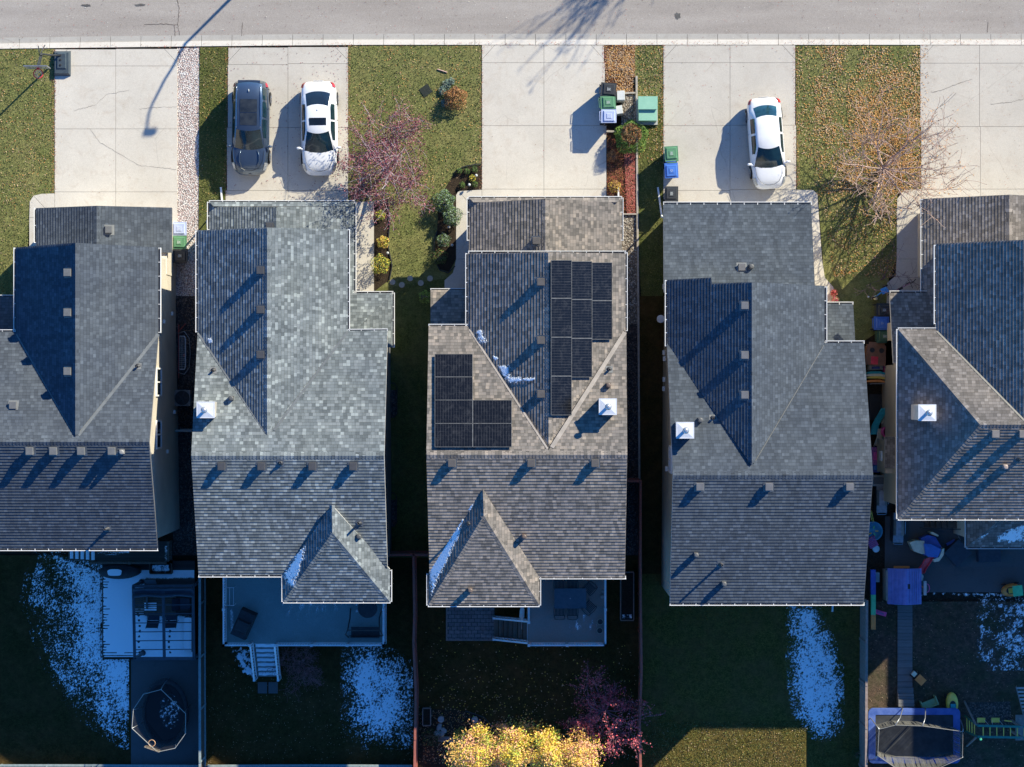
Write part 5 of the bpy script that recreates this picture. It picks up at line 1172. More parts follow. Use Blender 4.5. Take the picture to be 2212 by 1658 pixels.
scatter('fallen_leaves', 'odd leaves and pebbles blown over the road and kerb', [(0, 0), (2212, 0), (2212, 97), (0, 100)], 650, .055, [RUST[1], REDC[0], leafm('leaf_bleached', (.7, .66, .6), (.6, .56, .5)), PUR[0]], 9, -.045, 6)
scatter('fallen_leaves', 'leaves gathered along the kerb line', [(0, 96), (2212, 84), (2212, 98), (0, 106)], 700, .055, [RUST[1], REDC[0], ORG[2]], 10, .04, 6, lambda x, y: max(.02, cl(x, 0, 60)))
scatter('fallen_leaves', 'plum leaves dropped on the second driveway', [(493, 103), (752, 102), (752, 430), (490, 430)], 260, .07, [PUR[0], PUR[1]], 11, .04, 6, lambda x, y: .1 + .9 * (x - 493) / 260)
scatter('fallen_leaves', 'odd leaves on the fourth driveway', [(1433, 98), (1718, 98), (1718, 410), (1433, 410)], 90, .06, [RUST[1], REDC[0]], 12, .04, 6)
EDG = [REDC[0], RUST[1], RUST[0], ORG[2]]
for i_, (q_, n_, lb_) in enumerate((([(112, 107), (121, 107), (121, 418), (112, 418)], 420, 'reddish leaf litter along the left edge of the first driveway'), ([(486, 104), (495, 104), (492, 430), (484, 430)], 260, 'leaf litter along the left edge of the second driveway'), ([(748, 100), (757, 100), (757, 300), (748, 300)], 240, 'leaf litter along the right edge of the second driveway'), ([(1035, 99), (1044, 99), (1044, 408), (1035, 408)], 260, 'leaf litter along the left edge of the third driveway'), ([(1301, 99), (1310, 99), (1314, 290), (1303, 290)], 320, 'leaf litter along the right edge of the third driveway'), ([(1427, 99), (1437, 99), (1437, 330), (1427, 330)], 260, 'leaf litter along the left edge of the fourth driveway'), ([(1712, 99), (1724, 99), (1728, 409), (1716, 409)], 420, 'leaf litter along the right edge of the fourth driveway'), ([(120, 106), (383, 106), (383, 430), (120, 430)], 45, 'a few leaf scraps on the first driveway'), ([(1042, 99), (1305, 99), (1305, 425), (1042, 425)], 60, 'a few leaf scraps on the third driveway'), ([(1990, 99), (2212, 99), (2212, 409), (1990, 409)], 120, 'a few leaf scraps on the fifth driveway'))):
    scatter('fallen_leaves', lb_, q_, n_, .05, EDG, 40 + i_, .04, 4)
scatter('fallen_leaves', 'leaves along the right-hand driveway edge', [(1975, 98), (2005, 98), (2010, 409), (1985, 409)], 260, .07, LF, 13, .04, 5)
scatter('fallen_leaves', 'pale leaf dots across the shaded lawn of the middle yard', [(905, 1320), (1375, 1400), (1375, 1640), (905, 1640)], 1100, .075, [YEL[0], ORG[2], LF[4]], 14, .02, 6, lambda x, y: .15 + .85 * max(0, (y - 1400) / 240))
scatter('fallen_leaves', 'pale leaf dots in the second back yard', [(440, 1430), (890, 1500), (890, 1650), (440, 1650)], 500, .05, [ORG[2], LF[4]], 15, .02, 6)
scatter('fallen_leaves', 'leaf litter over the worn right-hand yard', [(1870, 1290), (2212, 1290), (2212, 1660), (1870, 1660)], 500, .06, [ORG[2], LF[4], RUST[1]], 16, .02, 6)
scatter('fallen_leaves', 'leaves in the shaded garden bed', [(905, 1536), (1000, 1536), (1075, 1585), (1090, 1650), (905, 1650)], 900, .08, [RUST[1], ORG[2], RUST[0]], 17, .05, 4)
scatter('fallen_leaves', 'fallen yellow leaves on the sunlit back lawn', [(1430, 1580), (1733, 1576), (1733, 1700), (1400, 1700)], 260, .06, [ORG[1], LF[4]], 18, .02, 5)
def blades(name, label, poly, n, seed, cols, s=.07):
    rnd = random.Random(seed); m = MB(); xs_ = [p[0] for p in poly]; ys_ = [p[1] for p in poly]; k = 0
    def inside(x, y):
        c = False
        for i in range(len(poly)):
            (a, b), (c_, d) = poly[i], poly[i - 1]
            if (b > y) != (d > y) and x < (c_ - a) * (y - b) / (d - b) + a: c = not c
        return c
    while k < n:
        x, y = rnd.uniform(min(xs_), max(xs_)), rnd.uniform(min(ys_), max(ys_)); k += 1
        if not inside(x, y): continue
        p = G(x, y, -.005); a = rnd.uniform(0, 6.28); h_ = s * rnd.uniform(.5, 1.1); u = Vector((math.cos(a), math.sin(a), 0)); b = Vector((rnd.gauss(0, .5), rnd.gauss(0, .5), 1)) * h_
        m.poly([p - u * s * .32, p + u * s * .32, p + b], None, rnd.randrange(len(cols)))
    o = m.build(name, cols); o['kind'] = 'stuff'; o['label'] = label; return o
GB = [leafm('blade_green', (.125, .165, .035), (.09, .12, .028)), leafm('blade_olive', (.21, .225, .07), (.15, .165, .05)), leafm('blade_dry', (.34, .30, .12), (.25, .22, .085)), leafm('blade_dark', (.045, .06, .018), (.03, .04, .012))]
blades('grass', 'short olive grass of the left front lawn', [(-20, 108), (118, 106), (118, 418), (90, 420), (70, 428), (60, 540), (36, 640), (-20, 640)], 9000, 1, GB)
blades('grass', 'short grass of the strip beside the gravel', [(431, 103), (493, 102), (490, 330), (487, 436), (450, 440), (429, 480)], 4000, 2, GB)
blades('grass', 'short grass of the middle front lawn', [(752, 99), (1041, 98), (1041, 358), (982, 375), (944, 480), (936, 580), (850, 655), (844, 480), (830, 430), (752, 436)], 17000, 3, GB)
blades('grass', 'grass of the narrow verge', [(1376, 98), (1433, 98), (1433, 640), (1385, 640), (1376, 500)], 5000, 4, GB)
blades('grass', 'grass of the right-hand front lawn', RL, 15000, 5, GB)
blades('grass', 'brighter grass laid over the sun patch of the back lawn behind the slate roof', [(1400, 1560), (1740, 1560), (1740, 1680), (1390, 1680)], 8000, 6, GB)  # green-yellow blades only over the sun patch, lit tone put into their colour
# ---------- snow ----------
SNOW = M('snow', (.93, .97, 1.0), (.86, .93, 1.0), 4, .6, bump=.3, bscale=14, world=True)
def soft_snow():
    m, t, b = nt('thin_snow'); v = pos_(t); at = N(t, 'ShaderNodeAttribute', attribute_name='cover')
    col = mix_(t, noise_(t, v, 9, 4), (.84, .92, 1.0), (.95, .98, 1.0)); t.links.new(col, b.inputs['Base Color']); b.inputs['Roughness'].default_value = .6
    n1 = math_(t, 'MULTIPLY', math_(t, 'SUBTRACT', noise_(t, v, 24, 4, .7), .5), 1.5)
    f = math_(t, 'ADD', at.outputs['Fac'], n1)
    al = ramp_(t, f, [(0.0, 0.0), (.42, 1.0)]); t.links.new(al, b.inputs['Alpha']); bump_(t, b, noise_(t, v, 14, 4), .3, .02); return m
SOFT = soft_snow(); EDGE = .34
def cover(o, vals):
    at = o.data.attributes.new('cover', 'FLOAT', 'POINT')
    if len(vals) == len(o.data.vertices): at.data.foreach_set('value', vals)
def snow_mesh(label, x0, y0, x1, y1, fn, cell, place):
    nx, ny = int((x1 - x0) / cell), int((y1 - y0) / cell); m = MB(); cv = []
    f = [[fn(x0 + i * cell, y0 + j * cell) for i in range(nx + 1)] for j in range(ny + 1)]
    for j in range(ny):
        for i in range(nx):
            c = [(x0 + i * cell, y0 + j * cell, f[j][i]), (x0 + (i + 1) * cell, y0 + j * cell, f[j][i + 1]), (x0 + (i + 1) * cell, y0 + (j + 1) * cell, f[j + 1][i + 1]), (x0 + i * cell, y0 + (j + 1) * cell, f[j + 1][i])]
            if max(q[2] for q in c) <= -EDGE or min(q[2] for q in c) <= -.99: continue
            m.poly([place(*q) for q in c][::-1]); cv += [q[2] for q in c][::-1]
    o = m.build('snow', SOFT, smooth=False); cover(o, cv); o['kind'] = 'stuff'; o['label'] = label; return o
def snow(label, x0, y0, x1, y1, fn, cell=1.7, surf=None, thick=.03, thr=0.0):
    def pt(x, y, v):
        e = min(1, max(0, v * 3)) * thick + .006
        return (hit(surf, x, y, e + .02) if surf else G(x, y, e + .01))
    return snow_mesh(label, x0, y0, x1, y1, fn, max(cell, 1.5), pt)
def fr(x, y, s, oct_=3): return noise.fractal((x / s, y / s, 1.7), 1.0, 2.0, oct_)
def inpoly(poly, x, y):
    c = False
    for i in range(len(poly)):
        (a, b), (c_, d) = poly[i], poly[i - 1]
        if (b > y) != (d > y) and x < (c_ - a) * (y - b) / (d - b) + a: c = not c
    return c
def edge_d(poly, x, y):
    best = 1e9
    for i in range(len(poly)):
        (a, b), (c_, d) = poly[i], poly[i - 1]; L2 = (c_ - a) ** 2 + (d - b) ** 2; t_ = max(0, min(1, ((x - a) * (c_ - a) + (y - b) * (d - b)) / L2)); best = min(best, math.hypot(x - a - t_ * (c_ - a), y - b - t_ * (d - b)))
    return best if inpoly(poly, x, y) else -best
def patchf(poly, soft, bias, s1=9, s2=30, gain=1.0):
    return lambda x, y: min(1.0, edge_d(poly, x, y) / soft) * .55 + fr(x, y, s1, 4) * gain + .3 * fr(x, y, s2, 2) + .6 * noise.noise((x / 2.0, y / 2.7, 8.1)) + bias if edge_d(poly, x, y) > -soft * .5 else -1
SP1 = [(75, 1190), (118, 1192), (222, 1232), (222, 1420), (279, 1426), (279, 1615), (240, 1590), (160, 1535), (95, 1420), (55, 1300)]
def s1f(x, y):
    e = edge_d(SP1, x, y)
    if e < -14 or x > 279 or (x > 222 and y < 1424): return -1
    west = 55 + max(0, (y - 1250)) * .5
    return .85 * noise.noise((x / 1.9, y / 2.4, 4.1)) + .5 * fr(x, y, 5, 3) + .35 * fr(x, y, 34, 2) - .12 + .66 * max(0, min(1, (x - (110 + max(0, y - 1400) * .55)) / 110)) - (0.25 if e < 6 else 0)
snow('patchy thawing snow on the shaded lawn of the left-hand yard', 40, 1186, 281, 1620, s1f, 1.2)
snow('oval of speckled snow at the right of the second back lawn', 735, 1390, 893, 1620, patchf([(752, 1405), (800, 1400), (870, 1435), (893, 1460), (893, 1600), (850, 1605), (790, 1600), (760, 1570), (745, 1480)], 44, -.06, 4.0, 30, .6), 1.2)
snow('small snow drift beside the deck stairs', 495, 1396, 560, 1470, patchf([(500, 1400), (545, 1400), (548, 1462), (528, 1455), (510, 1425)], 9, -.12, 7), 1.7)
snow('long speckled snow patch in the yard behind the slate roof', 1695, 1305, 1825, 1605, patchf([(1708, 1312), (1762, 1312), (1800, 1400), (1822, 1480), (1815, 1560), (1795, 1592), (1765, 1592), (1722, 1545), (1710, 1480)], 26, -.04, 4.0, 22, .6), 1.2)
snow('scattered snow flecks on the worn right-hand yard', 2110, 1278, 2212, 1450, lambda x, y: .6 * noise.noise((x / 2.2, y / 2.8, 1.1)) + .5 * fr(x, y, 6, 3) + .6 * fr(x, y, 22, 2) - .14 + .2 * min(1, (x - 2130) / 60) - (0 if y > 1281 else 1), 1.3)
snow('thin snow line along the far patio edge', 1990, 1281, 2180, 1290, lambda x, y: .8 * fr(x, y, 7, 3) - .02 - abs(y - 1284) * .06, 1.6)
def roof_snow(hh, key, label, poly, bias=-.05, soft=8, cell=1.4, s1=6):
    xs_ = [p[0] for p in poly]; ys_ = [p[1] for p in poly]; snow(label, min(xs_) - 3, min(ys_) - 3, max(xs_) + 3, max(ys_) + 3, patchf(poly, soft, bias, s1, 20, .45), cell, hh.pl[key], .03)
roof_snow(H2, 'bw', 'snow wedge in the valley of the blue-grey roof', [(660, 1180), (656, 1205), (634, 1268), (620, 1262), (613, 1240), (630, 1212)], .05, 6)
roof_snow(H3, 'bw', 'snow wedge in the valley of the brown hip roof', [(999, 1122), (988, 1165), (960, 1220), (932, 1285), (929, 1250), (932, 1205), (962, 1150)], .12, 6)
roof_snow(H3, 'bw', 'snow sliver under the brown hip roof peak', [(1024, 1088), (1015, 1105), (1008, 1102), (1018, 1090)], 0, 3)
roof_snow(H3, 'uw', 'snow crumbs high in the shaded brown valley', [(1025, 712), (1042, 712), (1055, 740), (1035, 742)], -.02, 6, 1.2)
roof_snow(H3, 'uw', 'snow crumbs midway down the shaded brown valley', [(1074, 788), (1100, 790), (1105, 815), (1155, 817), (1150, 824), (1100, 828), (1085, 812)], -.05, 5, 1.2)
roof_snow(H3, 'uw', 'snow crumbs between the shaded valley patches', [(1062, 768), (1076, 770), (1078, 782), (1068, 780)], -.05, 4, 1.2)
roof_snow(H2, 'uw', 'tiny snow lump in the blue-grey valley', [(446, 730), (456, 730), (460, 742), (450, 742)], 0, 3, 1.1)
roof_snow(H5, 'ls', 'snow sheet on the low rear roof at the right', [(2150, 1172), (2160, 1155), (2190, 1142), (2215, 1135), (2215, 1172)], .05, 8, 1.5)
roof_snow(H5, 'ls', 'snow sliver on the low rear roof hip', [(2105, 1168), (2140, 1148), (2152, 1138), (2130, 1158)], .1, 4, 1.3)
# ---------- fences ----------
def WX(t, x, y, z): return (x - t.location.x, y - t.location.y, z - t.location.z)
def fence(label, pts, hgt, mat, pw_=.04, post=.10, rail=None, cap=None, name='fence', step=2.4):
    v = [G(x, y, hgt) for x, y in pts]; root = thing(name, label, 'fence', (v[0].x, v[0].y, gz(v[0].y)))
    for a, b in zip(v, v[1:]):
        L = (Vector((b.x - a.x, b.y - a.y, 0))).length; n = max(1, round(L / step)); d = (b - a); d.z = 0; d.normalize(); nn = Vector((-d.y, d.x, 0))
        for i in range(n):
            p = a.lerp(b, i / n); q = a.lerp(b, (i + 1) / n); m = MB(); k = max(1, int((q - p).length / .15)); mm = mat if i % 2 else mat
            for j in range(k):
                c = p.lerp(q, (j + .5) / k); off = .0
                g_ = gz(c.y); m.box((c.x, c.y, g_ + hgt / 2 - .03), (.138, pw_ * .6, hgt - .08), math.atan2(d.y, d.x))
            BW(m, 'panel', mat, root)
            for zz in ((hgt - .03, .09), (.35, .05)):
                m = MB(); o_ = nn * (0 if zz[0] > 1 else pw_); m.bar(Vector((p.x, p.y, gz(p.y) + zz[0])) + o_, Vector((q.x, q.y, gz(q.y) + zz[0])) + o_, zz[1] + pw_ * .6, .05); BW(m, 'rail', cap or mat, root)
            m = MB(); c = p; m.box((c.x, c.y, gz(c.y) + hgt / 2), (post, post, hgt + .04), math.atan2(d.y, d.x)); BW(m, 'post', cap or mat, root)
    return root
FG = M('fence_grey_wood', (.27, .245, .22), (.19, .17, .155), 8, .85, world=True); FT = M('fence_teal_grey', (.28, .33, .33), (.2, .25, .25), 8, .8, world=True); FB = M('fence_dark_wood', (.12, .085, .065), (.08, .058, .045), 8, .85, world=True)
FR = M('fence_red_stain', (.36, .11, .08), (.26, .08, .06), 8, .8, world=True); FRP = M('fence_weathered_cap', (.30, .24, .21), (.22, .16, .14), 5, .85, world=True)
fence('teal-grey board fence between the two left-hand back yards', [(431, 1190), (431, 1420), (432, 1760)], 1.8, FB, .05, .1, cap=FT)
fence('short grey gate fence across the dark gravel passage', [(380, 931), (414, 931)], 1.6, FT, .04, .08)
fence('red-stained fence between the second and third back yards', [(893, 1199), (895, 1330), (893, 1392), (898, 1495), (895, 1700)], 1.8, FR, .05, .1, cap=FR)
fence('red-stained cross fence closing the lawn between two houses', [(842, 1200), (893, 1199), (925, 1200)], 1.8, FR, .05, .1)
fence('long red-stained fence right of the solar-panelled house', [(1384, 1040), (1384, 1290), (1386, 1452), (1382, 1560), (1386, 1760)], 1.8, FR, .05, .1, cap=FR)
fence('short red cross fence beside the solar-panelled house', [(1357, 1040), (1384, 1040)], 1.8, FR, .05, .1)
fence('tall weathered grey fence left of the toy-strewn yard', [(1873, 1300), (1872, 1480), (1871, 1760)], 1.95, FG, .06, .12, cap=FRP)
fence('low teal fence line along the bottom edge of the left yards', [(-200, 1656), (200, 1656), (428, 1657)], .45, FT, .04, .08)
fence('low teal fence line along the bottom edge of the second yard', [(448, 1657), (670, 1656), (890, 1657)], .45, FB, .04, .08, cap=FT)
for i, (pts, w_) in enumerate((([(1375, 165), (1376, 340), (1377, 462), (1379, 700), (1381, 1036)], .10), ([(1344, 202), (1374, 201)], .08), ([(1311, 463), (1376, 463)], .07), ([(1310, 284), (1330, 285)], .10))):
    m = MB()
    for a, b in zip(pts, pts[1:]): m.bar(G(*a, .05), G(*b, .05), w_, .12)
    o = m.build('timber_edging', M('edging_wood', (.42, .38, .33), (.30, .26, .22), 8, .85, world=True)); tag(o, ['long pale edging board beside the fourth driveway verge', 'short edging board behind the bins', 'cross board at the foot of the red bed', 'short board below the pale blue bin'][i], 'edging')
for pts, lb in (([(944, 500), (938, 520), (937, 560), (950, 584), (968, 590), (983, 575)], 'black bed edging curving round the dark bed'), ([(838, 430), (842, 480), (838, 530), (847, 575), (841, 606)], 'black bed edging along the walkway bed'), ([(982, 372), (1000, 361), (1025, 356), (1040, 355)], 'black bed edging round the corner bed'), ([(1005, 1536), (1045, 1550), (1078, 1585)], 'black bed edging round the shaded garden bed')):
    m = MB(); m.tube([G(x, y, .06) for x, y in pts], .03, 6); tag(m.build('garden_edging', BLACK), lb, 'edging')
# ---------- decks ----------
VINYL = concrete('deck_vinyl', (.24, .32, .32), (.32, .42, .42), 0); VINYL2 = concrete('deck_vinyl_tan', (.30, .275, .25), (.22, .2, .185), 0)
DKW = planks('deck_boards_dark', (.045, .04, .035), (.075, .065, .055), .14, 1); DKS = planks('deck_boards_brown', (.14, .11, .085), (.20, .155, .12), .14, 0); BWK = planks('boardwalk_grey', (.155, .15, .145), (.185, .18, .175), .36, 1, .05)
RAILM = M('rail_white', (.78, .78, .80), None, 3, .5)
def railing(root, a, b, z, h=1.0, mat=RAILM, gap=.13):
    a, b = Vector(a), Vector(b); m = MB(); up = Vector((0, 0, 1))
    m.bar(a + up * h, b + up * h, .085, .05); m.bar(a + up * .1, b + up * .1, .05, .045); d = b - a; L = d.length; d.normalize()
    n = int(L / gap)
    for i in range(1, n): p = a + d * (L * i / n); m.box(p + up * (h * .52), (.035, .035, h * .84), 0)
    o = BW(m, 'railing', mat, root)
    for p in [a + d * (L * i / max(1, round(L / 1.8))) for i in range(max(1, round(L / 1.8)) + 1)]:
        m = MB(); m.box(p + up * (h * .52), (.10, .10, h * 1.08)); m.box(p + up * (h * 1.09), (.13, .13, .03)); BW(m, 'rail_post', mat, o)
def deck(label, x0, y0, x1, y1, z, mat, notch=None):
    a, b = P(x0, y0, z), P(x1, y1, z); root = thing('deck', label, 'deck', ((a.x + b.x) / 2, (a.y + b.y) / 2, -DROP))
    m = MB(); m.bx((a.x, b.y, z - .06), (b.x, a.y, z)); BW(m, 'deck_floor', mat, root)
    m = MB()
    for q in (((a.x - .02, b.y - .03, z - .28), (b.x + .02, b.y - .001, z - .062)), ((a.x - .03, b.y, z - .28), (a.x - .001, a.y, z - .062)), ((b.x + .001, b.y, z - .28), (b.x + .03, a.y, z - .062))): m.bx(*q)
    BW(m, 'deck_skirt', RAILM, root)
    for px in (a.x + .15, (a.x + b.x) / 2, b.x - .15): m = MB(); m.bx((px - .07, b.y + .1, -DROP - .3), (px + .07, b.y + .24, z - .07)); BW(m, 'support_post', FG, root)
    return root, a, b
def snowy(mb_pts, name='snow_cover'): pass
# second yard deck
Z2 = .28
d2, a, b = deck('raised teal vinyl deck with white railings behind the blue-grey roof', 487, 1236, 833, 1391, Z2, VINYL)
railing(d2, (a.x + .05, a.y, Z2), (a.x + .05, b.y + .05, Z2), Z2); railing(d2, (a.x + .05, b.y + .05, Z2), (P(545, 0, Z2).x, b.y + .05, Z2), Z2); railing(d2, (P(600, 0, Z2).x, b.y + .05, Z2), (b.x - .05, b.y + .05, Z2), Z2); railing(d2, (b.x - .05, b.y + .05, Z2), (b.x - .05, a.y, Z2), Z2)
m = MB()
for i in range(7):
    z = Z2 - .21 * (i + 1); y = b.y - .27 * i; x0, x1 = P(549, 0, Z2).x, P(594, 0, Z2).x; m.bx((x0, y - .27, z - .05), (x1, y - .02, z))
BW(m, 'stair', FT, d2)
for i in range(7):
    z = Z2 - .21 * (i + 1); y = b.y - .27 * i; m = MB(); n_ = 12; xs2 = [lerp(x0 + .05, x1 - .05, k / n_) for k in range(n_ + 1)]
    pts = [(x_, y - .05 - .03 * noise.noise((x_ * 3, i, 0)), z + .02) for x_ in xs2] + [(x_, y - .20 - .05 * noise.noise((x_ * 3, i, 5)), z + .02) for x_ in xs2[::-1]]
    m.poly(pts); o = m.build('snow', SNOW); tag(o, 'snow strip lying on a stair tread of the teal deck', kind='stuff')
for x_ in (P(546, 0, Z2).x, P(598, 0, Z2).x):
    m = MB(); A, B = Vector((x_, b.y, Z2 + .95)), Vector((x_, b.y - 1.95, Z2 + .95 - 1.5)); m.bar(A, B, .09, .06); m.bar(A - Vector((0, 0, 1.05)), B - Vector((0, 0, 1.05)), .06, .24)
    for k in range(12): p = A.lerp(B, (k + .5) / 12); m.box(p - Vector((0, 0, .5)), (.035, .035, .95))
    m.box(B - Vector((0, 0, .5)), (.11, .11, 1.15)); BW(m, 'stair_railing', RAILM, d2)
for (px, lb) in ((567, 'left paving slab at the foot of the deck stairs'), (590, 'right paving slab at the foot of the deck stairs')): m = MB(); p = G(px, 1486, .03); m.box((p.x, p.y, p.z), (.48, .58, .08)); tag(m.build('paving_slab', PATIO, None, bevel=.01), lb, 'paving slab')
def lounge(root_name, label, px, py, z, rz, mat, w=.78, d=1.6, h=.95, cat='grill', cover='cover'):
    p = P(px, py, z); t_ = thing(root_name, label, cat, tuple(p), rz); m = MB()
    m.box((0, 0, h * .42), (w, d, h * .84), 0, 0, .93); m.box((0, -d * .05, h * .9), (w * .9, d * .45, h * .22), 0, 0, .75); m.build(cover, mat, t_, bevel=.05)
    for k in (-1, 1): m = MB(); m.tube([(-w * .47, k * d * .25, h * .5), (w * .47, k * d * .25, h * .5)], .02, 5); m.build('strap', CSEAL, t_)
    return t_
COVER = M('black_cover_cloth', (.018, .02, .024), (.03, .033, .038), 6, .75, bump=.4, bscale=6); COVERB = M('navy_cover_cloth', (.025, .04, .06), (.035, .055, .08), 5, .7, bump=.3, bscale=6)
lounge('covered_grill', 'grill under a fitted black cover, angled on the teal deck', 529, 1346, Z2, -.42, COVER, .85, 1.45, 1.0)
p = P(500, 1286, Z2); t_ = thing('shelf_rack', 'small pale metal rack by the left railing of the teal deck', 'rack', tuple(p)); 
for k in (-.45, .45): m = MB(); m.tube([(-.22, k, 0), (-.22, k, .7), (.22, k, .7), (.22, k, 0)], .015, 5); m.build('frame_leg', RAILM, t_)
for k in (-.2, 0, .2): m = MB(); m.tube([(k, -.45, .7), (k, .45, .7)], .012, 5); m.build('rack_bar', RAILM, t_)
p = P(791, 1352, Z2); t_ = thing('patio_swing', 'black swing seat frame without its cushion in the corner of the teal deck', 'swing seat', tuple(p))
for s_ in (-1, 1): m = MB(); m.tube([(s_ * .80, .85, 0), (s_ * .74, .5, 1.1), (s_ * .80, .0, 1.75), (s_ * .92, -.25, 1.6), (s_ * .9, -.6, 0)], .035, 6); m.build('side_frame', DMET, t_, smooth=True)
m = MB(); m.tube([(-.8, -.02, 1.75), (.8, -.02, 1.75)], .03, 6); m.tube([(-.85, -.5, .2), (.85, -.5, .2)], .025, 6); m.build('cross_bar', DMET, t_)
m = MB(); m.box((0, -.25, .5), (1.45, .5, .05)); m.box((0, -.48, .8), (1.45, .05, .5)); m.build('seat', DMET, t_, bevel=.02)
p = P(796, 1311, Z2); t_ = thing('round_table', 'round dark table half under the eave at the right of the teal deck', 'table', tuple(p)); m = MB(); m.lathe((0, 0, .70), [(.48, 0), (.5, .015), (.48, .03)], 24); m.build('table_top', DMET, t_); m = MB(); m.lathe((0, 0, 0), [(.25, 0), (.24, .04), (.04, .08), (.04, .7)], 14); m.build('pedestal', DMET, t_)
snowdeck = lambda lb, x0, y0, x1, y1, z, f, c=1.5, thick=.012: None
def flat_snow(label, x0, y0, x1, y1, z, fn, cell=1.6, thick=.02):
    return snow_mesh(label, x0, y0, x1, y1, fn, cell, lambda x, y, v: P(x, y, z + min(1, max(0, v * 3)) * thick + .006))
flat_snow('thin snow smear beside the covered grill on the teal deck', 492, 1312, 512, 1372, Z2, lambda x, y: .35 - abs(x - 501 - (y - 1340) * .05) / 14 - max(0, abs(y - 1343) - 22) / 20 + .25 * fr(x, y, 6))
flat_snow('melting snow streaks on the teal deck below the hip roof', 610, 1303, 760, 1345, Z2, lambda x, y: .55 * fr(x, y * .35, 9, 3) - .12 - max(0, y - 1318) * .012)
flat_snow('snow remnant round the dark table on the teal deck', 760, 1305, 790, 1325, Z2, lambda x, y: .5 * fr(x, y, 7, 3) + .1 - abs(x - 772) / 26)
# third yard deck
Z3 = .25
d3, a, b = deck('tan-grey deck with white railings behind the solar-panelled house', 1140, 1236, 1308, 1391, Z3, VINYL2)
railing(d3, (a.x + .05, b.y + .05, Z3), (b.x - .05, b.y + .05, Z3), Z3); railing(d3, (b.x - .05, b.y + .05, Z3), (b.x - .05, a.y, Z3), Z3); railing(d3, (a.x + .05, a.y, Z3), (a.x + .05, P(0, 1340, Z3).y, Z3), Z3)
ys0, ys1 = P(0, 1340, Z3).y, P(0, 1386, Z3).y
for i in range(7):
    z = Z3 - .21 * (i + 1); x = a.x - .25 * i; m = MB(); m.bx((x - .24, ys1 + .03, z - .05), (x - .02, ys0, z)); BW(m, 'stair_tread', DKS, d3)
for y_ in (ys0 + .03, ys1 + .03):
    m = MB(); A, B = Vector((a.x, y_, Z3 + .95)), Vector((a.x - 1.75, y_, Z3 + .95 - 1.45)); m.bar(A, B, .085, .06); m.bar(A - Vector((0, 0, 1.0)), B - Vector((0, 0, 1.0)), .05, .22)
    for k in range(11): p = A.lerp(B, (k + .5) / 11); m.box(p - Vector((0, 0, .5)), (.035, .035, .95))
    m.box(B - Vector((0, 0, .5)), (.11, .11, 1.1)); BW(m, 'stair_railing', RAILM, d3)
flat_snow('faint snow streaks on the tan-grey deck', 1230, 1328, 1290, 1362, Z3, lambda x, y: .75 * fr(x * 1.6, y * .5, 8, 3) - .22)
TBL = M('patio_table_navy', (.05, .075, .10), (.07, .10, .13), 5, .35)
p = P(1231, 1290, Z3); t_ = thing('patio_table', 'large dark rectangular patio table on the tan-grey deck', 'table', tuple(p)); m = MB(); m.box((0, 0, .71), (1.62, 1.02, .04)); m.build('table_top', TBL, t_, bevel=.015)
m = MB(); m.lathe((0, 0, .731), [(.035, 0), (.03, .012), (.01, .014)], 12); m.build('parasol_hole', GALV, t_)
for sx in (-1, 1):
    for sy in (-1, 1): m = MB(); m.tube([(sx * .72, sy * .44, 0), (sx * .70, sy * .42, .70)], .025, 6); m.build('leg', DMET, t_)
def chair(px, py, rz, label):
    p = P(px, py, Z3); t_ = thing('patio_chair', label, 'chair', tuple(p), rz, 'patio chairs round the dark table'); m = MB()
    for k in range(7): m.box((-.21 + k * .07, 0, .43), (.045, .46, .02))
    for y_ in (-.22, .22): m.box((0, y_, .43), (.50, .03, .03))
    m.build('seat', DMET, t_); m = MB()
    for k in range(6): m.box((-.2 + k * .08, -.27 - .03, .68), (.022, .02, .42))
    m.tube([(-.25, -.24, .43), (-.26, -.34, .9), (0, -.37, .95), (.26, -.34, .9), (.25, -.24, .43)], .018, 6); m.tube([(-.22, -.36, .88), (0, -.40, .70), (.22, -.36, .88)], .012, 5); m.build('backrest', DMET, t_)
    for s_ in (-1, 1):
        m = MB(); m.tube([(s_ * .26, -.3, .64), (s_ * .29, 0, .66), (s_ * .27, .22, .62), (s_ * .25, .24, .43)], .018, 6); m.build('armrest', DMET, t_)
        for y_ in (-.22, .22): m = MB(); m.tube([(s_ * .24, y_, .43), (s_ * .26, y_ * 1.1, 0)], .016, 5); m.build('leg', DMET, t_)
for c_ in ((1208, 1262, math.pi, 'patio chair behind the table at its left, half under the eave'), (1236, 1262, math.pi, 'patio chair behind the table at its middle, by the eave'), (1272, 1270, math.pi - .75, 'patio chair turned at the upper right corner of the table'), (1273, 1309, -.75 + .0, 'patio chair turned at the lower right corner of the table'), (1208, 1319, 0, 'front patio chair nearest the deck stairs'), (1236, 1319, 0, 'front patio chair at the middle of the table')): chair(*c_)
for (px, py, lb) in ((1296, 1342, 'round black planter pot with a bright rim, upper of the pair'), (1295, 1361, 'round black planter pot, lower of the pair by the deck railing')):
    p = P(px, py, Z3); t_ = thing('planter_pot', lb, 'planter', tuple(p)); m = MB(); m.lathe((0, 0, 0), [(.11, 0), (.155, .34), (.15, .35), (.125, .34)], 20); m.build('pot', BLACK, t_, smooth=True); m = MB(); m.tube([(.15 * math.cos(k / 16 * 6.283), .15 * math.sin(k / 16 * 6.283), .36) for k in range(17)], .012, 6, cap=False); m.build('rim', M('pot_rim', (.5, .45, .36), None, 5, .6), t_)
STONE = M('pale_stone', (.38, .37, .35), (.26, .255, .25), 6, .85, bump=.5, bscale=9)
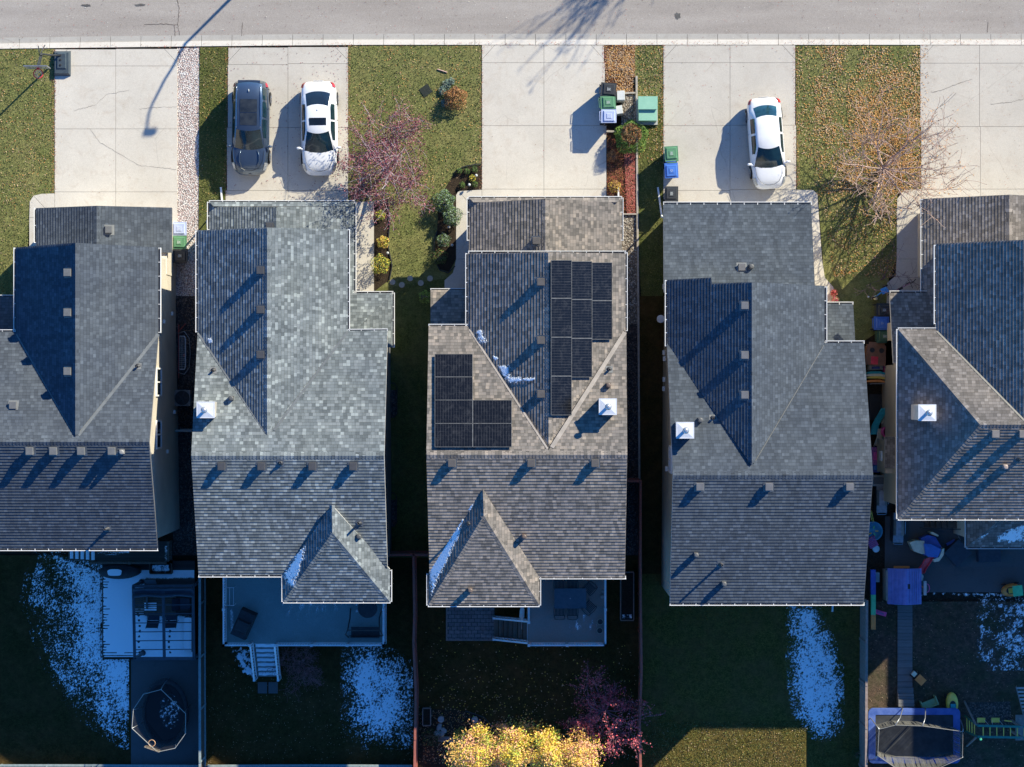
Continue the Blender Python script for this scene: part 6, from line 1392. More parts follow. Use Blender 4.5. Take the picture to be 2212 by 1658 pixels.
def stone(px, py, r, z, label, h_=.12, G_=False):
    p = G(px, py, z) if G_ else P(px, py, z); m = MB(); rnd = random.Random(int(px * 7 + py)); n = 12
    prof = [(.75, 0), (1, .4), (.9, .8), (.5, 1)]
    base = []
    for r_, z_ in prof:
        for k in range(n): a_ = k / n * 6.283; q = r * r_ * (1 + .16 * math.sin(a_ * 2 + px) + .08 * math.sin(a_ * 3 + py)); m.v.append((p.x + q * math.cos(a_), p.y + q * math.sin(a_), p.z - .02 + h_ * z_))
    for i in range(3):
        for k in range(n): a_ = i * n + k; b_ = i * n + (k + 1) % n; m.f.append((a_, b_, b_ + n, a_ + n)); m.uv.append(None); m.mi.append(0)
    m.f.append(tuple(3 * n + k for k in range(n))); m.uv.append(None); m.mi.append(0)
    return tag(m.build('stone', STONE, smooth=True), label, 'stone', 'garden stones')
stone(1303, 1278, .09, Z3, 'upper pale stone against the right railing of the tan-grey deck'); stone(1302, 1289, .13, Z3, 'larger pale stone against the right railing of the tan-grey deck')
for i, (x, y) in enumerate(((848, 610), (868, 616), (886, 602), (909, 612), (929, 602))):
    q = G(x, y, .02); m = MB(); m.lathe((q.x, q.y, q.z), [(.14, 0), (.15, .02), (.145, .035)], 18); tag(m.build('stepping_stone', M('step_stone', (.42, .38, .32), (.34, .30, .25), 6, .9)), ['stepping stone nearest the walkway bed', 'second stepping stone from the walkway bed', 'highest stepping stone, middle of the five', 'fourth stepping stone, just in the sun', 'stepping stone nearest the dark bed'][i], 'stepping stone', 'round stepping stones')
for i, (x, y, r_) in enumerate(((948, 1572, .15), (957, 1576, .12), (944, 1584, .16), (954, 1586, .15), (961, 1580, .11), (950, 1566, .10))): stone(x, y, r_, .03, ['top left stone of the heap in the shaded bed', 'middle right stone of the heap in the shaded bed', 'lower left and largest stone of the heap in the shaded bed', 'bottom stone of the heap in the shaded bed', 'right-hand small stone of the heap in the shaded bed', 'smallest stone at the top of the heap in the shaded bed'][i], .12, True)
m = MB()
pv = G(1015, 1346, .03); t_ = thing('paver_patio', 'small patio of grey square pavers left of the deck stairs', 'paver patio', tuple(pv)); a_, b_ = G(966, 1308, .03), G(1068, 1382, .03)
def paver_mat():
    m_, t, b = nt('grey_pavers'); v = pos_(t); br = N(t, 'ShaderNodeTexBrick'); br.inputs['Scale'].default_value = 1; br.inputs['Brick Width'].default_value = .30; br.inputs['Row Height'].default_value = .20; br.inputs['Mortar Size'].default_value = .012
    br.inputs['Color1'].default_value = (.13, .135, .14, 1); br.inputs['Color2'].default_value = (.20, .20, .20, 1); br.inputs['Mortar'].default_value = (.03, .03, .03, 1); t.links.new(v, br.inputs['Vector'])
    t.links.new(mix_(t, 1.0, br.outputs['Color'], ramp_(t, noise_(t, v, 9, 4), [(.3, .75), (.7, 1.2)]), 'MULTIPLY'), b.inputs['Base Color']); b.inputs['Roughness'].default_value = .9; return m_
m = MB(); m.bx((a_.x, b_.y, -DROP - .05), (b_.x, a_.y, -DROP + .03)); BW(m, 'paving', paver_mat(), t_)
for q in (((a_.x - .06, b_.y, -DROP), (a_.x, a_.y, -DROP + .07)), ((a_.x - .06, b_.y - .06, -DROP), (b_.x, b_.y, -DROP + .07))): m = MB(); m.bx(*q); BW(m, 'border', FG, t_)
p = P(1127, 1322, .0); t_ = thing('folded_parasol', 'folded white parasol leaning on the deck stairs', 'parasol', tuple(p)); m = MB(); m.tube([(0, -.45, .35), (0, -.2, .5), (.02, .15, .6), (.03, .5, .75)], [.05, .13, .12, .03], 8); m.build('canopy', M('parasol_cloth', (.62, .62, .62), (.5, .5, .5), 8, .8), t_, smooth=True); m = MB(); m.tube([(0, -.9, .0), (.03, .55, .78)], .02, 6); m.build('pole', GALV, t_)
def tray(name, label, x0, y0, x1, y1, h_, mat, fill, cat):
    a_, b_ = G(x0, y0, h_), G(x1, y1, h_); c = (a_ + b_) / 2; t_ = thing(name, label, cat, (c.x, c.y, gz(c.y))); w_, d_ = abs(b_.x - a_.x), abs(a_.y - b_.y); e = .05
    for q in ((0, d_ / 2, w_, e), (0, -d_ / 2, w_, e), (w_ / 2, 0, e, d_ - e - .004), (-w_ / 2, 0, e, d_ - e - .004)): m = MB(); m.box((q[0], q[1], h_ / 2), (q[2], q[3], h_)); m.build('side_board', mat, t_)
    m = MB(); m.box((0, 0, h_ * .4), (w_ - e, d_ - e, h_ * .8 - .004)); m.build('soil', fill, t_); return t_
tray('planter_box', 'long weathered planter box between deck and red fence', 1341, 1237, 1369, 1341, .4, FRP, SOIL, 'planter')
flat_snow('bit of snow at the foot of the long planter box', 1344, 1328, 1366, 1337, -DROP + .34, lambda x, y: .5 * fr(x, y, 6, 3) + .12)
tray('planter_box', 'small empty planter frame in the corner by the red fence', 913, 1531, 930, 1568, .25, FRP, SOIL, 'planter')
for i, (x, y) in enumerate(((953, 1552), (1026, 1553))):
    p = G(x, y, .05); t_ = thing('garden_urn', ['pale round urn above the stone heap', 'darker round urn at the edge of the shaded bed'][i], 'urn', tuple(p)); m = MB(); m.lathe((0, 0, 0), [(.1, 0), (.16, .2), (.15, .35), (.17, .38), (.13, .38)], 18); m.build('pot', STONE, t_, smooth=True); m = MB(); m.lathe((0, 0, .3), [(.13, 0), (.12, .02)], 14); m.build('lid', [GALV, PATIO][i], t_)
for i, dy in enumerate((0, 6)): m = MB(); m.tube([G(946, 1593 + dy, .08), G(1000, 1597 + dy, .08)], .075, 10); tag(m.build('log', FG, smooth=True), ['upper of two grey logs at the edge of the shaded bed', 'lower of two grey logs at the edge of the shaded bed'][i], 'log')
# ---------- first yard ----------
Z1 = -DROP + .32; SD = planks('deck_boards_wet', (.035, .033, .03), (.06, .055, .05), .14, 1)
a_, b_ = P(222, 1212, Z1), P(421, 1421, Z1); t_ = thing('deck', 'low dark board deck under a sheet of snow in the left-hand yard', 'deck', ((a_.x + b_.x) / 2, (a_.y + b_.y) / 2, -DROP)); m = MB(); m.bx((a_.x, b_.y, Z1 - .05), (b_.x, a_.y, Z1)); BW(m, 'deck_floor', SD, t_); m = MB(); m.bx((a_.x, b_.y - .03, Z1 - .3), (b_.x, b_.y - .001, Z1 + .004)); m.bx((a_.x - .03, b_.y, Z1 - .3), (a_.x - .001, a_.y, Z1 + .004)); BW(m, 'deck_skirt', FB, t_)
def dsf(x, y):
    v = .75 + .25 * fr(x, y, 14, 3)
    v -= max(0, 1 - max(0, math.hypot(max(0, 318 - x), max(0, abs(y - 1290) - 34) * 1.0)) / 10) * 1.7 * (1 if y < 1345 else 0) if x > 300 else 0
    if y > 1240: v -= .0
    gap = abs(((y * 2.372e-2 * 42.16 / 42.16) / .14) % 1 - .5)
    if x < 246 or y > 1400: v -= 1.4 * (gap > .40) * (fr(x * .2, y, 9, 2) * .8 + .3 > 0) * (1 if x < 232 + 14 * fr(3, y, 5, 2) or (y > 1405 and x < 300) else 0)
    if x < 226: v -= .6 * (noise.noise((y / 6, 2, 9)) > 0)
    for cx_ in (301, 366):     # lines of thawed drips below the pergola purlins
        for k in range(9):
            if math.hypot(x - cx_ - 1.5 * math.sin(k * 5), y - (1318 + k * 11.5)) < 1.6: v = -1
    return v
flat_snow('unbroken sheet of snow on the low deck of the left-hand yard', 223, 1232, 420, 1420, Z1, dsf, 1.5, .03)
# upper landing with stairs along the back wall
zl = -DROP + 1.15; a_, b_ = P(205, 1170, zl), P(372, 1215, zl); t_ = thing('deck', 'narrow dark landing with stairs along the back wall of the charcoal-roofed house', 'deck', ((a_.x + b_.x) / 2, (a_.y + b_.y) / 2, -DROP)); m = MB(); m.bx((a_.x, b_.y, zl - .05), (b_.x, a_.y, zl)); BW(m, 'deck_floor', SD, t_)
for i in range(5): m = MB(); z = zl - .2 * (i + 1); x = a_.x - .32 * i; m.bx((x - .31, b_.y + .03, z - .05), (x - .02, a_.y, z)); BW(m, 'stair_tread', FB, t_); m = MB(); m.bx((x - .22, b_.y + .1, z), (x - .05, a_.y, z + .02)); tag(BW(m, 'snow', SNOW), 'snow on a tread of the landing stairs', kind='stuff')
railing(t_, (a_.x, b_.y + .04, zl), (b_.x - .04, b_.y + .04, zl), zl, .95, FB, .14); railing(t_, (b_.x - .04, b_.y + .04, zl), (b_.x - .04, a_.y, zl), zl, .95, FB, .14)
flat_snow('snow strip along the inner edge of the landing', 353, 1180, 364, 1212, zl, lambda x, y: .3 + .3 * fr(x, y, 6) - abs(x - 358.5) / 9)
flat_snow('snow smear on the landing boards', 210, 1187, 280, 1200, zl, lambda x, y: .6 * fr(x * .3, y * 1.8, 9, 3) - .05)
t_ = tray('planter_box', 'snow-filled planter box below the landing', 323, 1218, 370, 1240, .75, FB, SOIL, 'planter'); flat_snow('snow heaped in the planter box below the landing', 326, 1221, 368, 1238, -DROP + .62, lambda x, y: .35 + .4 * fr(x, y, 7) - .4 * (y > 1234) - max(0, abs(x - 347) - 17) / 5, 1.3, .08)
p = G(262, 1233, .3); t_ = thing('hot_tub', 'curved black covered tub with snow on its lid at the edge of the snowy deck', 'hot tub', tuple(p)); m = MB(); m.lathe((0, 0, 0), [(1.02, 0), (1.08, .1), (1.06, .65), (.95, .72), (.2, .76)], 28, 0, 1.0, .36); m.build('cover', COVER, t_, smooth=True); m = MB(); m.box((-.15, .0, .80), (.62, .30, .04)); m.build('lid_panel', COVER, t_, bevel=.03)
m = MB(); q = p + Vector((-.18, -.02, .83)); pts = [(q.x + .36 * math.copysign(abs(math.cos(a)) ** .6, math.cos(a)) * (1 + .05 * math.sin(5 * a)), q.y + .17 * math.copysign(abs(math.sin(a)) ** .6, math.sin(a)), q.z + .03) for a in [k / 20 * 6.283 for k in range(20)]]; m.prism(pts, q.z - .01, q.z + .05); tag(m.build('snow', SNOW, bevel=.02), 'rounded pad of snow on the black tub cover', kind='stuff')
ZP = -DROP + 2.6; PM = M('pergola_metal', (.045, .055, .07), (.06, .07, .09), 5, .5, .2); fr0 = [P(288, 1267, ZP), P(417, 1266, ZP), P(419, 1423, ZP), P(291, 1424, ZP)]
t_ = thing('pergola', 'dark metal pergola with its navy canopy drawn back over the snowy deck', 'pergola', tuple(G(354, 1345, .3))); m = MB()
for i in range(4): m = MB(); m.bar(fr0[i], fr0[(i + 1) % 4], .13, .13); BW(m, 'beam', PM, t_); m = MB(); c = fr0[i]; m.box((c.x, c.y, (ZP + Z1) / 2), (.13, .13, ZP - Z1)); BW(m, 'post', PM, t_); m = MB(); m.lathe((c.x, c.y, Z1), [(.16, 0), (.15, .05), (.08, .1)], 12); BW(m, 'post_foot', PM, t_)
m = MB(); m.bar((fr0[0] + fr0[1]) / 2, (fr0[2] + fr0[3]) / 2, .14, .10); BW(m, 'beam', PM, t_)
for k in range(7): f_ = .26 + k * .1225; m = MB(); m.bar(fr0[0].lerp(fr0[3], f_) + Vector((0, 0, .02)), fr0[1].lerp(fr0[2], f_) + Vector((0, 0, .02)), .04, .05); BW(m, 'purlin', PM, t_)
m = MB(); n_, k_n = 24, 8
for j in range(k_n + 1):
    for i in range(n_ + 1):
        u, v = i / n_, j / k_n; q = fr0[0].lerp(fr0[1], u).lerp(fr0[3].lerp(fr0[2], u), .02 + v * .135 * (1 - .12 * math.sin(u * 6.283) ** 2)); z = .10 + .10 * math.sin(v * 9.4) + .05 * noise.noise((u * 9, v * 3, 0)); m.v.append((q.x, q.y, q.z + z))
for j in range(k_n):
    for i in range(n_): k = j * (n_ + 1) + i; m.f.append((k + n_ + 1, k + n_ + 2, k + 1, k)); m.uv.append(None); m.mi.append(0)
BW(m, 'canopy', COVERB, t_, smooth=True)
p = P(341, 1306, Z1); t_ = thing('patio_table', 'dark slatted table with snow between its slats under the pergola', 'table', tuple(p)); m = MB()
for k in range(9): m.box((0, -.44 + k * .11, .70), (2.1, .085, .03))
m.build('table_top', FB, t_); m = MB()
for sx in (-1, 1):
    for sy in (-1, 1): m.bx((sx * .95 - .03, sy * .4 - .03, 0), (sx * .95 + .03, sy * .4 + .03, .68))
m.build('table_legs', FB, t_)
m = MB(); [m.box((-.25, -.2 + k * .11, .725), (.62, .07, .025)) for k in range(4)]; m.v = [(x_ + p.x, y_ + p.y, z_ + p.z) for x_, y_, z_ in m.v]; tag(m.build('snow', SNOW), 'snow lying on the slats of the pergola table', kind='stuff')
for i, (x, y, rz) in enumerate(((305, 1299, 1.57), (335, 1330, 0), (373, 1330, .05), (330, 1270, 3.14), (400, 1303, -1.57))):
    q = P(x, y, Z1); c_ = thing('sling_chair', ['dark sling chair at the left end of the pergola table', 'dark sling chair in front of the pergola table, left of the centre beam', 'dark sling chair in front of the pergola table, right of the centre beam', 'dark sling chair behind the pergola table, under the canopy', 'dark sling chair at the right end of the pergola table'][i], 'chair', tuple(q), rz, 'sling chairs under the pergola')
    m = MB(); m.box((0, .05, .42), (.54, .5, .03)); m.build('seat', COVERB, c_, bevel=.01); m = MB(); m.poly([(-.27, -.22, .44), (.27, -.22, .44), (.30, -.52, 1.0), (-.30, -.52, 1.0)]); m.poly([(-.30, -.53, .99), (.30, -.53, .99), (.27, -.23, .43), (-.27, -.23, .43)]); m.build('backrest', COVERB, c_)
    for s_ in (-1, 1): m = MB(); m.tube([(s_ * .30, -.54, 1.02), (s_ * .29, -.2, .42), (s_ * .30, .3, .42), (s_ * .30, .32, 0)], .018, 5); m.tube([(s_ * .30, -.25, 0), (s_ * .3, -.3, .6), (s_ * .3, .25, .62)], .018, 5); m.build('side_frame', DMET, c_)
p = P(410, 1368, Z1); t_ = thing('bench', 'low bench buried in snow beside the fence under the pergola', 'bench', tuple(p)); m = MB(); m.box((0, 0, .22), (.42, 1.75, .36)); m.build('seat', FB, t_, bevel=.03); m = MB(); m.box((.24, 0, .42), (.08, 1.75, .6)); m.build('backrest', FB, t_, bevel=.02); m = MB(); m.box((p.x - .02, p.y, p.z + .43), (.40, 1.7, .07)); tag(m.build('snow', SNOW, bevel=.03), 'snow cushion along the bench by the fence', kind='stuff')
# oval trampoline
c0 = G(357, 1540, .75); t_ = thing('trampoline', 'black oval trampoline with drooping net poles, snow on half its mat', 'trampoline', (c0.x, c0.y, -DROP)); m = MB(); m.lathe((0, 0, .74), [(.2, 0), (1.0, .0), (1.001, .01)], 40, 0, 1.0, 1.45); m.build('mat', M('trampoline_mat', (.008, .009, .012), None, 5, .7), t_)
m = MB(); m.lathe((0, 0, .72), [(1.0, .0), (1.02, .05), (1.17, .05), (1.2, 0), (1.0, 0)], 40, 0, 1.0, 1.46); m.build('safety_pad', COVER, t_, smooth=True)
m = MB(); m.tube([(1.16 * math.cos(k / 40 * 6.283), 1.71 * math.sin(k / 40 * 6.283), .74) for k in range(41)], .03, 6, cap=False); m.build('frame_ring', DMET, t_)
npx = [(348, 385), (401, 437), (401, 480), (378, 512), (340, 520), (285, 469), (288, 428), (310, 395)]; npx = [(x, y + 1105) for x, y in npx]; tops = [P(x, y, -DROP + 2.5) - c0 + Vector((0, 0, .75)) for x, y in npx]
for i, q in enumerate(tops):
    an = math.atan2(q.y / 1.45, q.x); bs = Vector((1.15 * math.cos(an), 1.68 * math.sin(an), .6)); m = MB(); m.tube([(bs.x, bs.y, 0), (bs.x, bs.y, 1.2), (lerp(bs.x, q.x, .5), lerp(bs.y, q.y, .5), 2.1), tuple(q)], .022, 6); m.build('net_pole', GALV, t_, smooth=True)
m = MB(); m.tube([tuple(q) for q in tops + tops[:1]], .018, 5, cap=False); m.build('net_ring', M('net_ring_pale', (.36, .36, .34), None, 5, .7), t_)
NET = M('safety_net', (.02, .02, .022), None, 5, .9, alpha=.30); m = MB()
for i in range(8):
    q, q2 = tops[i], tops[(i + 1) % 8]
    def foot(q): an = math.atan2(q.y / 1.45, q.x); return Vector((1.0 * math.cos(an), 1.47 * math.sin(an), .78))
    m.poly([foot(q), foot(q2), q2, q])
m.build('safety_net', NET, t_)
q = P(328, 1606, -DROP + 2.3) - c0 + Vector((0, 0, .75)); m = MB(); m.tube([(q.x + .17 * math.cos(k / 20 * 6.283), q.y + .17 * math.sin(k / 20 * 6.283), q.z) for k in range(21)], .018, 6, cap=False); m.build('hoop_ring', M('hoop_orange', (.75, .45, .25), None, 5, .4), t_); m = MB(); m.bar(q + Vector((-.35, .1 - .25, .0)), q + Vector((.42, -.42, .0)), .03, .5); m.build('hoop_board', M('hoop_board_dark', (.06, .05, .045), (.3, .25, .2), 9, .6), t_)
flat_snow('snow crusted on the right half of the oval trampoline mat', 338, 1487, 402, 1600, -DROP + .76, lambda x, y: (.55 * fr(x, y, 5, 4) + .18 - max(0, math.hypot((x - 366) / 32, (y - 1540) / 54) - .6) * 2.2 - .22) if (x > 342 + max(0, y - 1540) * .25 - 2) else -1, 1.5)
# ---------- passages and front odds ----------
p = G(399, 860, 0); t_ = thing('air_conditioner', 'square air conditioner with round fan grille in the dark gravel passage', 'air conditioner', tuple(p)); m = MB(); m.box((0, 0, .4), (.82, .82, .75)); m.build('cabinet', M('ac_grey', (.22, .22, .21), None, 4, .5), t_, bevel=.02); m = MB(); m.lathe((0, 0, .77), [(.36, 0), (.37, .02), (.35, .03)], 24); m.build('fan_grille', CSEAL, t_)
for k in range(5): m = MB(); m.bar((0, 0, .81), (.33 * math.cos(k * 1.2566), .33 * math.sin(k * 1.2566), .81), .09, .012); m.build('fan_blade', DMET, t_)
m = MB(); m.lathe((0, 0, .82), [(.07, 0), (.06, .02)], 12); m.build('fan_hub', DMET, t_)
p = G(398, 763, 0); t_ = thing('hockey_net', 'hockey goal lying against the wall in the dark gravel passage', 'hockey net', tuple(p)); m = MB(); m.tube([(-.25, 1.0, .3), (.05, 1.1, .3), (.3, .75, .3), (.36, 0, .3), (.3, -.75, .3), (.05, -1.1, .3), (-.25, -1.0, .3)], .02, 6); m.build('rear_frame', GALV, t_, smooth=True); m = MB(); m.tube([(-.15, .85, .55), (.1, .85, .55), (.16, .7, .55), (.16, -.7, .55), (.1, -.85, .55), (-.15, -.85, .55)], .022, 6); m.build('inner_frame', RAILM, t_, smooth=True)
m = MB(); m.tube([(-.25, 1.45, .2), (-.25, -1.3, .2)], .028, 6); m.bar((-.25, 1.1, .2), (.12, 1.5, .3), .05, .03); m.build('goal_post', M('post_red', (.40, .08, .06), None, 5, .5), t_); m = MB()
for k in range(17): m.bar((-.2, -.8 + k * .1, .5), (.14, -.8 + k * .1, .52), .008, .008)
for k in range(4): m.bar((-.15 + k * .08, -.82, .51), (-.15 + k * .08, .82, .51), .008, .008)
m.build('netting', RAILM, t_)
m = MB(); q = G(399, 768, .35); m.lathe(tuple(q), [(.05, 0), (.09, .05), (.07, .11), (.03, .13)], 12); tag(m.build('ball', M('ball_orange', (.6, .12, .04), None, 5, .5), smooth=True), 'small orange ball caught in the hockey goal', 'ball')
for nm, x0, y0, x1, y1, hh, lb in (('window_well', 838, 828, 858, 902, .25, 'gravel-filled window well along the blue-grey house'), ('window_well', 838, 1065, 857, 1138, .25, 'lower window well along the blue-grey house, in deep shade')):
    a_, b_ = G(x0, y0, hh), G(x1, y1, hh); c = G((x0 + x1) / 2, (y0 + y1) / 2, 0); t_ = thing(nm, lb, 'window well', tuple(c)); m = MB(); xx, yy = a_.x - c.x, a_.y - c.y; X_, Y_ = b_.x - c.x, b_.y - c.y; m.tube([(xx, yy, hh), (X_ - .15, yy, hh), (X_, yy - .2, hh), (X_, Y_ + .2, hh), (X_ - .15, Y_, hh), (xx, Y_, hh)], .02, 5); m.build('rim', DMET, t_); m = MB(); m.prism([(xx, yy), (X_ - .15, yy), (X_, yy - .2), (X_, Y_ + .2), (X_ - .15, Y_), (xx, Y_)], -.3, .06); m.build('gravel_fill', GRAVD, t_)
m = MB(); q = G(920, 196, .02); m.box((q.x, q.y, q.z), (.52, .50, .03), .62); tag(m.build('dark_square', M('square_dark', (.012, .018, .014), None, 5, .8), bevel=.01), 'dark flat square lying in the middle front lawn', 'cover plate')  # thin dark square laid flat on the grass
m = MB(); m.tube([G(945, 150, .04), G(966, 157, .04)], .03, 6); tag(m.build('stick', M('stick_pink', (.55, .36, .30), None, 8, .8)), 'short pinkish stick on the middle front lawn', 'stick')
for i, (x, y) in enumerate(((1014, 401), (1029, 381), (970, 492), (977, 531), (838, 548))):
    q = G(x, y, 0); t_ = thing('garden_light', ['solar garden light at the lower corner of the corner bed', 'solar garden light by the yellow bush of the corner bed', 'solar garden light below the lower green bush', 'solar garden light low in the dark bed by the walk', 'solar garden light in the walkway bed'][i], 'garden light', tuple(q), 0, 'solar garden lights'); m = MB(); m.tube([(0, 0, 0), (0, 0, .3)], .012, 5); m.build('stake', GALV, t_); m = MB(); m.lathe((0, 0, .28), [(.05, 0), (.075, .05), (.06, .08), (.02, .10)], 12); m.build('lamp_head', M('light_pale', (.5, .5, .48), None, 5, .4), t_, smooth=True)
# blue tricycle, ball, flower pots, play things between houses four and five
TOY = lambda n_, c: M('toy_' + n_, tuple(min(.9, x * 1.35 + .02) for x in c), tuple(x * 1.1 for x in c), 4, .45)
TB, TR, TY, TG, TT, TP, TO, TBR = TOY('blue', (.04, .22, .55)), TOY('red', (.60, .03, .05)), TOY('yellow', (.75, .50, .08)), TOY('green', (.08, .50, .22)), TOY('teal', (.02, .32, .34)), TOY('pink', (.72, .07, .24)), TOY('orange', (.72, .24, .05)), TOY('brown', (.20, .085, .04)); TN = TOY('navy', (.04, .08, .35)); TW = TOY('cream', (.62, .56, .40)); TV = TOY('violet', (.13, .15, .40)); TPL = TOY('plum', (.30, .08, .22))
p = G(1902, 632, 0); t_ = thing('tricycle', 'bright blue child tricycle on the lawn edge by the porch', 'tricycle', tuple(p), .4); m = MB(); m.tube([(-.35, -.1, .3), (0, 0, .42), (.3, .05, .35)], .035, 7); m.build('frame', TB, t_, smooth=True); m = MB(); m.box((.1, .02, .5), (.28, .3, .08)); m.box((.24, .02, .62), (.06, .3, .2)); m.build('seat', TB, t_, bevel=.04)
m = MB(); m.tube([(-.33, -.26, .6), (-.36, -.1, .62), (-.33, .08, .6)], .018, 6); m.build('handlebar', BLACK, t_)
for x, y in ((-.4, -.1), (.3, .2), (.3, -.12)): m = MB(); m.tube([(x, y - .03, .16), (x, y + .03, .16)], .16, 16); m.build('wheel', TYRE, t_)
for i, (px, py, z_, r_, lb, mt) in enumerate(((1892, 644, .11, .13, 'cream ball on the grass below the blue tricycle', TW), (1876, 642, .05, .05, 'tiny white ball left of the cream ball', WHITEP))):
    m = MB(); q = G(px, py, z_); m.lathe(tuple(q), [(r_ * math.sin(k / 8 * 3.1416) + .001, -r_ * math.cos(k / 8 * 3.1416)) for k in range(9)], 16); tag(m.build('ball', mt, smooth=True), lb, 'ball')
for i, (px, py, mts, lb) in enumerate(((1799, 634, REDC, 'pot of red flowers on the curved walk'), (1802, 649, REDC[1:2] + GRN[2:], 'pot of pink flowers and bright leaves below the red ones'))):
    p = G(px, py, .03); t_ = thing('flower_pot', lb, 'flower pot', tuple(p)); m = MB(); m.lathe((0, 0, 0), [(.1, 0), (.15, .25), (.14, .26)], 16); m.build('pot', TR if i == 0 else TP, t_, smooth=True); m = MB(); rnd = random.Random(i)
    for _ in range(260): a = rnd.uniform(0, 6.28); r_ = .2 * math.sqrt(rnd.random()); leaf(m, Vector((r_ * math.cos(a), r_ * math.sin(a), .27 + rnd.uniform(0, .15))), .06, rnd, rnd.randrange(len(mts)), 1)
    m.build('flowers', mts, t_)
p = G(1925, 634, 0); t_ = thing('bicycle', 'bicycle leaning by the front walk of the right-hand house', 'bicycle', tuple(P(1945, 622, .03)), .5)
for x in (-.5, .5): m = MB(); m.tube([(x + .32 * math.cos(k / 20 * 6.283), .04 * math.sin(k), .34 + .32 * math.sin(k / 20 * 6.283)) for k in range(21)], .018, 5, cap=False); m.build('wheel', TYRE, t_)
m = MB(); m.tube([(-.5, 0, .34), (-.15, 0, .75), (.38, 0, .8), (-.02, 0, .32), (-.15, 0, .75)], .018, 5); m.tube([(.38, 0, .8), (.5, 0, .34)], .018, 5); m.build('frame', TPL, t_); m = MB(); m.tube([(.34, -.27, 1.0), (.36, 0, .98), (.34, .27, 1.0)], .015, 5); m.build('handlebar', BLACK, t_); m = MB(); m.box((-.18, 0, .86), (.24, .12, .05)); m.build('saddle', BLACK, t_, bevel=.02)
p = G(1886, 768, 0); t_ = thing('play_board', 'brown plastic play panel with round holes leaning in the passage', 'play board', tuple(p), -.06); m = MB(); m.box((0, 0, .85), (1.0, 1.05, .10)); m.box((0, .58, .87), (.8, .14, .08)); m.build('panel', TBR, t_, bevel=.04)
for x in (-.22, .26): m = MB(); m.lathe((x, .24, .90), [(.13, 0), (.12, .012)], 18); m.build('round_hole', BLACK, t_)
m = MB(); m.box((-.08, -.28, .91), (.36, .40, .03)); m.build('door_panel', TR, t_, bevel=.02)
for s_ in (-1, 1): m = MB(); m.box((s_ * .42, 0, .4), (.08, .9, .78)); m.build('side_support', TBR, t_)
def toyblock(name, label, px, py, z, sz, rz, mat, mat2, bev=.05, cat='toy', extra=None):
    p = G(px, py, 0); t_ = thing(name, label, cat, tuple(p), rz); m = MB(); m.box((0, 0, z), sz); m.build('body', mat, t_, bevel=bev); m = MB(); m.box((0, 0, z + sz[2] / 2), (sz[0] * .6, sz[1] * .5, .05), 0, 0, .9); m.build('inset', mat2, t_, bevel=.015)
    return t_
toyblock('toy_chair', 'hot pink plastic child chair squeezed beside the beige wall', 1911, 795, .35, (.30, .42, .6), .1, TP, TPL); toyblock('step_stool', 'grey and blue plastic step stool below the brown play board', 1888, 795, .3, (.72, .25, .4), .02, M('toy_grey', (.35, .36, .36), None, 5, .5), TN)
def board(label, px, py, mat, w=.95, z=.75, rz=0.0, name='toy_board', cat='toy'):
    p = G(px, py, 0); t_ = thing(name, label, cat, tuple(p), rz); m = MB(); pts = [(-w / 2, 0), (-w / 2, .07), (-w * .2, .12), (w * .2, .12), (w / 2, .03), (w / 2, -.05), (w * .2, .0)]; m.prism(pts, 0, z); m.build('panel', mat, t_, bevel=.015); m = MB(); m.box((0, .06, z + .012), (w * .7, .03, .02)); m.build('edge', mat, t_)
board('teal curved plastic board stacked on its edge', 1888, 808, TT); board('cream curved plastic board behind the teal one', 1888, 813, TW, 1.0); board('yellow curved plastic board in the stack', 1888, 818, TY, .95); board('red-orange plastic board at the bottom of the stack', 1888, 826, TO, 1.0)
p = G(1893, 872, 0); t_ = thing('black_mat', 'dark rubber mat on the ground between the passage toys', 'mat', tuple(p)); m = MB(); m.box((0, 0, .03), (.75, 1.7, .05)); m.build('mat_body', BLACK, t_, bevel=.01); m = MB(); m.box((-.45, 1.0, .45), (.06, .05, .9)); m.box((.1, 1.02, .9), (1.1, .05, .06)); m.build('mat_frame', FG, t_)
def curved(label, px, py, mat, pts, w=.30, name='toy_slide', cat='slide'):
    p = G(px, py, 0); t_ = thing(name, label, cat, tuple(p)); m = MB(); v = [Vector(q) for q in pts]
    for s_ in (-1, 1):
        m = MB(); m.tube([q + Vector((s_ * w / 2, 0, .05)) for q in v], .04, 6); m.build('side_lip', mat, t_, smooth=True)
    m = MB()
    for a_, b_ in zip(v, v[1:]): m.poly([a_ - Vector((w / 2, 0, 0)), a_ + Vector((w / 2, 0, 0)), b_ + Vector((w / 2, 0, 0)), b_ - Vector((w / 2, 0, 0))])
    m.build('chute', mat, t_, smooth=True)
curved('teal plastic slide standing among the passage toys', 1893, 905, TT, [(.25, .55, 1.0), (.12, .3, .95), (-.02, 0, .7), (-.14, -.35, .45), (-.18, -.8, .3)]); curved('cream plastic slide beside the teal one', 1907, 900, TW, [(.02, .5, .9), (.08, .2, .9), (.05, -.1, .7), (-.08, -.35, .5)], .16); curved('tan plastic slide low beside the pink barrel', 1893, 945, TW, [(.12, .45, .6), (.06, 0, .5), (-.06, -.45, .25)], .22)
p = G(1910, 933, 0); t_ = thing('toy_barrel', 'hot pink plastic barrel standing by the beige wall', 'barrel', tuple(p)); m = MB(); m.lathe((0, 0, 0), [(.27, 0), (.29, .5), (.31, 1.1), (.29, 1.12), (.24, 1.08)], 24); m.build('barrel_wall', TP, t_, smooth=True); m = MB(); m.lathe((0, 0, 1.07), [(.24, 0), (.23, .01)], 20); m.build('barrel_opening', TOY('deep_pink', (.35, .02, .1)), t_)
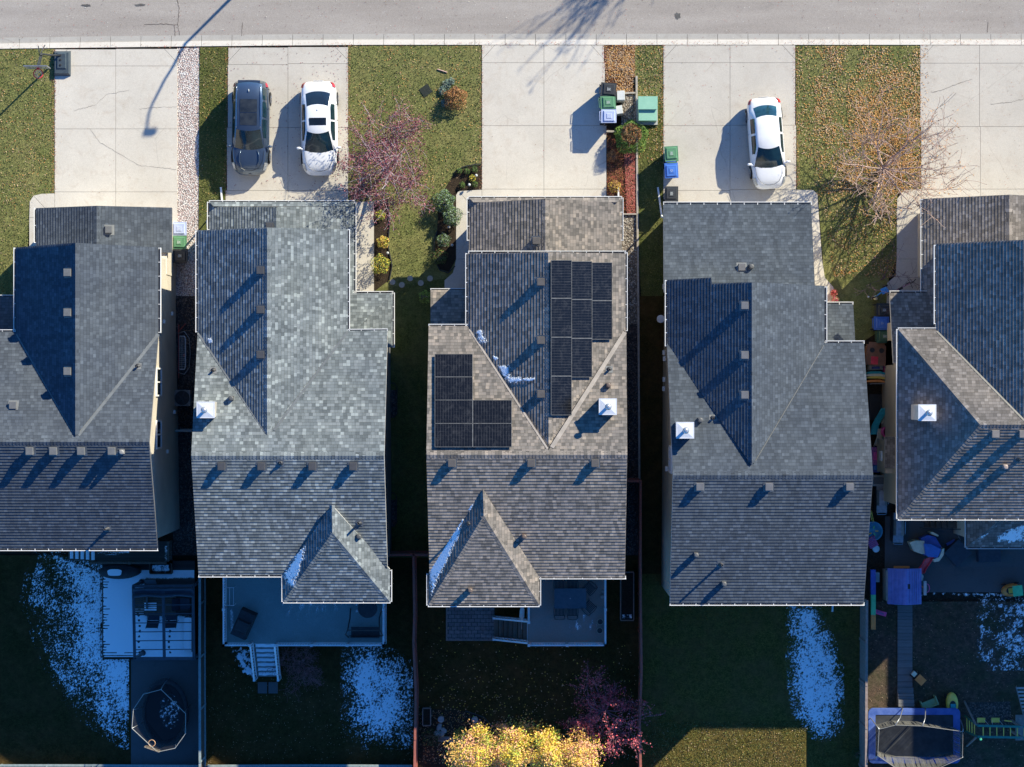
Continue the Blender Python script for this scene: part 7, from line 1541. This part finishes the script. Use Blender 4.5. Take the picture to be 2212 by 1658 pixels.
toyblock('toy_box', 'plum plastic toy box tucked by the slate-roofed house', 1887, 985, .3, (.4, .9, .5), 0, TPL, TP); toyblock('toy_box', 'navy plastic tub beyond the plum toy box', 1888, 1010, .2, (.42, .5, .3), 0, TN, TB)
STL = M('stainless', (.36, .36, .37), (.26, .26, .27), 8, .35, .75)
def grill(label, px, py, z, rz, extra=0):
    p = G(px, py, z); t_ = thing('gas_grill', label, 'grill', tuple(p), rz); m = MB(); m.box((0, 0, .42), (1.45, .55, .80)); m.build('cabinet', DMET, t_, bevel=.02); m = MB(); pr = [(-.26, 0), (-.26, .12), (-.16, .24), (.10, .26), (.26, .14), (.28, 0)]
    A = [(-.40, y_, .84 + z_) for y_, z_ in pr]; B = [(.40, y_, .84 + z_) for y_, z_ in pr]; m.poly(A[::-1]); m.poly(B)
    for i in range(5): m.poly([A[i], A[i + 1], B[i + 1], B[i]])
    hd = m.build('hood', STL, t_); m = MB(); m.tube([(-.32, .33, .92), (.32, .33, .92)], .016, 6); m.build('hood_handle', CHROME, hd)
    for s_ in (-1, 1): m = MB(); m.box((s_ * .58, 0, .85), (.36, .52, .05)); m.build('side_shelf', STL, t_, bevel=.01)
    for k in range(4): m = MB(); m.lathe((-.27 + k * .18, .31, .78), [(.03, 0), (.025, .03)], 10); m.build('knob', BLACK, t_)
    m = MB(); m.tube([(.78, -.22, .86), (.85, -.22, .86), (.85, .22, .86), (.78, .22, .86)], .015, 6); m.build('towel_bar', CHROME, t_); return t_
grill('stainless gas grill with pale shelf in the passage beside the slate-roofed house', 1898, 1074, 0, -1.57); grill('stainless grill with open side shelves on the dark patio', 1934, 1138, .03, -1.60)
p = G(1892, 1037, 0); t_ = thing('storage_cabinet', 'pale storage cabinet above the stainless grill in the passage', 'cabinet', tuple(p)); m = MB(); m.box((0, 0, .5), (.75, .55, .95)); m.build('cabinet_body', M('cabinet_grey', (.33, .33, .31), None, 4, .5), t_, bevel=.02); m = MB(); m.box((0, 0, 1.0), (.6, .35, .03)); m.build('lid', M('lid_dark', (.10, .10, .10), None, 4, .5), t_)
for i, x in enumerate((1882, 1885)): m = MB(); m.tube([G(x - 3, 1104, .6), G(x + 3, 1130, .15)], .02, 6); tag(m.build('foam_stick', TY), ['left of two yellow sticks by the slate-roofed house', 'right of two yellow sticks by the slate-roofed house'][i], 'stick')
p = G(1884, 1147, 0); t_ = thing('paddling_pool', 'round blue tub full of toys at the foot of the grey fence', 'tub', tuple(p)); m = MB(); m.lathe((0, 0, 0), [(.42, 0), (.48, .28), (.50, .30), (.46, .30), (.43, .06)], 24); m.build('tub_wall', TOY('sky', (.05, .30, .50)), t_, smooth=True)
for k, mt in enumerate((TY, TG, TT, TY, TG)): m = MB(); a = k * 1.3; m.box((.2 * math.cos(a), .2 * math.sin(a), .2), (.16, .06, .08), a); m.build('toy_piece', mt, t_, bevel=.015)
p = G(1882, 1172, 0); t_ = thing('deck_chair', 'small plum slatted garden chair by the fence', 'chair', tuple(p), .5); m = MB(); [m.box((0, -.2 + k * .09, .4), (.45, .07, .03)) for k in range(5)]; m.build('seat', TPL, t_); m = MB(); [m.box((-.2 + k * .1, .32, .62), (.08, .05, .5)) for k in range(5)]; m.build('backrest', TPL, t_)
for s_ in (-1, 1): m = MB(); m.box((s_ * .2, 0, .2), (.05, .45, .38)); m.build('leg', TPL, t_)
p = G(1890, 1185, 0); t_ = thing('bucket', 'pale blue bucket beside the plum chair', 'bucket', tuple(p)); m = MB(); m.lathe((0, 0, 0), [(.14, 0), (.19, .32), (.18, .33)], 18); m.build('bucket_wall', TOY('pale_blue', (.25, .42, .5)), t_, smooth=True); m = MB(); m.lathe((0, 0, .32), [(.17, 0), (.16, .012)], 18); m.build('lid', TOY('ice', (.40, .55, .60)), t_)
# long folding slide seen edge-on
p = G(1883, 1293, 0); t_ = thing('play_slide', 'long upright slide in blue, green and orange sections along the grey fence', 'slide', tuple(p))
for y0_, y1_, mt in ((1.55, .25, TN), (.25, -.8, TG), (-.8, -1.55, TO)): m = MB(); m.bx((-.14, y1_ + .004, .35), (.10, y0_ - .004, .62)); m.build('slide_section', mt, t_, bevel=.02)
m = MB(); m.bx((.10, .9, .2), (.3, 1.4, .6)); m.build('ladder_step', TOY('slate_toy', (.12, .2, .24)), t_, bevel=.04)
toyblock('toy_wagon', 'small hot pink ride-on plank lying on the bare soil', 1901, 1324, .10, (.62, .22, .14), -.28, TP, TPL, .04)
# playhouse
p = G(1945, 1262, .03); t_ = thing('playhouse', 'violet-roofed plastic playhouse at the corner of the dark patio', 'playhouse', tuple(p)); m = MB(); m.bx((-.92, -.78, 0), (.86, .80, 1.05)); m.build('wall', M('playhouse_cream', (.42, .38, .33), None, 4, .6), t_, bevel=.03)
m = MB(); zr, ze = 1.55, 1.12
for s_ in (-1, 1):
    n_ = 6
    for k in range(n_):
        x0_, x1_ = s_ * (.06 + .80 * k / n_), s_ * (.06 + .80 * (k + 1) / n_); z0_, z1_ = lerp(zr, ze, k / n_), lerp(zr, ze, (k + 1) / n_)
        if k == 0: yy = [(-.92, -.10), (.15, .92)] if s_ > 0 else [(-.92, .92)]
        else: yy = [(-.92, .92)]
        for ya, yb in yy: q = [(x0_, ya, z0_ + .05), (x1_, ya, z1_ + .02), (x1_, yb, z1_ + .02), (x0_, yb, z0_ + .05)]; m.poly(q if s_ > 0 else q[::-1])
m.bx((-.06, -.92, zr - .06), (.06, .92, zr + .06)); m.bx((-.88, -.9, .98), (.88, .9, 1.04)); rf = m.build('roof', TV, t_); m = MB(); m.bx((.06, -.1, 1.42), (.2, .15, 1.56)); m.build('skylight', BLACK, rf)
m = MB(); [m.bx((s_ * (.2 + .17 * k) - .012, -.9, lerp(zr, ze, (.14 + .17 * k) / .8) + .03), (s_ * (.2 + .17 * k) + .012, .9, lerp(zr, ze, (.14 + .17 * k) / .8) + .06)) for s_ in (-1, 1) for k in range(4)]; m.build('roof_rib', TV, rf)
m = MB(); m.prism([(.86, .75), (1.12, .45), (1.05, .2), (.86, .25)], .4, .46); m.build('side_flap', M('playhouse_white', (.5, .5, .48), None, 4, .6), t_, bevel=.02); m = MB(); m.bx((-.45, .80, .5), (.35, .98, .62)); m.build('counter', TO, t_, bevel=.02); m = MB(); m.bx((-.4, -1.02, .4), (.3, -.79, .6)); m.build('ledge', TT, t_, bevel=.02)
p = G(1988, 1266, .03); t_ = thing('toy_hoop', 'little basketball stand with white board and pink ring beside the playhouse', 'toy hoop', tuple(p)); m = MB(); m.tube([(-.35, .1, .2), (-.1, .05, .9), (0, 0, 1.2)], .04, 6); m.build('pole', TO, t_); m = MB(); m.bx((-.07, -.36, 1.05), (.07, .36, 1.25)); m.build('backboard', M('playhouse_white', (.5, .5, .5)), t_, bevel=.05); m = MB(); m.tube([(.07 + .16 * math.sin(k / 10 * 3.1416), .22 * math.cos(k / 10 * 3.1416), 1.2) for k in range(11)], .018, 6); m.build('ring', TP, t_)
# climber
p = G(2002, 1184, .03); t_ = thing('play_climber', 'navy and cream play climber with red slide on the dark patio', 'play climber', tuple(p), .0); m = MB(); m.prism([(-.45, .55), (-.1, .72), (.3, .62), (.62, .1), (.35, -.3), (-.25, -.35), (-.4, 0)], .0, .7); m.build('platform', TN, t_, bevel=.05)
m = MB(); m.prism([(-.35, .3), (.0, .28), (.55, 0), (.35, -.42), (-.15, -.38), (-.28, -.2)], .7, 1.0); m.build('canopy', TOY('mid_blue', (.04, .13, .42)), t_, bevel=.05)
m = MB(); m.prism([(-1.05, .35), (-.75, .45), (-.30, .42), (-.28, -.25), (-.45, -.25), (-.85, -.1)], .1, .85); m.build('climbing_wall', TW, t_, bevel=.05); m = MB(); m.prism([(.15, -.52), (.45, -.40), (.60, .0), (.72, .05), (.68, -.3), (.45, -.62), (.2, -.66)], .1, .9); m.build('side_wall', TW, t_, bevel=.04); m = MB(); m.prism([(.0, .85), (.15, .88), (.45, .72), (.42, .64), (.1, .76)], .1, .8); m.build('back_wall', TW, t_, bevel=.03)
m = MB(); v = [Vector((.0, -.42, .72)), Vector((-.14, -.75, .5)), Vector((-.30, -1.10, .2)), Vector((-.42, -1.4, .1))]; sx = Vector((.25, .1, 0))
for a_, b_ in zip(v, v[1:]): m.poly([a_ - sx, b_ - sx, b_ + sx, a_ + sx])
sl = m.build('slide', TR, t_)
for s_ in (-1, 1): m = MB(); m.tube([q + sx * s_ + Vector((0, 0, .05)) for q in v], .04, 6); m.build('slide_rail', TR, sl, smooth=True)
p = G(2053, 1172, .03); t_ = thing('scooter', 'dark blue scooter lying near the patio steps', 'scooter', tuple(p), .5); m = MB(); m.box((0, 0, .08), (.5, .14, .05)); m.build('foot_deck', TN, t_, bevel=.02); m = MB(); m.tube([(.25, 0, .08), (.5, .04, .12)], .015, 5); m.tube([(.5, -.12, .12), (.5, .18, .12)], .015, 5); m.build('handlebar', GALV, t_)
for x in (-.27, .27): m = MB(); m.tube([(x, -.02, .06), (x, .02, .06)], .06, 12); m.build('wheel', TYRE, t_)
for i, (x, y, rz, w_) in enumerate(((2064, 1193, .75, 1.05), (2132, 1190, .03, 1.15))): p = G(x, y, .03); t_ = thing('patio_box', ['dark low box turned diagonally on the dark patio', 'dark low box pushed under the edge of the rear porch roof'][i], 'box', tuple(p), rz); m = MB(); m.box((0, 0, .28), (w_, w_ * .95, .5)); m.build('box_body', COVERB, t_, bevel=.04); m = MB(); m.box((0, 0, .55), (w_ * .98, w_ * .93, .05)); m.build('lid', COVERB, t_, bevel=.02)
m = MB(); t_ = thing('patio_steps', 'dark wooden steps against the rear wall of the right-hand house', 'steps', tuple(G(2030, 1130, .03)))
for k in range(5): x0_ = P(1990 + k * 11, 0, -.6).x; m = MB(); m.bx((x0_, P(0, 1141, -.6).y, -DROP), (x0_ + .25, P(0, 1117, -.6).y, -DROP + .2 + .17 * k)); BW(m, 'step', FB, t_)
m = MB(); m.bx((P(2045, 0, -.6).x + .004, P(0, 1141, -.6).y, -DROP), (P(2088, 0, -.6).x, P(0, 1117, -.6).y, -DROP + 1.05)); BW(m, 'landing', FB, t_); m = MB(); q0, q1 = P(1990, 1142, 0), P(2088, 1142, 0); m.bar((q0.x, q0.y, -DROP + 1.0), (q0.x + 1.3, q0.y, -DROP + 1.9), .05, .05); m.bar((q0.x + 1.3, q0.y, -DROP + 1.9), (q1.x, q0.y, -DROP + 1.9), .05, .05); BW(m, 'handrail', BLACK, t_)
# ride-on toy cars
def toycar(label, px, py, rz, body, seat, L=1.05, W=.58, roof=None, dz=.03):
    p = G(px, py, dz); t_ = thing('toy_car', label, 'toy car', tuple(p), rz); m = MB(); m.lathe((0, 0, 0), [(.85, .08), (1.0, .18), (1.0, .34), (.9, .44), (.45, .47)], 20, 0, L / 2, W / 2); m.build('body', body, t_, smooth=True)
    m = MB(); m.lathe((-.08, 0, .455), [(.45, 0), (.42, .02)], 16, 0, L / 2, W / 2 * 1.3); m.build('cockpit', BLACK, t_)
    if roof: m = MB(); m.box((.18, 0, .85), (L * .48, W * .82, .06)); m.build('roof', roof, t_, bevel=.05)
    if roof:
        for s_ in (-1, 1): m = MB(); m.tube([(-.3, s_ * W * .35, .42), (.0, s_ * W * .36, .84), (.4, s_ * W * .36, .84), (.42, s_ * W * .38, .42)], .03, 6); m.build('roof_pillar', body, t_, smooth=True)
    m = MB(); m.box((-.1, 0, .5), (.2, .26, .08)); m.build('seat', seat, t_, bevel=.02)
    for x in (-L * .32, L * .32):
        for s_ in (-1, 1): m = MB(); m.tube([(x, s_ * (W / 2 - .04), .12), (x, s_ * (W / 2 + .015), .12)], .12, 14); m.build('wheel', TYRE, t_)
toycar('orange ride-on toy car with green roof at the patio edge', 2182, 1274, .12, TO, TY, 1.05, .66, TG); toycar('amber ride-on toy car beside the green bench', 2054, 1518, 1.62, TY, TT, 1.15, .62)
p = G(1980, 1462, .06); t_ = thing('toy_dump_truck', 'toy dump truck with orange tipper half on the boardwalk', 'toy truck', tuple(p), -.75); m = MB(); m.box((-.12, 0, .16), (.45, .22, .12)); m.build('chassis', BLACK, t_, bevel=.02); m = MB(); m.box((-.27, 0, .30), (.22, .24, .18)); m.build('cab', TW, t_, bevel=.03)
m = MB(); m.box((.18, 0, .32), (.42, .36, .16), 0, 0, 1.1); [m.box((.02 + k * .08, 0, .41), (.02, .37, .02)) for k in range(5)]; m.build('tipper', TO, t_)
for x in (-.26, -.02, .2):
    for s_ in (-1, 1): m = MB(); m.tube([(x, s_ * .13, .08), (x, s_ * .19, .08)], .08, 12); m.build('wheel', TYRE, t_)
p = G(2005, 1518, 0); t_ = thing('small_bench', 'sage green child bench tipped between boardwalk and amber toy car', 'bench', tuple(p), .38); SG = TOY('sage', (.22, .32, .16)); m = MB(); m.box((0, 0, .25), (.78, .30, .05)); m.build('seat', SG, t_, bevel=.01)
for s_ in (-1, 1): m = MB(); m.box((s_ * .40, .04, .26), (.05, .48, .5)); m.build('side_panel', SG, t_, bevel=.01)
m = MB(); m.box((0, -.17, .34), (.78, .04, .34)); m.build('backrest', SG, t_, bevel=.01)
# boardwalk
p = G(1955, 1400, 0); t_ = thing('boardwalk', 'grey composite boardwalk running from the playhouse to the blue trampoline', 'boardwalk', tuple(p)); a_, b_ = G(1939, 1290, .08), G(1971, 1486, .08)
k = 0; y_ = a_.y
while y_ > b_.y: m = MB(); m.bx((a_.x, y_ - .335, -DROP), (b_.x, y_ - .006, -DROP + .08 + .002 * (k % 2))); BW(m, 'plank', BWK, t_); y_ -= .34; k += 1
for i, (yy, xx, hh) in enumerate(((1486, 1939, .2), (1499, 1940, .35), (1512, 1941, .5))):
    q0, q1 = G(xx, yy, hh), G(xx + 34, yy + 15, hh); m = MB(); m.bx((q0.x, q1.y, -DROP), (q1.x, q0.y - .01, -DROP + hh)); BW(m, 'step', BWK, t_)
# rectangular trampoline
c0 = G(1975, 1590, .85); t_ = thing('trampoline', 'large rectangular trampoline with bright blue pad and sagging net by the grey fence', 'trampoline', (c0.x, c0.y, -DROP)); hw, hd = 2.36, 1.42
def rr_(w_, d_, r_, n_=6): return [(sx * (w_ - r_) + r_ * math.cos(a), sy * (d_ - r_) + r_ * math.sin(a)) for sx, sy, a0 in ((1, 1, 0), (-1, 1, 1.5708), (-1, -1, 3.1416), (1, -1, 4.7124)) for a in [a0 + k / n_ * 1.5708 for k in range(n_ + 1)]]
PADB = M('trampoline_pad_blue', (.04, .09, .32), (.09, .15, .42), 2.5, .55, bump=.6, bscale=5); o_, i_ = rr_(hw, hd, .25), rr_(hw - .36, hd - .34, .06); m = MB(); n_ = len(o_); rnd = random.Random(4)
for k in range(n_): j = (k + 1) % n_; m.poly([(*i_[k], .86), (*i_[j], .86), (*o_[j], .87), (*o_[k], .87)][::-1]); m.poly([(*o_[k], .87), (*o_[j], .87), (*o_[j], .74), (*o_[k], .74)])
m.build('safety_pad', PADB, t_); m = MB(); m.poly([(x, y, .83) for x, y in i_]); m.build('mat', M('trampoline_mat_grey', (.022, .024, .028), (.04, .043, .048), 3, .8), t_)
for sx in (-1, 1):
    for sy in (-1, -.3, .3, 1): m = MB(); m.tube([(sx * (hw - .1), sy * (hd - .15), 0), (sx * (hw - .1), sy * (hd - .15), .8)], .03, 6); m.build('leg', GALV, t_)
tp = [(1895, 1536 + 25), (1936, 1530 + 22), (1974, 1536 + 20), (2079, 1580), (2078, 1635), (1895, 1630), (1893, 1668), (1990, 1674)]
NP = [((-hw + .1, hd - .5), (1899, 1576)), ((-.62, hd), (1934, 1567)), ((.55, hd), (1993, 1569)), ((hw, hd - .6), (2080, 1581)), ((hw, -hd + .5), (2079, 1637)), ((.6, -hd), (2010, 1668)), ((-.7, -hd), (1947, 1668)), ((-hw + .1, -hd + .2), (1896, 1633))]; tq = []
for (bx_, by_), (px, py) in NP:
    q = P(px, py, -DROP + 2.3) - Vector((c0.x, c0.y, -DROP)); tq.append(q); m = MB(); m.tube([(bx_, by_, .2), (bx_, by_, 1.0), (lerp(bx_, q.x, .5), lerp(by_, q.y, .5), 1.9), tuple(q)], .028, 6); m.build('net_pole', GALV, t_, smooth=True)
NET2 = M('net_grey', (.11, .11, .10), (.16, .155, .14), 3, .9, alpha=.62); m = MB()
for i in range(8):
    q, q2 = tq[i], tq[(i + 1) % 8]; N_ = 8
    for k in range(N_):
        u0, u1 = k / N_, (k + 1) / N_; s0, s1 = math.sin(u0 * 3.1416) * .22, math.sin(u1 * 3.1416) * .22
        def foot(q): return Vector((max(-hw + .4, min(hw - .4, q.x)), max(-hd + .38, min(hd - .38, q.y)), .9))
        A, B = q.lerp(q2, u0) - Vector((0, 0, s0)), q.lerp(q2, u1) - Vector((0, 0, s1)); a2, b2 = foot(q).lerp(foot(q2), u0), foot(q).lerp(foot(q2), u1)
        off = Vector((.05 * math.sin(k * 2.1 + i), .05 * math.cos(k * 1.7 + i), 0)); mid0, mid1 = A.lerp(a2, .5) + off, B.lerp(b2, .5) + off * .6
        m.poly([a2, b2, mid1, mid0]); m.poly([mid0, mid1, B, A])
m.build('safety_net', NET2, t_); m = MB(); m.tube([tuple(q - Vector((0, 0, .0))) for q in tq + tq[:1]], .015, 5, cap=False); m.build('net_rope', M('net_rope', (.3, .29, .26), None, 5, .8), t_)
# climbing frame with swings
TEAL = M('frame_green', (.03, .22, .17), (.025, .17, .13), 5, .5); zf = -DROP + 2.0; p = G(2150, 1600, 0); t_ = thing('climbing_frame', 'green climbing frame with yellow ladder rungs at the bottom right', 'climbing frame', tuple(p))
A0, A1, B0, B1 = P(2112, 1568, zf), P(2230, 1571, zf), P(2112, 1592, zf), P(2230, 1594, zf)
for a_, b_ in ((A0, A1), (B0, B1)): m = MB(); m.bar(a_, b_, .11, .11); BW(m, 'top_beam', TEAL, t_)
L0, L1 = G(2086, 1548, .2), G(2087, 1580, .2)
for a_, b_ in ((A0, L0), (B0, L1)): m = MB(); m.bar(a_, Vector((b_.x, b_.y + .0, -DROP)), .09, .09); BW(m, 'ladder_rail', TEAL, t_)
for k in range(4): f_ = .25 + .2 * k; m = MB(); m.tube([A0.lerp(Vector((L0.x, L0.y, -DROP)), f_), B0.lerp(Vector((L1.x, L1.y, -DROP)), f_)], .028, 6); BW(m, 'ladder_rung', TY, t_)
for k in range(7): f_ = .10 + .125 * k; m = MB(); m.tube([A0.lerp(A1, f_), B0.lerp(B1, f_)], .028, 6); BW(m, 'rung', TY, t_)
for q in (P(2206, 1571, zf), P(2206, 1594, zf)): m = MB(); m.bx((q.x - .06, q.y - .06, -DROP), (q.x + .06, q.y + .06, zf + .06)); BW(m, 'post', FG, t_)
m = MB(); m.bar(P(2108, 1566, zf), G(2083, 1515, .05), .08, .08); BW(m, 'brace', FG, t_); m = MB(); m.bar(P(2108, 1594, zf), G(2088, 1612, .05), .08, .08); BW(m, 'brace', FG, t_); m = MB(); q0, q1 = P(2194, 1545, -.3), P(2240, 1600, -.3); m.bx((q0.x, q1.y, -.36), (q1.x, q0.y, -.30)); BW(m, 'platform', FG, t_)
m = MB(); q = P(2118, 1597, zf + .05); m.lathe(tuple(q), [(.07, 0), (.07, .05), (.04, .07)], 12); BW(m, 'beam_cap', TG, t_)
for i, px in enumerate((2119, 2150)):
    q = P(px, 1556, -DROP + .5); s_ = thing('swing', ['left yellow swing seat hanging from the green frame', 'right yellow swing seat hanging from the green frame'][i], 'swing', tuple(q), 0, 'yellow swing seats'); m = MB(); m.v = []; [m.box((-.18 + k * .06, 0, .01 + .004 * (k - 3) ** 2), (.062, .24, .03)) for k in range(7)]; m.build('seat', TY, s_)
    for e in (-1, 1): m = MB(); h0 = Vector((P(px + 6 + e * 12, 1568, zf))) - q; m.tube([(e * .18, 0, .04), tuple(h0)], .010, 4); m.build('rope', RAILM, s_)
m = MB(); q0, q1 = P(2170, 1557, -.4), P(2186, 1559, -.4); m.tube([q0, q1], .03, 6); tag(m.build('trapeze_bar', TY), 'short yellow trapeze bar right of the swing seats', 'trapeze bar')
t_ = thing('wooden_ladder', 'pale wooden ladder rungs at the right edge above the climbing frame', 'ladder', tuple(G(2206, 1512, 0)))
for k in range(7): m = MB(); q0, q1 = P(2196 + k * 2.2, 1487 + k * 8, -DROP + 1.2), P(2216 + k * 2.2, 1487 + k * 8, -DROP + 1.2); m.bar(q0, q1, .10, .05); BW(m, 'rung', M('ladder_pale', (.42, .40, .37), None, 6, .8), t_)
for dx in (0, 20): m = MB(); m.bar(P(2195 + dx, 1484, -DROP + 1.16), P(2211 + dx, 1545, -DROP + 1.16), .06, .05); BW(m, 'side_rail', FG, t_)
sheet('sand_pit', [(2086, 1518), (2182, 1516), (2186, 1570), (2110, 1572)], .01, GRAVD)
m = MB(); q = G(1434, 690, 0)
p = G(1426, 690, 0); t_ = thing('hose_reel', 'small pale hose reel against the beige wall above the side lawn', 'hose reel', tuple(p)); m = MB(); m.lathe((0, 0, 0), [(.1, .3), (.2, .32), (.2, .5), (.1, .52)], 16); m.build('reel', RAILM, t_); m = MB(); m.tube([(-.12, -.15, 0), (-.12, .15, 0), (0, .12, .4), (0, -.12, .4)], .02, 5); m.build('stand', GALV, t_)
# ---------- light, sky, camera ----------
SUN_EL, SUN_AZ = R(26.8), R(45)     # azimuth: from image up (north of the plan) towards the right
sd = Vector((math.cos(SUN_EL) * math.sin(SUN_AZ), math.cos(SUN_EL) * math.cos(SUN_AZ), math.sin(SUN_EL)))
l = bpy.data.lights.new('sun', 'SUN'); l.energy = 9.2; l.angle = R(.5); l.color = (1.0, .93, .72)
so = bpy.data.objects.new('sun', l); C.objects.link(so); so.rotation_euler = sd.to_track_quat('Z', 'Y').to_euler(); so.location = sd * 60
w = bpy.data.worlds.new('World'); bpy.context.scene.world = w; w.use_nodes = True; t = w.node_tree
bg = t.nodes['Background']; sky = t.nodes.new('ShaderNodeTexSky'); sky.sky_type = 'NISHITA'; sky.sun_disc = False
sky.sun_elevation = SUN_EL; sky.sun_rotation = SUN_AZ; sky.altitude = 1000; sky.air_density = 1.0; sky.dust_density = .3; sky.ozone_density = 3.0
t.links.new(mix_(t, 1.0, sky.outputs[0], (.26, .77, 1.27), 'MULTIPLY'), bg.inputs['Color']); bg.inputs['Strength'].default_value = .185
cam = bpy.data.cameras.new('camera'); co = bpy.data.objects.new('camera', cam); C.objects.link(co)
co.location = (0, 0, H); cam.sensor_width = 36; cam.lens = 36 * F / 2212; cam.clip_end = 2000; cam.clip_start = 1
bpy.context.scene.camera = co
vs = bpy.context.scene.view_settings; vs.view_transform = 'Standard'; vs.look = 'None'; vs.exposure = 0; vs.gamma = 1
bpy.context.scene.cycles.max_bounces = 6   # low sun (27 deg): the lamp is set above the usual 2-5 so that level ground reaches the photograph's exposure
